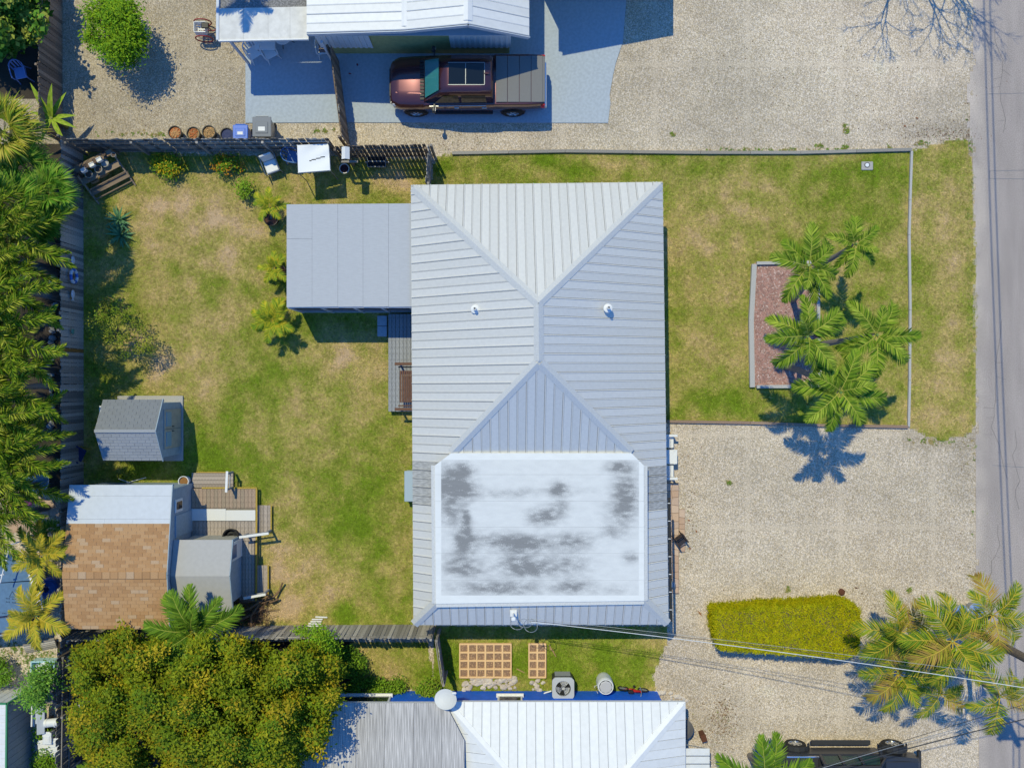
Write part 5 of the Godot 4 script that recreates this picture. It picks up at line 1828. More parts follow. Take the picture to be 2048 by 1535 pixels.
func make_offroader() -> void:
	# boxy black four by four, only its near side in the frame; nose to the right
	var zc := 15.15
	var t := thing("off_road_car", "black boxy off road car with wide tyres on the gravel drive", "car", Vector3(13.7, 0, zc))
	M.black_paint = mat(Color(0.022, 0.024, 0.03), 0.28, T.soft, Vector3.ONE)
	M.black_paint.clearcoat_enabled = true
	M.black_top = mat(Color(0.035, 0.037, 0.042), 0.7, T.fine, Vector3.ONE * 2)
	# tub and doors
	var secs := [
		[10.45, [[0.70, 0.55], [0.80, 0.60], [0.80, 1.1], [0.76, 1.18]]],
		[10.55, [[0.74, 0.50], [0.84, 0.56], [0.84, 1.15], [0.80, 1.22]]],
		[14.3, [[0.74, 0.48], [0.84, 0.54], [0.84, 1.15], [0.80, 1.22]]],
		[14.45, [[0.70, 0.48], [0.78, 0.56], [0.76, 1.12], [0.66, 1.2]]],
		[15.75, [[0.60, 0.50], [0.66, 0.58], [0.62, 1.06], [0.50, 1.14]]],
		[15.85, [[0.56, 0.52], [0.62, 0.6], [0.58, 1.0], [0.46, 1.08]]]]
	var rg := []
	for s in secs: rg.append(ring_x(s[0], zc, s[1]))
	var b := mb()
	b.loft(rg, false, true)
	wpart(t, "body", b, M.black_paint)
	# hood panel and windscreen frame
	var h := mb()
	h.cbox(Vector3(15.1, 1.2, zc), Vector3(1.3, 0.05, 1.1), 0.02)
	wpart(t, "hood", h, M.black_paint)
	var wf := mb()
	var a0 := Vector3(14.45, 1.24, zc)
	var a1 := Vector3(14.05, 1.75, zc)
	for s in [-1.0, 1.0]: wf.beam(a0 + Vector3(0, 0, s * 0.68), a1 + Vector3(0, 0, s * 0.62), 0.08, 0.07)
	wf.beam(a1 + Vector3(0, 0, -0.62), a1 + Vector3(0, 0, 0.62), 0.08, 0.07)
	wpart(t, "windscreen_frame", wf, M.black_paint)
	var wg := mb()
	wg.quad(a0 + Vector3(0, 0, -0.64), a0 + Vector3(0, 0, 0.64), a1 + Vector3(0, 0, 0.58), a1 + Vector3(0, 0, -0.58))
	wpart(t, "windscreen", wg, M.car_glass)
	# hard top and roof
	var rf := mb()
	rf.cbox(Vector3(12.95, 1.80, zc), Vector3(2.2, 0.07, 1.32), 0.03)
	wpart(t, "roof", rf, M.black_top)
	for s in [-1.0, 1.0]:
		for x in [11.92, 12.65, 13.4]:
			var p := mb()
			p.beam(Vector3(x, 1.2, zc + s * 0.8), Vector3(x, 1.78, zc + s * 0.66), 0.09, 0.1, Vector3.RIGHT)
			wpart(t, "roof_pillar", p, M.black_paint)
		for q in [[11.98, 12.58], [12.72, 13.33], [13.47, 14.2]]:
			var gl := mb()
			gl.quad(Vector3(q[0], 1.23, zc + s * 0.79), Vector3(q[1], 1.23, zc + s * 0.79), Vector3(q[1] - (0.16 if q[1] > 14.0 else 0.0), 1.75, zc + s * 0.665), Vector3(q[0], 1.75, zc + s * 0.665))
			wpart(t, "side_window", gl, mat(Color(0.03, 0.06, 0.05), 0.05))
		var rs := mb()
		rs.cbox(Vector3(13.0, 0.42, zc + s * 0.98), Vector3(2.35, 0.07, 0.2), 0.025)
		wpart(t, "side_step", rs, M.black_top)
		for x in [11.2, 15.04]:
			wheel(t, Vector3(x, 0.42, zc + s * 0.82), 0.42, 0.3, s)
			var fl := mb()
			for k in 9:
				var a := PI * k / 8.0
				var c := PI * (k + 1) / 8.0
				if k == 8: break
				fl.beam(Vector3(x + cos(a) * 0.52, 0.46 + sin(a) * 0.5, zc + s * 0.88), Vector3(x + cos(c) * 0.52, 0.46 + sin(c) * 0.5, zc + s * 0.88), 0.24, 0.04)
			wpart(t, "fender_flare", fl, M.black_top)
		var mr := mb()
		mr.cbox(Vector3(14.2, 1.3, zc + s * 1.0), Vector3(0.1, 0.2, 0.2), 0.03)
		mr.beam(Vector3(14.2, 1.25, zc + s * 0.8), Vector3(14.2, 1.27, zc + s * 0.93), 0.04, 0.04)
		wpart(t, "side_mirror", mr, M.black_top)
		var hl := mb()
		hl.lathe(Vector3(15.87, 0.85, zc + s * 0.38), [Vector2(0.13, -0.02), Vector2(0.12, 0.03), Vector2(0, 0.05)], 16, Basis(Vector3.BACK, -PI / 2))
		wpart(t, "headlight", hl, M.chrome)
	var bp := mb()
	bp.cbox(Vector3(16.02, 0.6, zc), Vector3(0.14, 0.16, 1.5), 0.03)
	wpart(t, "front_bumper", bp, M.black_top)
	var bc := mb()
	bc.cbox(Vector3(11.2, 1.25, zc), Vector3(1.28, 0.05, 1.5), 0.02)
	wpart(t, "bed_cover", bc, M.black_top)
	var br := mb()
	br.beam(Vector3(10.6, 1.3, zc - 0.78), Vector3(11.85, 1.3, zc - 0.78), 0.05, 0.05)
	wpart(t, "bed_rail", br, M.chrome)
# ---------------------------------------------------------------- back yard and neighbour's yard things
func zpx(x0: float, y0: float, sc: float, p: Array) -> Array:
	return [x0 + p[0] / sc, y0 + p[1] / sc]

func pot(label: String, where: Vector3, r: float, h: float, m: Material, fill: Material, group := "", rim := true) -> Node3D:
	var t := thing("plant_pot", label, "pot", where, 0.0, group)
	var b := mb()
	b.lathe(where, [Vector2(0, 0.0), Vector2(r * 0.72, 0.0), Vector2(r * 0.94, h * 0.86), Vector2(r * 0.94, h * 0.86), Vector2(r, h * 0.87), Vector2(r, h), Vector2(r * 0.88, h), Vector2(r * 0.84, h * 0.8)], 20)
	wpart(t, "pot_body", b, m)
	var s := mb()
	s.lathe(where, [Vector2(r * 0.85, h * 0.84), Vector2(r * 0.4, h * 0.88), Vector2(0, h * 0.86)], 18)
	wpart(t, "soil", s, fill)
	return t

func box_planter(label: String, where: Vector3, sx: float, sz: float, h: float, turn: float, m: Material, fill: Material) -> void:
	var t := thing("box_planter", label, "planter", where)
	var bs := Basis(Vector3.UP, turn)
	var b := mb()
	for s in [-1.0, 1.0]:
		b.box(where + bs * Vector3(0, h * 0.5, s * (sz * 0.5 - 0.01)), Vector3(sx, h, 0.02), bs)
		b.box(where + bs * Vector3(s * (sx * 0.5 - 0.01), h * 0.5, 0), Vector3(0.02, h, sz - 0.04), bs)
	b.box(where + Vector3(0, 0.01, 0), Vector3(sx - 0.04, 0.02, sz - 0.04), bs)
	wpart(t, "planter_body", b, m)
	var f := mb()
	f.box(where + Vector3(0, h * 0.45, 0), Vector3(sx - 0.05, h * 0.75, sz - 0.05), bs)
	wpart(t, "soil", f, fill)

func lump_pile(ctr: Vector3, r: float, n: int, s0: float, s1: float, sd: int) -> MB:
	var q := RandomNumberGenerator.new()
	q.seed = sd
	var b := mb()
	for i in n:
		var a := q.randf() * TAU
		var d := sqrt(q.randf()) * r
		var s := q.randf_range(s0, s1)
		b.cbox(ctr + Vector3(cos(a) * d, q.randf_range(0, 0.02), sin(a) * d), Vector3(s, s * 0.5, s * 0.7), s * 0.16, Basis(Vector3(q.randf() - 0.5, 1, q.randf() - 0.5).normalized(), q.randf() * TAU))
	return b

func plastic_chair(label: String, where: Vector3, turn: float, m: Material, group := "") -> Node3D:
	var t := thing("plastic_chair", label, "chair", where, turn, group)
	var seat := mb()
	seat.cbox(Vector3(0, 0.43, 0.02), Vector3(0.46, 0.035, 0.46), 0.015)
	part(t, "seat", seat.mesh(), m)
	var back := mb()
	var n := 9
	for i in n:
		var a := lerpf(-0.9, 0.9, i / float(n - 1))
		var p := Vector3(sin(a) * 0.27, 0.45, 0.06 - cos(a) * 0.30)
		var q := Vector3(sin(a) * 0.30, 0.86 - absf(a) * 0.1, -0.06 - cos(a) * 0.30)
		if i % 2 == 0: back.beam(p, q, 0.055, 0.012, Vector3(sin(a), 0, -cos(a)))
		if i < n - 1:
			var a2 := lerpf(-0.9, 0.9, (i + 1) / float(n - 1))
			back.beam(Vector3(sin(a) * 0.30, 0.86 - absf(a) * 0.1, -0.06 - cos(a) * 0.30), Vector3(sin(a2) * 0.30, 0.86 - absf(a2) * 0.1, -0.06 - cos(a2) * 0.30), 0.03, 0.05)
	part(t, "backrest", back.mesh(), m)
	for s in [-1.0, 1.0]:
		var arm := mb()
		arm.tube([Vector3(s * 0.25, 0.76, -0.24), Vector3(s * 0.28, 0.68, -0.1), Vector3(s * 0.28, 0.65, 0.1), Vector3(s * 0.27, 0.62, 0.22), Vector3(s * 0.25, 0.44, 0.24)], [0.026], 8)
		part(t, "armrest", arm.mesh(), m)
		for z in [0.22, -0.2]:
			var leg := mb()
			leg.tube([Vector3(s * 0.21, 0.43, z), Vector3(s * 0.27, 0.0, z * 1.3)], [0.03, 0.022], 8)
			part(t, "leg", leg.mesh(), m)
	return t

func bin_box(label: String, where: Vector3, sx: float, sz: float, h: float, body: Material, lid: Material) -> void:
	var t := thing("wheeled_bin", label, "bin", where)
	var b := mb()
	var rr := []
	for y in [[0.0, 0.78], [h * 0.93, 1.0]]:
		var ring := PackedVector3Array()
		for c in [[-0.5, -0.42], [-0.42, -0.5], [0.42, -0.5], [0.5, -0.42], [0.5, 0.42], [0.42, 0.5], [-0.42, 0.5], [-0.5, 0.42]]:
			ring.append(where + Vector3(c[0] * sx * y[1], y[0], c[1] * sz * y[1]))
		rr.append(ring)
	b.loft(rr, false, true)
	wpart(t, "bin_body", b, body)
	var l := mb()
	l.cbox(where + Vector3(0, h * 0.965, 0), Vector3(sx * 1.05, h * 0.06, sz * 1.05), 0.02)
	l.cbox(where + Vector3(0, h * 1.0, sz * 0.05), Vector3(sx * 0.7, h * 0.04, sz * 0.6), 0.015)
	var lm := wpart(t, "lid", l, lid)
	var hd := mb()
	hd.tube([where + Vector3(-sx * 0.35, h * 0.96, -sz * 0.56), where + Vector3(sx * 0.35, h * 0.96, -sz * 0.56)], [0.02], 8)
	wpart(t, "handle", hd, body)
	var lb := mb()
	lb.cbox(where + Vector3(0, h * 1.025, sz * 0.12), Vector3(sx * 0.38, 0.006, sz * 0.22), 0.002)
	wpart(lm, "sticker", lb, M.white_paint)
	for s in [-1.0, 1.0]:
		var w := mb()
		w.lathe(where + Vector3(s * sx * 0.4, 0.1, -sz * 0.42), [Vector2(0, -0.02), Vector2(0.1, -0.02), Vector2(0.1, 0.02), Vector2(0, 0.02)], 14, Basis(Vector3.BACK, PI / 2))
		wpart(t, "wheel", w, M.rubber)

func cycle_wheel(t: Node3D, c: Vector3, r: float, m: Material, called := "wheel") -> void:
	# stands upright in the x-y plane
	var tire := mb()
	var pts := []
	for i in 25:
		var a := TAU * i / 24.0
		pts.append(c + Vector3(cos(a) * r, sin(a) * r, 0))
	tire.tube(pts, [maxf(0.026, r * 0.08)], 7, false)
	var w := part(t, called, tire.mesh(), m)
	var sp := mb()
	for i in 9:
		var a := PI * i / 9.0
		var d := Vector3(cos(a), sin(a), 0)
		sp.beam(c - d * r * 0.95, c + d * r * 0.95, 0.006, 0.006)
	sp.lathe(c, [Vector2(0, -0.03), Vector2(0.03, -0.03), Vector2(0.03, 0.03), Vector2(0, 0.03)], 10, Basis(Vector3.RIGHT, PI / 2))
	part(w, "spokes", sp.mesh(), M.grey_metal)

func make_yard_things() -> void:
	var soil := mat(Color(0.16, 0.11, 0.085), 0.95, T.fine, Vector3.ONE * 3)
	var black: Material = M.black_plastic
	# --- tiered plant stand in the fence corner
	var e1 := Vector3(0.888, 0, -0.46)
	var e2 := Vector3(0.46, 0, 0.888)
	var o := at(185, 322, 0.9)
	o.y = 0
	var st := thing("plant_stand", "three tier weathered wooden plant stand in the fence corner", "plant stand", o)
	var wd := [M.brown_wood1, M.brown_wood2]
	for i in 3:
		var b := mb()
		var c := o + e2 * (i * 0.42) + Vector3(0, 0.92 - i * 0.3, 0)
		b.beam(c - e1 * 0.86, c + e1 * 0.86, 0.26, 0.03)
		wpart(st, "shelf", b, wd[i % 2])
	for s in [-0.82, 0.82]:
		var b := mb()
		b.beam(o + e1 * s + e2 * -0.12 + Vector3(0, 0.95, 0), o + e1 * s + e2 * 1.25 + Vector3(0, 0.02, 0), 0.05, 0.12)
		wpart(st, "stringer", b, M.brown_wood3)
		var l := mb()
		l.beam(o + e1 * s + e2 * -0.1 + Vector3(0, 0.92, 0), o + e1 * s + e2 * -0.14, 0.06, 0.06)
		wpart(st, "leg", l, M.brown_wood1)
	for k in [0.75, 1.1]:
		var b := mb()
		b.beam(o - e1 * 0.82 + e2 * k + Vector3(0, 0.95 - k * 0.7, 0), o + e1 * 0.82 + e2 * k + Vector3(0, 0.95 - k * 0.7, 0), 0.04, 0.06)
		wpart(st, "cross_bar", b, M.brown_wood1)
	var clay := mat(Color(0.40, 0.24, 0.16), 0.9, T.fine, Vector3.ONE * 3)
	var stg := "pots on the plant stand"
	for q in [[105, 860, "dark round pot at the lower end of the top shelf", M.dark_metal], [410, 650, "brown round pot between the first two white planters", clay], [605, 525, "brown round pot between the last two white planters", clay], [845, 350, "plum coloured round pot near the tan tray", M.dark_brown], [1100, 370, "pale round pot with orange soil past the tan tray", M.pale_concrete]]:
		var p := zpx(140, 280, 12.8, q)
		var w := at(p[0], p[1], 1.1)
		w.y = 0.935
		pot(q[2], w, 0.095, 0.17, q[3], soil, stg)
	for q in [[475, 870, "wide grey pot at the lower end of the middle shelf"], [725, 740, "wide grey pot in the middle of the middle shelf"], [890, 590, "wide pot of grey pebbles at the upper end of the middle shelf"]]:
		var p := zpx(140, 280, 12.8, q)
		var w := at(p[0], p[1], 0.8)
		w.y = 0.635
		pot(q[2], w, 0.155, 0.2, M.shed_wall_tan, soil if q[0] < 800 else M.pale_concrete, stg)
	for q in [[330, 760, "white square planter beside the beige square pot"], [540, 620, "white square planter between two brown pots"], [725, 490, "white square planter next to the plum pot"]]:
		var p := zpx(140, 280, 12.8, q)
		var w := at(p[0], p[1], 1.1)
		w.y = 0.935
		box_planter(q[2], w, 0.2, 0.16, 0.17, 0.478, M.white_paint, M.white_paint)
	var tr := zpx(140, 280, 12.8, [985, 310])
	var tw := at(tr[0], tr[1], 1.05)
	tw.y = 0.935
	box_planter("tan tray planter at the upper end of the top shelf", tw, 0.26, 0.2, 0.1, 0.478, M.new_wood, mat(Color(0.45, 0.36, 0.28), 0.9, T.fine, Vector3.ONE * 3))
	for q in [[610, 1020, "orange brick planter at the lower end of the bottom shelf"], [820, 860, "orange brick planter at the upper end of the bottom shelf"]]:
		var p := zpx(140, 280, 12.8, q)
		var w := at(p[0], p[1], 0.45)
		w.y = 0.335
		box_planter(q[2], w, 0.29, 0.2, 0.16, 0.478, M.new_wood, mat(Color(0.55, 0.27, 0.13), 0.9, T.fine, Vector3.ONE * 3))
	# --- tubs behind the rail fence
	var shell := [mat(Color(0.62, 0.20, 0.06), 0.8, T.fine, Vector3.ONE * 3), mat(Color(0.50, 0.32, 0.14), 0.8, T.fine, Vector3.ONE * 3), mat(Color(0.72, 0.42, 0.18), 0.8, T.fine, Vector3.ONE * 3)]
	var tubs := [[351, 266, "black tub of orange chips farthest from the blue bin"], [388, 268, "black tub of brown chips and rings between two orange tubs"], [419, 265, "black tub of pale orange chips with a wire handle"]]
	for i in 3:
		var w := at(tubs[i][0], tubs[i][1], 0.3)
		w.y = 0
		var t := pot(tubs[i][2], w, 0.27, 0.42, black, shell[i], "tubs behind the rail fence")
		wpart(t, "chips", lump_pile(w + Vector3(0, 0.36, 0), 0.19, 60, 0.035, 0.08, 30 + i), shell[(i + 2) % 3])
	var pw := at(455, 270, 0.3)
	pw.y = 0
	pot("empty dark tub beside the blue bin", pw, 0.27, 0.42, black, M.navy, "tubs behind the rail fence")
	var bw := at(480, 263, 0.9)
	bw.y = 0
	bin_box("bright blue lidded bin behind the rail fence", bw, 0.56, 0.52, 0.9, M.blue_plastic, mat(Color(0.02, 0.13, 0.58), 0.45))
	var gw := at(523, 253, 1.0)
	gw.y = 0
	bin_box("large grey lidded bin at the edge of the blue slab", gw, 0.70, 0.74, 1.0, M.grey_metal, mat(Color(0.22, 0.23, 0.24), 0.12))
	# --- white patio chairs and table under the porch roof
	var pl := mat(Color(0.72, 0.74, 0.76), 0.5)
	var up := Vector3(0, 0.035, 0)
	plastic_chair("white plastic chair next to the porch post", at(513, 112) + up, 0.55, pl, "plastic chairs round the table")
	plastic_chair("white plastic chair beside the folding table corner", at(545, 112) + up, 0.5, pl, "plastic chairs round the table")
	var c3 := plastic_chair("white plastic chair holding a box, by the leaning fence", at(652, 104) + up, 0.1, pl)
	var cw := c3.position
	var bx := thing("tackle_box", "small cluttered box on the white chair by the leaning fence", "box", cw + Vector3(-0.02, 0.45, 0.02))
	var bb := mb()
	bb.cbox(cw + Vector3(-0.02, 0.53, 0.02), Vector3(0.3, 0.15, 0.36), 0.015)
	wpart(bx, "box_body", bb, mat(Color(0.16, 0.12, 0.12), 0.6))
	var bc := lump_pile(cw + Vector3(-0.02, 0.62, 0.02), 0.12, 14, 0.03, 0.07, 8)
	wpart(bx, "clutter", bc, mat(Color(0.5, 0.45, 0.4), 0.6))
	var tb := thing("folding_table", "white folding table at the porch roof edge", "table", at(530, 95) + up)
	var tc := at(530, 88, 0.74)
	var t1 := mb()
	t1.cbox(Vector3(tc.x, 0.75, tc.z - 0.15), Vector3(0.8, 0.04, 0.75), 0.015)
	wpart(tb, "table_top", t1, pl)
	for x in [-0.34, 0.34]:
		for z in [-0.45, 0.16]:
			var l := mb()
			l.tube([Vector3(tc.x + x, 0.73, tc.z + z), Vector3(tc.x + x, 0.035, tc.z + z)], [0.018], 8)
			wpart(tb, "leg", l, M.grey_metal)
	var rt := thing("round_table", "round pale table next to the white folding table", "table", at(568, 92) + up)
	var rc := at(565, 82, 0.7)
	var r1 := mb()
	r1.lathe(Vector3(rc.x, 0.7, rc.z - 0.2), [Vector2(0, 0.0), Vector2(0.34, 0.0), Vector2(0.35, 0.02), Vector2(0.34, 0.04), Vector2(0, 0.04)], 26)
	wpart(rt, "table_top", r1, pl)
	for i in 3:
		var a := TAU * i / 3.0
		var l := mb()
		l.tube([Vector3(rc.x, 0.69, rc.z - 0.2), Vector3(rc.x + cos(a) * 0.3, 0.035, rc.z - 0.2 + sin(a) * 0.3)], [0.016], 8)
		wpart(rt, "leg", l, M.dark_metal)
	# --- red tricycle
	var tq := Vector3(-12.2, 0, -14.0)
	var tri := thing("tricycle", "red adult tricycle with white basket beside the porch roof", "tricycle", tq)
	var redt := mat(Color(0.28, 0.03, 0.035), 0.5)
	cycle_wheel(tri, Vector3(-0.06, 0.34, -0.33), 0.33, redt)
	cycle_wheel(tri, Vector3(0.0, 0.34, 0.33), 0.33, redt)
	cycle_wheel(tri, Vector3(1.05, 0.34, 0.0), 0.33, redt)
	var fr := mb()
	fr.tube([Vector3(-0.03, 0.34, -0.36), Vector3(-0.03, 0.34, 0.36)], [0.02], 8)
	fr.tube([Vector3(0.0, 0.36, 0), Vector3(0.35, 0.32, 0), Vector3(0.8, 0.62, 0), Vector3(0.86, 0.78, 0)], [0.022], 8)
	fr.tube([Vector3(0.3, 0.3, 0), Vector3(0.24, 0.8, 0)], [0.018], 8)
	fr.tube([Vector3(0.84, 0.95, 0), Vector3(0.88, 0.7, 0), Vector3(1.05, 0.34, 0.06)], [0.018], 8)
	part(tri, "frame", fr.mesh(), redt)
	var hb := mb()
	hb.tube([Vector3(0.66, 0.98, -0.3), Vector3(0.82, 0.98, -0.2), Vector3(0.86, 0.96, 0), Vector3(0.82, 0.98, 0.2), Vector3(0.66, 0.98, 0.3)], [0.014], 8)
	part(tri, "handlebar", hb.mesh(), M.grey_metal)
	var sd := mb()
	sd.cbox(Vector3(0.2, 0.84, 0), Vector3(0.3, 0.07, 0.24), 0.03)
	part(tri, "saddle", sd.mesh(), M.black_plastic)
	var bk := mb()
	for i in 6: bk.beam(Vector3(-0.28 + i * 0.09, 0.46, -0.2), Vector3(-0.28 + i * 0.09, 0.46, 0.2), 0.02, 0.01)
	for i in 5: bk.beam(Vector3(-0.28, 0.47, -0.2 + i * 0.1), Vector3(0.17, 0.47, -0.2 + i * 0.1), 0.05, 0.01)
	for q in [[-0.28, 0], [0.17, 0]]: bk.beam(Vector3(q[0], 0.6, -0.2), Vector3(q[0], 0.6, 0.2), 0.02, 0.25)
	for z in [-0.2, 0.2]: bk.beam(Vector3(-0.28, 0.6, z), Vector3(0.17, 0.6, z), 0.02, 0.25)
	part(tri, "basket", bk.mesh(), M.white_paint)
	# --- white canopy over the grill
	var cp := thing("cloth_canopy", "small white cloth canopy sagging over a grill by the slatted fence", "canopy", at(630, 330))
	var hh := 1.55
	var A := at(594, 290, hh)
	var B := at(657, 287, hh)
	var C := at(660, 340, hh)
	var D := at(596, 345, hh)
	var cl := mb()
	var N := 28
	var dip := func(u: float, v: float) -> float:
		return -0.05 * sin(PI * u) * sin(PI * v) + 0.035 * sin((u * 1.2 + v * 2.0) * 5.0) * u * (1.0 - v)
	for i in N:
		for j in N:
			# the slit that the wind pulled open
			if j == 18 - i / 4 and i > 9 and i < 24: continue
			var q := []
			for k in [[0, 0], [1, 0], [1, 1], [0, 1]]:
				var u := float(i + k[0]) / N
				var v := float(j + k[1]) / N
				var p := A.lerp(B, u).lerp(D.lerp(C, u), v)
				q.append(p + Vector3(0, dip.call(u, v), 0))
			cl.quad(q[0], q[3], q[2], q[1])
	wpart(cp, "canopy_cloth", cl, mat(Color(0.82, 0.83, 0.83), 0.8))
	for e in [[A, B], [B, C], [C, D], [D, A]]:
		var s := mb()
		s.quad(e[0], e[1], e[1] - Vector3(0, 0.16, 0), e[0] - Vector3(0, 0.16, 0))
		wpart(cp, "valance", s, mat(Color(0.78, 0.80, 0.80), 0.8))
	for p in [A, B, C, D]:
		var s := mb()
		s.tube([Vector3(p.x, hh - 0.01, p.z), Vector3(p.x, 0, p.z)], [0.018], 8)
		wpart(cp, "pole", s, M.grey_metal)
	var gl := thing("barbecue_grill", "dark barbecue grill standing under the white canopy", "grill", at(648, 345))
	var gb := at(640, 330)
	var g1 := mb()
	g1.cbox(gb + Vector3(0, 0.8, 0), Vector3(0.8, 0.3, 0.5), 0.06)
	wpart(gl, "grill_lid", g1, M.dark_metal)
	for x in [-0.33, 0.33]:
		for z in [-0.2, 0.2]:
			var l := mb()
			l.beam(gb + Vector3(x, 0, z), gb + Vector3(x, 0.66, z), 0.04, 0.04)
			wpart(gl, "leg", l, M.dark_metal)
	plastic_chair("blue plastic chair half under the white canopy", at(590, 318), 1.4, mat(Color(0.10, 0.22, 0.48), 0.5))
	# white cushioned chair
	var wc := thing("patio_chair", "grey framed patio chair with white cushions before the rail fence", "chair", at(547, 335), 0.35)
	var s1 := mb()
	s1.cbox(Vector3(0, 0.42, 0.05), Vector3(0.5, 0.09, 0.5), 0.03)
	part(wc, "seat_cushion", s1.mesh(), M.white_paint)
	var s2 := mb()
	s2.cbox(Vector3(0, 0.72, -0.26), Vector3(0.5, 0.5, 0.08), 0.03, Basis(Vector3.RIGHT, -0.2))
	part(wc, "back_cushion", s2.mesh(), M.white_paint)
	for s in [-1.0, 1.0]:
		var f := mb()
		f.tube([Vector3(s * 0.3, 0, 0.32), Vector3(s * 0.3, 0.6, 0.32), Vector3(s * 0.3, 0.62, -0.3), Vector3(s * 0.3, 0.95, -0.38)], [0.02], 8)
		f.tube([Vector3(s * 0.3, 0.62, -0.28), Vector3(s * 0.3, 0.0, -0.3)], [0.02], 8)
		part(wc, "side_frame", f.mesh(), M.grey_metal)
	for z in [0.3, -0.3]:
		var f := mb()
		f.tube([Vector3(-0.3, 0.36, z), Vector3(0.3, 0.36, z)], [0.018], 8)
		part(wc, "cross_bar", f.mesh(), M.grey_metal)
	# bird house on a post
	var bh := at(691, 306, 1.9)
	var bt := thing("bird_house", "white bird house on a tall post before the slatted fence", "bird house", Vector3(bh.x, 0, bh.z))
	var b1 := mb()
	b1.beam(Vector3(bh.x, 0, bh.z), Vector3(bh.x, 1.7, bh.z), 0.08, 0.08)
	wpart(bt, "post", b1, M.brown_wood2)
	var b2 := mb()
	b2.cbox(Vector3(bh.x, 1.8, bh.z), Vector3(0.2, 0.22, 0.36), 0.01)
	wpart(bt, "house_body", b2, M.white_paint)
	for s in [-1.0, 1.0]:
		var b3 := mb()
		b3.quad(Vector3(bh.x, 2.02, bh.z - 0.23), Vector3(bh.x, 2.02, bh.z + 0.23), Vector3(bh.x + s * 0.15, 1.9, bh.z + 0.23), Vector3(bh.x + s * 0.15, 1.9, bh.z - 0.23))
		wpart(bt, "roof_panel", b3, M.white_paint)
	var cb := mb()
	cb.beam(Vector3(bh.x - 0.3, 1.2, bh.z + 0.15), Vector3(bh.x + 0.35, 1.2, bh.z + 0.15), 0.08, 0.06)
	wpart(bt, "cross_arm", cb, M.grey_wood1)
	pot("dark pot with white rim below the bird house", at(691, 340), 0.2, 0.3, M.white_plastic, mat(Color(0.05, 0.015, 0.02), 0.9))
	var tp := thing("trough_planter", "black two row trough planter by the slatted fence", "planter", at(753, 330))
	var to := at(753, 322, 0.35)
	for i in 2:
		var z := to.z - 0.1 + i * 0.22
		var f := mb()
		for s in [-1.0, 1.0]:
			f.box(Vector3(to.x, 0.3, z + s * 0.1), Vector3(0.72, 0.16, 0.015))
			f.box(Vector3(to.x + s * 0.36, 0.3, z), Vector3(0.015, 0.16, 0.185))
		f.box(Vector3(to.x, 0.24, z), Vector3(0.7, 0.015, 0.18))
		wpart(tp, "trough", f, M.grey_metal)
		var s := mb()
		s.box(Vector3(to.x, 0.3, z), Vector3(0.69, 0.1, 0.17))
		wpart(tp, "soil", s, M.rubber)
	for x in [-0.33, 0.33]:
		var l := mb()
		l.beam(Vector3(to.x + x, 0, to.z), Vector3(to.x + x, 0.22, to.z), 0.04, 0.3)
		wpart(tp, "leg", l, M.grey_metal)
	# --- navy camp chair by the long fence
	var cc := thing("camp_chair", "navy folding camp chair with yellow legs beside the long fence", "chair", at(166, 905), 1.1)
	var f1 := mb()
	f1.cbox(Vector3(0, 0.42, 0.02), Vector3(0.5, 0.02, 0.46), 0.008)
	part(cc, "seat", f1.mesh(), M.navy)
	var f2 := mb()
	f2.cbox(Vector3(0, 0.7, -0.28), Vector3(0.5, 0.5, 0.02), 0.008, Basis(Vector3.RIGHT, -0.25))
	part(cc, "backrest", f2.mesh(), M.navy)
	for s in [-1.0, 1.0]:
		var l := mb()
		l.tube([Vector3(s * 0.27, 0, 0.28), Vector3(s * 0.27, 0.6, -0.2), Vector3(s * 0.27, 0.95, -0.34)], [0.014], 6)
		l.tube([Vector3(s * 0.27, 0, -0.28), Vector3(s * 0.27, 0.62, 0.24)], [0.014], 6)
		part(cc, "leg", l.mesh(), M.yellow_paint)
		var a := mb()
		a.cbox(Vector3(s * 0.28, 0.62, 0.0), Vector3(0.06, 0.02, 0.5), 0.006)
		part(cc, "armrest", a.mesh(), M.navy)
	# --- buckets, poles, ring of hose on the deck
	var wbk := at(367, 962, 0.45)
	wbk.y = 0
	pot("pale round bucket with rust coloured soil beside the shed corner", wbk, 0.21, 0.5, M.white_plastic, mat(Color(0.35, 0.17, 0.05), 0.9, T.fine, Vector3.ONE * 3))
	for q in [["thin white pole lying across another by the shed roof", [232, 971], [293, 954]], ["thin white pole lying under another by the shed roof", [237, 957], [276, 970]]]:
		var b := mb()
		var y := 0.03 if q[1][0] == 237 else 0.07
		b.tube([at(q[1][0], q[1][1]) + Vector3(0, y, 0), at(q[2][0], q[2][1]) + Vector3(0, y, 0)], [0.018], 8)
		single("plastic_pole", q[0], "pole", b, M.white_plastic, at(q[1][0], q[1][1]))
	var tk := at(463, 1072, 0.5)
	var tub := thing("rubber_tub", "black rubber tub with white lid knob on the shed deck", "tub", Vector3(tk.x, 0.315, tk.z))
	var tm := mb()
	tm.lathe(Vector3(tk.x, 0.315, tk.z), [Vector2(0, 0), Vector2(0.26, 0), Vector2(0.31, 0.32), Vector2(0.33, 0.34), Vector2(0.28, 0.35), Vector2(0.25, 0.1), Vector2(0, 0.1)], 24)
	wpart(tub, "tub_body", tm, M.rubber)
	for i in 3:
		var hs := mb()
		var pts := []
		for k in 21:
			var a := TAU * k / 20.0
			pts.append(Vector3(tk.x + cos(a) * (0.2 - i * 0.03), 0.45 + i * 0.05, tk.z + sin(a) * (0.2 - i * 0.03)))
		hs.tube(pts, [0.018], 6, false)
		wpart(tub, "hose_coil", hs, M.dark_metal)
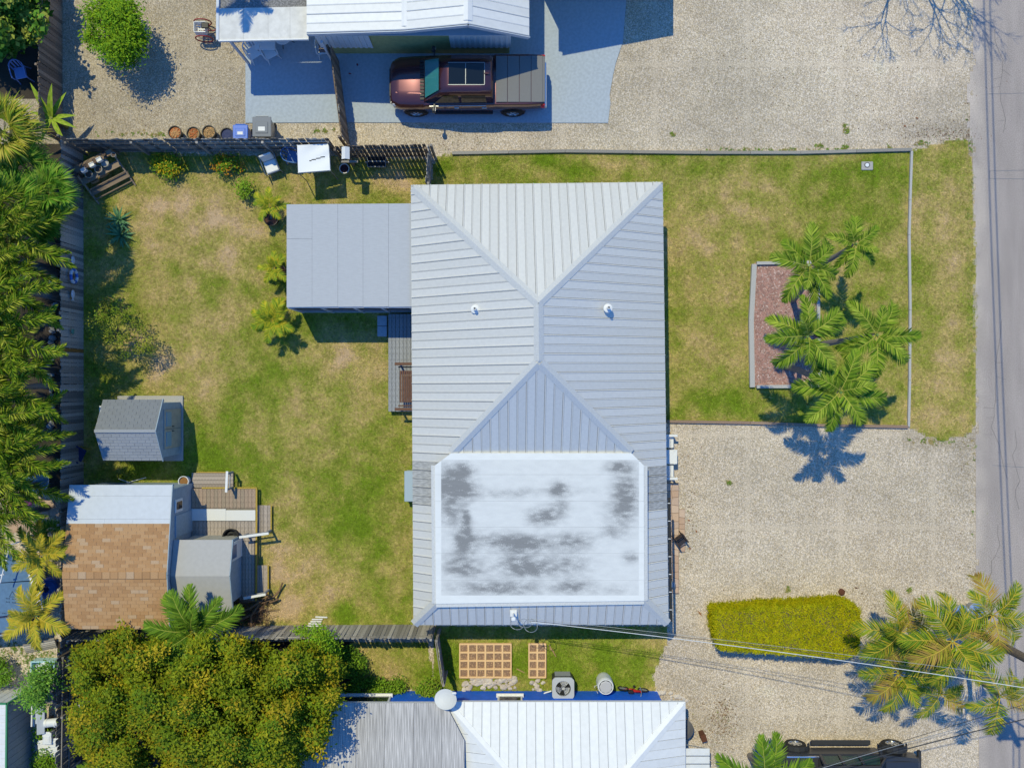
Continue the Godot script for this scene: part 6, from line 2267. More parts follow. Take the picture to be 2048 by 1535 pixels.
	# --- pile of cut branches and dead fronds
	var bp := thing("branch_pile", "brown pile of dead branches beside the hut and fence", "branch pile", at(510, 1210))
	var r := RandomNumberGenerator.new()
	r.seed = 77
	for q in [[[500, 1245], [520, 1205], [548, 1193], [560, 1180], [568, 1162]], [[482, 1200], [515, 1198], [536, 1202]], [[470, 1222], [505, 1212], [540, 1188]], [[506, 1248], [507, 1226], [523, 1203]], [[478, 1238], [500, 1228], [530, 1214]], [[535, 1185], [545, 1200], [560, 1195]]]:
		var pts := []
		for p in q: pts.append(at(p[0], p[1]) + Vector3(0, r.randf_range(0.1, 0.4), 0))
		var rad := []
		for k in pts.size(): rad.append(lerpf(0.06, 0.03, float(k) / pts.size()))
		var b := mb()
		b.tube(pts, rad, 8)
		wpart(bp, "branch", b, mat(Color(0.34, 0.21, 0.12), 0.9, T.grain, Vector3.ONE * 3))
	var tw2 := mb()
	for i in 260:
		var p := at(r.randf_range(470, 540), r.randf_range(1192, 1245)) + Vector3(0, r.randf_range(0.02, 0.4), 0)
		var a := r.randf() * TAU
		var d := Vector3(cos(a), r.randf_range(-0.2, 0.2), sin(a)) * r.randf_range(0.15, 0.5)
		tw2.beam(p, p + d, 0.012, 0.012)
	var tq2 := wpart(bp, "twigs", tw2, mat(Color(0.14, 0.08, 0.055), 0.95))
	tq2.set_meta("kind", "stuff")
	for i in 6:
		var b := mb()
		var y := 1233.0 + i * 4.0
		b.cbox(at(637 - i * 2.0 + (6 if i == 0 else 0), y) + Vector3(0, 0.045 + i * 0.035, 0), Vector3(0.42 + r.randf() * 0.1, 0.03, 0.055), 0.006, Basis(Vector3.UP, r.randf_range(-0.06, 0.06)))
		single("spare_slat", "short white slat stacked against the sunlit fence", "slat", b, M.white_paint, at(637 - i * 2.0, y), "white slats by the sunlit fence")
# ---------------------------------------------------------------- front yard
func timber_run(label: String, pts: Array, w: float, h: float, m: Array) -> void:
	var t := thing("timber_edging", label, "edging", at(pts[0][0], pts[0][1]))
	for i in pts.size() - 1:
		var a := at(pts[i][0], pts[i][1])
		var c := at(pts[i + 1][0], pts[i + 1][1])
		var L := (c - a).length()
		var n := int(maxf(1, round(L / 2.4)))
		for k in n:
			var p := a.lerp(c, float(k) / n)
			var q := a.lerp(c, float(k + 1) / n)
			var d := (q - p).normalized() * 0.006
			var b := mb()
			b.beam(p + d + Vector3(0, h * 0.5, 0), q - d + Vector3(0, h * 0.5 + rnd(-0.006, 0.006), 0), w, h)
			wpart(t, "timber", b, m[(i + k) % m.size()])

func make_front_things() -> void:
	var gt := [mat(Color(0.50, 0.47, 0.42), 0.9, T.grain, Vector3(3, 3, 3)), mat(Color(0.42, 0.40, 0.37), 0.9, T.grain, Vector3(3, 3, 3)), mat(Color(0.46, 0.42, 0.36), 0.9, T.grain, Vector3(3, 3, 3))]
	var bt := [mat(Color(0.46, 0.31, 0.22), 0.9, T.grain, Vector3(3, 3, 3)), mat(Color(0.52, 0.36, 0.26), 0.9, T.grain, Vector3(3, 3, 3))]
	timber_run("grey timber edging between front lawn and the upper gravel drive", [[904, 307], [1130, 303], [1400, 306], [1600, 306], [1822, 300]], 0.12, 0.13, gt)
	timber_run("thin pale timber edging between front lawn and grass verge", [[1822, 303], [1819, 400], [1817, 470], [1819, 620], [1818, 760], [1816, 853]], 0.09, 0.12, [M.white_timber])
	timber_run("brown timber edging between front lawn and the house drive", [[1333, 842], [1500, 845], [1640, 850], [1815, 853]], 0.11, 0.12, bt)
	# mulch bed
	var mp := [[1506, 528], [1634, 526], [1638, 773], [1503, 773]]
	var mulch_col := func(x: float, z: float) -> Color:
		var k := 0.8 + randf() * 0.5
		return Color(0.50 * k, 0.28 * k, 0.235 * k)
	var pl := ppoly(mp)
	var bb := bounds(pl)
	put("mulch_bed", grid_mesh(steps(bb.position.x, bb.end.x, 0.12), steps(bb.position.y, bb.end.y, 0.12), 0.05, pl, mulch_col), M.soil)
	var ch := mb()
	ch.colored = true
	var r := RandomNumberGenerator.new()
	r.seed = 12
	for i in 5200:
		var p := Vector3(r.randf_range(bb.position.x, bb.end.x), 0.055 + r.randf() * 0.012, r.randf_range(bb.position.y, bb.end.y))
		var k := r.randf_range(0.55, 1.6)
		ch.col = Color(0.52 * k, 0.30 * k, 0.25 * k) if r.randf() < 0.7 else Color(0.68 * k, 0.52 * k, 0.47 * k)
		var a := r.randf() * PI
		var d := Vector3(cos(a), r.randf_range(-0.15, 0.15), sin(a)) * r.randf_range(0.02, 0.05)
		var s := Vector3(-sin(a), 0.1, cos(a)) * r.randf_range(0.006, 0.014)
		ch.quad(p - d - s, p - d + s, p + d + s, p + d - s)
	var mc := MeshInstance3D.new()
	mc.name = "wood_mulch"
	mc.mesh = ch.mesh()
	mc.material_override = M.stones
	add_child(mc)
	tag(mc, "reddish wood chip mulch inside the timber palm bed", "mulch", "", "stuff")
	var bd := thing("bed_border", "weathered grey timber border of the mulched palm bed", "border", at(1560, 650))
	for q in [[[1507, 529], [1501, 640], 0.19], [[1501, 640], [1503, 774], 0.19], [[1512, 527], [1632, 525], 0.12], [[1512, 773], [1640, 772], 0.13], [[1633, 532], [1638, 768], 0.12]]:
		var b := mb()
		b.beam(at(q[0][0], q[0][1]) + Vector3(0, 0.09, 0), at(q[1][0], q[1][1]) + Vector3(0, 0.09, 0), q[2], 0.18)
		wpart(bd, "timber", b, M.white_timber)
	# meter box in the lawn
	var mb1 := thing("meter_box", "pale concrete meter box with round lid set in the lawn", "meter box", at(1734, 332))
	var c := at(1734, 332)
	var b0 := mb()
	b0.cbox(c + Vector3(0, 0.03, 0), Vector3(0.46, 0.07, 0.34), 0.015)
	wpart(mb1, "box_top", b0, M.pale_concrete)
	var b1 := mb()
	b1.lathe(c + Vector3(-0.01, 0.066, -0.03), [Vector2(0.11, 0), Vector2(0.105, 0.012), Vector2(0.085, 0.014), Vector2(0.08, 0.006)], 20)
	wpart(mb1, "lid_ring", b1, M.dark_metal)
	var b2 := mb()
	b2.lathe(c + Vector3(-0.01, 0.066, -0.03), [Vector2(0.08, 0.0), Vector2(0.078, 0.012), Vector2(0, 0.014)], 20)
	wpart(mb1, "lid", b2, M.white_plastic)
	# flagstone porch strip and step
	var ps := thing("flagstone_porch", "narrow tan flagstone porch along the house drive side", "porch", Vector3(6.1, 0, 6.1))
	var slab := mb()
	slab.box(Vector3(5.93, 0.05, 6.15), Vector3(1.46, 0.1, 4.4))
	wpart(ps, "porch_base", slab, mat(Color(0.42, 0.30, 0.23), 0.9, T.fine, Vector3.ONE))
	flagstones(ps, 5.22, 6.655, 3.96, 8.34, 0.1, 0.3)
	var sp := thing("flagstone_step", "low tan flagstone step in front of the porch strip", "step", Vector3(6.79, 0, 5.85))
	var sb := mb()
	sb.box(Vector3(6.79, 0.03, 5.85), Vector3(0.25, 0.06, 1.7))
	wpart(sp, "step_base", sb, mat(Color(0.42, 0.30, 0.23), 0.9, T.fine, Vector3.ONE))
	flagstones(sp, 6.67, 6.91, 5.01, 6.69, 0.06, 0.3)
	# white double bench with a table between the seats
	var wb := thing("double_bench", "white slatted double bench with a solid table between its seats", "bench", Vector3(6.1, 0, 2.9))
	for q in [[2.07, 2.52], [3.22, 3.68]]:
		for i in 6:
			var b := mb()
			b.cbox(Vector3(5.76 + i * 0.115, 0.44, (q[0] + q[1]) * 0.5), Vector3(0.1, 0.025, q[1] - q[0]), 0.005)
			wpart(wb, "seat_slat", b, M.white_paint)
		for i in 4:
			var b := mb()
			b.cbox(Vector3(5.66, 0.7, q[0] + 0.06 + i * 0.11), Vector3(0.025, 0.5, 0.09), 0.005, Basis(Vector3.BACK, 0.12))
			wpart(wb, "back_slat", b, M.white_paint)
	var tt := mb()
	tt.cbox(Vector3(6.08, 0.57, 2.87), Vector3(0.86, 0.03, 0.56), 0.008)
	wpart(wb, "table_top", tt, M.white_paint)
	for z in [2.03, 3.72]:
		var b := mb()
		b.cbox(Vector3(6.09, 0.64, z), Vector3(0.84, 0.03, 0.1), 0.008)
		wpart(wb, "armrest", b, M.white_paint)
	for z in [2.03, 2.62, 3.12, 3.72]:
		for x in [5.7, 6.4]:
			var b := mb()
			b.cbox(Vector3(x, 0.3, z), Vector3(0.07, 0.6, 0.07), 0.006)
			wpart(wb, "leg", b, M.white_paint)
	# dark brown slatted chair on the step
	var o := at(1360, 1076, 0.0) + Vector3(-0.05, 0.115, 0)
	var rc := thing("slatted_chair", "dark brown slatted wooden chair standing on the porch step", "chair", o, -0.95)
	for i in 5:
		var b := mb()
		b.cbox(Vector3(-0.2 + i * 0.1, 0.40, 0.0), Vector3(0.07, 0.025, 0.5), 0.006)
		part(rc, "seat_slat", b.mesh(), M.dark_brown)
	for i in 4:
		var b := mb()
		b.beam(Vector3(-0.3, 0.48 + 0.15 * i, -0.2), Vector3(-0.3, 0.48 + 0.15 * i, 0.2), 0.02, 0.08)
		part(rc, "back_slat", b.mesh(), M.dark_brown)
	for s in [-1.0, 1.0]:
		var b := mb()
		b.beam(Vector3(-0.26, 0.02, s * 0.25), Vector3(-0.34, 1.02, s * 0.25), 0.05, 0.05)
		part(rc, "back_post", b.mesh(), M.dark_brown)
		var a := mb()
		a.beam(Vector3(-0.32, 0.62, s * 0.27), Vector3(0.3, 0.62, s * 0.27), 0.08, 0.03)
		part(rc, "armrest", a.mesh(), M.dark_brown)
		var l := mb()
		l.beam(Vector3(0.26, 0.02, s * 0.26), Vector3(0.26, 0.61, s * 0.26), 0.05, 0.05)
		part(rc, "leg", l.mesh(), M.dark_brown)
		var rk := mb()
		rk.beam(Vector3(-0.4, 0.0, s * 0.26), Vector3(0.38, 0.0, s * 0.26), 0.04, 0.04)
		part(rc, "runner", rk.mesh(), M.dark_brown)
	rc.scale = Vector3(0.7, 0.8, 0.7)
	# lantern by the porch end
	var ln := at(1343, 1164) + Vector3(0, 0.1, 0)
	var lt := thing("lantern", "small grey lantern at the end of the porch strip", "lantern", ln)
	var l0 := mb()
	l0.cbox(ln + Vector3(0, 0.02, 0), Vector3(0.16, 0.04, 0.2), 0.01)
	l0.cbox(ln + Vector3(0, 0.32, 0), Vector3(0.16, 0.04, 0.2), 0.01)
	for x in [-0.065, 0.065]:
		for z in [-0.085, 0.085]: l0.beam(ln + Vector3(x, 0.03, z), ln + Vector3(x, 0.31, z), 0.015, 0.015)
	wpart(lt, "lantern_frame", l0, M.grey_metal)
	var l1 := mb()
	l1.lathe(ln + Vector3(0, 0.04, 0), [Vector2(0.04, 0), Vector2(0.04, 0.14), Vector2(0, 0.15)], 12)
	wpart(lt, "candle", l1, M.white_plastic)
	# rusty cap in the drive
	var rcap := mb()
	var rp := at(1683, 1183)
	rcap.lathe(rp, [Vector2(0.13, 0), Vector2(0.13, 0.07), Vector2(0.09, 0.1), Vector2(0, 0.105)], 18)
	single("pipe_cap", "rusty round pipe cap standing in the gravel above the hedge", "pipe cap", rcap, M.rust, rp)
	# fallen leaves on the gravel
	for q in [[1400, 1226, 0.9, 0], [1712, 1175, 0.4, 1], [1580, 1180, 1.3, 2], [1690, 305, 0.2, 2], [1720, 318, 1.9, 0], [1810, 252, 0.7, 0], [1834, 236, 0.4, 0], [700, 148, 0.2, 3], [715, 130, 1.2, 3], [870, 232, 0.3, 0], [1460, 964, 1.0, 2], [1378, 1040, 0.5, 0], [1393, 1062, 1.2, 0], [1380, 1096, 0.2, 0]]:
		var p := at(q[0], q[1]) + Vector3(0, 0.05 if q[3] == 3 else 0.015, 0)
		var b := mb()
		var d := Vector3(cos(q[2]), 0, sin(q[2])) * (0.16 if q[0] == 1400 else 0.07)
		var s := Vector3(-sin(q[2]), 0, cos(q[2])) * 0.035
		b.quad(p - d, p + s + Vector3(0, 0.015, 0), p + d, p)
		b.quad(p - d, p, p + d, p - s + Vector3(0, 0.015, 0))
		var cols := [Color(0.30, 0.13, 0.05), Color(0.12, 0.05, 0.03), Color(0.16, 0.24, 0.05), Color(0.25, 0.03, 0.03)]
		single("fallen_leaf", ["curled brown leaf lying on the pale gravel", "dark dry leaf lying on the gravel near the pipe cap", "green leaf scrap lying on the pale gravel", "dark red leaf lying on the shaded blue slab"][q[3]], "leaf", b, mat(cols[q[3]], 0.7), p, ["brown leaves on gravel", "", "green scraps on gravel", "red leaves on the slab"][q[3]])
	# two pale bins under the road palms
	for q in [[1925, 1226, "pale grey low bin under the road palms, on the drive side"], [1955, 1222, "pale grey low bin under the road palms, on the road side"]]:
		var w := at(q[0], q[1], 0.5)
		w.y = 0
		var t := thing("low_bin", q[2], "bin", w)
		var b := mb()
		b.lathe(w, [Vector2(0, 0), Vector2(0.24, 0), Vector2(0.29, 0.42), Vector2(0.31, 0.43)], 20)
		wpart(t, "bin_body", b, M.grey_metal)
		var l := mb()
		l.lathe(w, [Vector2(0.32, 0.43), Vector2(0.32, 0.46), Vector2(0.24, 0.53), Vector2(0.08, 0.56), Vector2(0, 0.56)], 20)
		wpart(t, "lid", l, M.chrome)

func flagstones(t: Node3D, x0: float, x1: float, z0: float, z1: float, y: float, cell: float) -> void:
	var nx := int(maxf(1, round((x1 - x0) / cell)))
	var nz_ := int(round((z1 - z0) / cell))
	var g := []
	for j in nz_ + 1:
		var row := []
		for i in nx + 1:
			var jx := rnd(-0.07, 0.07) if i > 0 and i < nx else 0.0
			var jz := rnd(-0.08, 0.08) if j > 0 and j < nz_ else 0.0
			row.append(Vector2(x0 + (x1 - x0) * i / nx + jx, z0 + (z1 - z0) * j / nz_ + jz))
		g.append(row)
	for j in nz_:
		for i in nx:
			var q := [g[j][i], g[j][i + 1], g[j + 1][i + 1], g[j + 1][i]]
			var ce := Vector2.ZERO
			for p in q: ce += p * 0.25
			var pl := PackedVector2Array()
			for p in q: pl.append(p.move_toward(ce, 0.014))
			var b := mb()
			b.slab(pl, Vector3.ZERO, Vector3.RIGHT, Vector3.BACK, y, y + 0.018 + rnd(0, 0.005))
			wpart(t, "flagstone", b, M["flag%d" % (randi() % 4)])
# ---------------------------------------------------------------- side yard by the blue house
func rock_mesh(sd: int) -> ArrayMesh:
	var r := RandomNumberGenerator.new()
	r.seed = sd
	var b := mb()
	var rings := []
	for i in 5:
		var row := PackedVector3Array()
		var th := PI * (i + 0.6) / 5.2
		for j in 7:
			var a := TAU * j / 7.0
			var k := r.randf_range(0.75, 1.15)
			row.append(Vector3(sin(th) * cos(a) * k, cos(th) * 0.7 * k, sin(th) * sin(a) * k))
		rings.append(row)
	b.loft(rings, false, true)
	return b.mesh()

func make_bottom_things() -> void:
	var soil := mat(Color(0.38, 0.235, 0.15), 0.95, T.fine, Vector3.ONE * 2)
	# planting grids: timber frames split into square cells
	for q in [[920, 1022, 6, "wide wooden planting grid of soil squares in the side lawn", 1286], [1058, 1091, 2, "narrow wooden planting grid of soil squares in the side lawn", 1286]]:
		var a := at(q[0], q[4])
		var c := at(q[1], 1352)
		var t := thing("planting_grid", q[3], "garden bed", Vector3((a.x + c.x) * 0.5, 0, (a.z + c.z) * 0.5))
		var s := mb()
		s.box(Vector3((a.x + c.x) * 0.5, 0.05, (a.z + c.z) * 0.5), Vector3(c.x - a.x - 0.02, 0.1, c.z - a.z - 0.02))
		wpart(t, "soil", s, soil)
		for i in q[2] + 1:
			var x: float = lerpf(a.x, c.x, float(i) / q[2])
			var b := mb()
			b.cbox(Vector3(x, 0.085, (a.z + c.z) * 0.5), Vector3(0.075 if i % 2 else 0.055, 0.13, c.z - a.z + 0.04), 0.005)
			wpart(t, "divider", b, M.pine)
		for j in 5:
			var z := lerpf(a.z, c.z, j / 4.0)
			var b := mb()
			b.cbox(Vector3((a.x + c.x) * 0.5, 0.08, z), Vector3(c.x - a.x + 0.02, 0.125, 0.07), 0.005)
			wpart(t, "divider", b, M.pine)
		var tw := lump_pile(Vector3((a.x + c.x) * 0.5, 0.105, (a.z + c.z) * 0.5), 0.01, 1, 0.01, 0.02, 3)
		var r := RandomNumberGenerator.new()
		r.seed = 5
		for i in 90 * q[2]:
			var p := Vector3(r.randf_range(a.x, c.x), 0.105, r.randf_range(a.z, c.z))
			var an := r.randf() * PI
			tw.beam(p, p + Vector3(cos(an), 0.1, sin(an)) * 0.05, 0.012, 0.012)
		var ml := wpart(t, "straw_litter", tw, mat(Color(0.60, 0.38, 0.22), 0.9))
		ml.set_meta("kind", "stuff")
	# loose pale rocks
	var rocks := [rock_mesh(1), rock_mesh(2), rock_mesh(3), rock_mesh(4)]
	var r := RandomNumberGenerator.new()
	r.seed = 9
	var spots := []
	for i in 78:
		var u := r.randf()
		spots.append([lerpf(926, 1030, u), 1368 + sin(u * 3.0) * -6.0 + r.randf_range(-12, 12), r.randf_range(0.05, 0.12)])
	for i in 12: spots.append([r.randf_range(1050, 1088), r.randf_range(1360, 1380), r.randf_range(0.05, 0.10)])
	var pale := [mat(Color(0.82, 0.70, 0.60), 0.9, T.fine, Vector3.ONE * 2), mat(Color(0.74, 0.64, 0.56), 0.9, T.fine, Vector3.ONE * 2), mat(Color(0.88, 0.78, 0.68), 0.9, T.fine, Vector3.ONE * 2)]
	for i in spots.size():
		var q = spots[i]
		put_rock(at(q[0], q[1]), q[2], rocks[i % 4], pale[i % 3], r, "pale coral rock in the loose heap below the planting grids", "rocks below the planting grids")
	for i in 26:
		var u := r.randf()
		put_rock(at(lerpf(1312, 1374, u), lerpf(1384, 1400, u * u) + r.randf_range(-3, 3)), r.randf_range(0.05, 0.1), rocks[i % 4], pale[2], r, "white rock lining the corner of the blue house", "rocks at the blue house corner")
	for i in 4:
		put_rock(at(1338 + r.randf_range(-4, 4), 1392 + i * 4), 0.07, rocks[i % 4], pale[2], r, "white rock lining the corner of the blue house", "rocks at the blue house corner")
	# air conditioner
	var ac := at(1124, 1362)
	var t := thing("air_conditioner", "grey square outdoor air conditioner with round fan grille by the blue wall", "air conditioner", ac)
	var body := mb()
	body.cbox(ac + Vector3(0, 0.345, 0.0), Vector3(0.82, 0.67, 0.82), 0.09)
	wpart(t, "housing", body, M.dark_metal)
	for i in 9:
		for s in [-1.0, 1.0]:
			var lv := mb()
			lv.cbox(ac + Vector3(0, 0.1 + i * 0.06, s * 0.415), Vector3(0.62, 0.03, 0.02), 0.006)
			wpart(t, "louvre", lv, M.grey_metal)
	var top := mb()
	# square lid with a round hole
	var cy := 0.87
	var outer := []
	for k in 48:
		var a := TAU * k / 48.0
		var d := Vector2(cos(a), sin(a))
		var m := maxf(absf(d.x), absf(d.y))
		var rr := minf(0.43 / m, 0.53)
		outer.append([ac + Vector3(d.x * 0.295, cy, d.y * 0.295), ac + Vector3(d.x * rr, cy - 0.01, d.y * rr), ac + Vector3(d.x * rr, cy - 0.09, d.y * rr), ac + Vector3(d.x * 0.295, cy - 0.12, d.y * 0.295)])
	for k in 48:
		var A = outer[k]
		var B = outer[(k + 1) % 48]
		top.quad(A[0], B[0], B[1], A[1])
		top.quad(A[1], B[1], B[2], A[2])
		top.quad(A[3], B[3], B[0], A[0])
	wpart(t, "top_cover", top, mat(Color(0.50, 0.52, 0.54), 0.45))
	var fl := mb()
	fl.lathe(ac + Vector3(0, 0.69, 0), [Vector2(0.3, 0), Vector2(0, 0)], 24)
	wpart(t, "fan_well", fl, M.rubber)
	var fan := mb()
	for k in 3:
		var a := TAU * k / 3.0
		for i in 6:
			var a0 := a + i * 0.22
			var a1 := a + (i + 1) * 0.22
			var y0 := 0.74 + i * 0.015
			fan.quad(ac + Vector3(cos(a0) * 0.07, y0, sin(a0) * 0.07), ac + Vector3(cos(a0) * 0.27, y0, sin(a0) * 0.27), ac + Vector3(cos(a1) * 0.27, y0 + 0.015, sin(a1) * 0.27), ac + Vector3(cos(a1) * 0.07, y0 + 0.015, sin(a1) * 0.07))
	fan.lathe(ac + Vector3(0, 0.66, 0), [Vector2(0.08, 0), Vector2(0.08, 0.12), Vector2(0, 0.13)], 16)
	wpart(t, "fan", fan, mat(Color(0.55, 0.56, 0.57), 0.4))
	var gr := mb()
	for k in 24:
		var a := TAU * k / 24.0
		gr.beam(ac + Vector3(cos(a) * 0.06, cy - 0.005, sin(a) * 0.06), ac + Vector3(cos(a) * 0.3, cy - 0.005, sin(a) * 0.3), 0.006, 0.006)
	for rr in [0.1, 0.17, 0.24]:
		var pts := []
		for k in 33: pts.append(ac + Vector3(cos(TAU * k / 32.0) * rr, cy - 0.003, sin(TAU * k / 32.0) * rr))
		gr.tube(pts, [0.004], 5, false)
	wpart(t, "fan_grille", gr, M.dark_metal)
	for q in [[[1103, 1382], [1090, 1386], [1082, 1394], [1081, 1404], 0.03, "white_plastic"], [[1107, 1388], [1098, 1391], [1095, 1398], [1095, 1408], 0.022, "rubber"]]:
		var pts := []
		for i in 4: pts.append(at(q[i][0], q[i][1], 0.35) - Vector3(0, 0.05, 0))
		var b := mb()
		b.tube(pts, [q[4]], 8)
		wpart(t, "refrigerant_pipe", b, M[q[5]])
	# white drum
	var dp := at(1207, 1358)
	var dr := thing("white_drum", "white plastic drum with grey lid beside the blue wall", "drum", dp)
	var d0 := mb()
	d0.lathe(dp, [Vector2(0, 0), Vector2(0.29, 0), Vector2(0.32, 0.25), Vector2(0.32, 0.75), Vector2(0.29, 0.86), Vector2(0.30, 0.9), Vector2(0.26, 0.9)], 26)
	wpart(dr, "drum_body", d0, M.white_plastic)
	var d1 := mb()
	d1.lathe(dp, [Vector2(0.25, 0.895), Vector2(0.25, 0.93), Vector2(0.2, 0.94), Vector2(0, 0.94)], 8)
	wpart(dr, "lid", d1, mat(Color(0.50, 0.50, 0.52), 0.5))
	var d2 := mb()
	d2.tube([dp + Vector3(-0.3, 0.8, -0.05), dp + Vector3(-0.42, 0.55, 0.1), dp + Vector3(-0.3, 0.8, 0.28)], [0.015], 7)
	wpart(dr, "handle", d2, M.white_plastic)
	# red child's bicycle
	var bk := thing("kids_bicycle", "small red bicycle with black tyres standing on the side lawn", "bicycle", at(1264, 1374), -0.08)
	cycle_wheel(bk, Vector3(-0.38, 0.2, 0), 0.2, M.rubber)
	cycle_wheel(bk, Vector3(0.42, 0.2, 0), 0.2, M.rubber)
	var f := mb()
	f.tube([Vector3(-0.38, 0.2, 0.03), Vector3(0.0, 0.2, 0), Vector3(0.3, 0.48, 0), Vector3(-0.1, 0.5, 0), Vector3(0.0, 0.2, 0)], [0.025], 8)
	f.tube([Vector3(0.3, 0.52, 0), Vector3(0.42, 0.2, 0.04)], [0.022], 8)
	f.cbox(Vector3(0.16, 0.42, 0), Vector3(0.36, 0.09, 0.08), 0.02, Basis(Vector3.BACK, 0.2))
	part(bk, "frame", f.mesh(), M.red)
	var hb := mb()
	hb.tube([Vector3(0.2, 0.66, -0.26), Vector3(0.28, 0.64, -0.1), Vector3(0.3, 0.56, 0), Vector3(0.28, 0.64, 0.1), Vector3(0.2, 0.66, 0.26)], [0.016], 8)
	part(bk, "handlebar", hb.mesh(), M.grey_metal)
	var sd := mb()
	sd.cbox(Vector3(-0.12, 0.56, 0), Vector3(0.22, 0.06, 0.13), 0.025)
	part(bk, "saddle", sd.mesh(), M.black_plastic)
	var pd := mb()
	pd.cbox(Vector3(0.0, 0.2, 0.14), Vector3(0.09, 0.025, 0.07), 0.006)
	pd.cbox(Vector3(0.04, 0.26, -0.14), Vector3(0.09, 0.025, 0.07), 0.006)
	pd.tube([Vector3(0, 0.2, 0.12), Vector3(0.04, 0.26, -0.12)], [0.012], 6)
	part(bk, "pedals", pd.mesh(), M.black_plastic)
	# satellite dish at the roof edge
	var sp := at(893, 1398, 3.05)
	var sdh := thing("satellite_dish", "round pale grey satellite dish on the edge of the grey roof", "dish", Vector3(sp.x, 2.75, sp.z + 0.15))
	var bs := Basis(Vector3(0, 0, 1), 0.35) * Basis(Vector3.RIGHT, -0.3)
	var ds := mb()
	ds.lathe(sp, [Vector2(0, 0), Vector2(0.15, 0.012), Vector2(0.3, 0.05), Vector2(0.43, 0.105), Vector2(0.44, 0.1), Vector2(0.3, 0.035), Vector2(0, -0.02)], 30, bs * Basis().scaled(Vector3(1, 1, 0.82)))
	wpart(sdh, "reflector", ds, mat(Color(0.60, 0.61, 0.61), 0.55))
	var da := mb()
	da.tube([sp + bs * Vector3(0.1, 0.0, -0.3), sp + Vector3(0.28, 0.3, -0.32)], [0.018], 8)
	da.cbox(sp + Vector3(0.3, 0.33, -0.34), Vector3(0.16, 0.08, 0.08), 0.02)
	wpart(sdh, "receiver_arm", da, M.white_paint)
	var dm := mb()
	dm.tube([sp - Vector3(0, 0.02, 0), sp + Vector3(0, -0.2, 0.05), Vector3(sp.x, 2.75, sp.z + 0.2)], [0.025], 8)
	wpart(sdh, "mount", dm, M.grey_metal)
	# odds and ends
	var rl := at(1374, 1453, 0.6)
	var lid := thing("dark_bin", "dark round bin half under the white roof edge", "bin", Vector3(rl.x - 0.25, 0, rl.z))
	var lb := mb()
	lb.lathe(Vector3(rl.x - 0.2, 0, rl.z), [Vector2(0, 0), Vector2(0.32, 0), Vector2(0.38, 0.85), Vector2(0.4, 0.86)], 22)
	wpart(lid, "bin_body", lb, M.dark_metal)
	var lc := mb()
	lc.lathe(Vector3(rl.x - 0.2, 0, rl.z), [Vector2(0.41, 0.86), Vector2(0.41, 0.89), Vector2(0.25, 0.95), Vector2(0, 0.96)], 22)
	wpart(lid, "lid", lc, mat(Color(0.12, 0.11, 0.10), 0.6))
	var rb := at(1408, 1476, 0.5)
	var rbx := thing("rusty_box", "small rust brown box standing on the gravel by the awning", "box", Vector3(rb.x, 0, rb.z))
	var rq := mb()
	rq.cbox(Vector3(rb.x, 0.25, rb.z), Vector3(0.2, 0.5, 0.26), 0.01, Basis(Vector3.UP, 0.3))
	wpart(rbx, "box_body", rq, M.rust)
	var rt := mb()
	rt.cbox(Vector3(rb.x, 0.51, rb.z), Vector3(0.22, 0.025, 0.28), 0.008, Basis(Vector3.UP, 0.3))
	wpart(rbx, "lid", rt, M.rust)
	for q in [[1098, 1288, 1112, 1312, "long pale stick lying beside the narrow planting grid"], [1033, 1336, 1049, 1344, "short pale stick lying between the planting grids"], [1099, 1295, 1108, 1302, "short brown stick crossing a long one beside the narrow grid"]]:
		var b := mb()
		b.tube([at(q[0], q[1]) + Vector3(0, 0.05, 0), at(q[2], q[3]) + Vector3(0, 0.05, 0)], [0.025, 0.018], 6)
		single("garden_stick", q[4], "stick", b, M.new_wood, at(q[0], q[1]))

func put_rock(p: Vector3, s: float, m: Mesh, mt: Material, r: RandomNumberGenerator, label: String, group: String) -> void:
	var o := MeshInstance3D.new()
	o.name = numbered("rock")
	o.mesh = m
	o.material_override = mt
	add_child(o)
	o.transform = Transform3D(Basis(Vector3.UP, r.randf() * TAU).scaled(Vector3(s * r.randf_range(0.9, 1.5), s, s)), p + Vector3(0, s * 0.4, 0))
	tag(o, label, "rock", group)
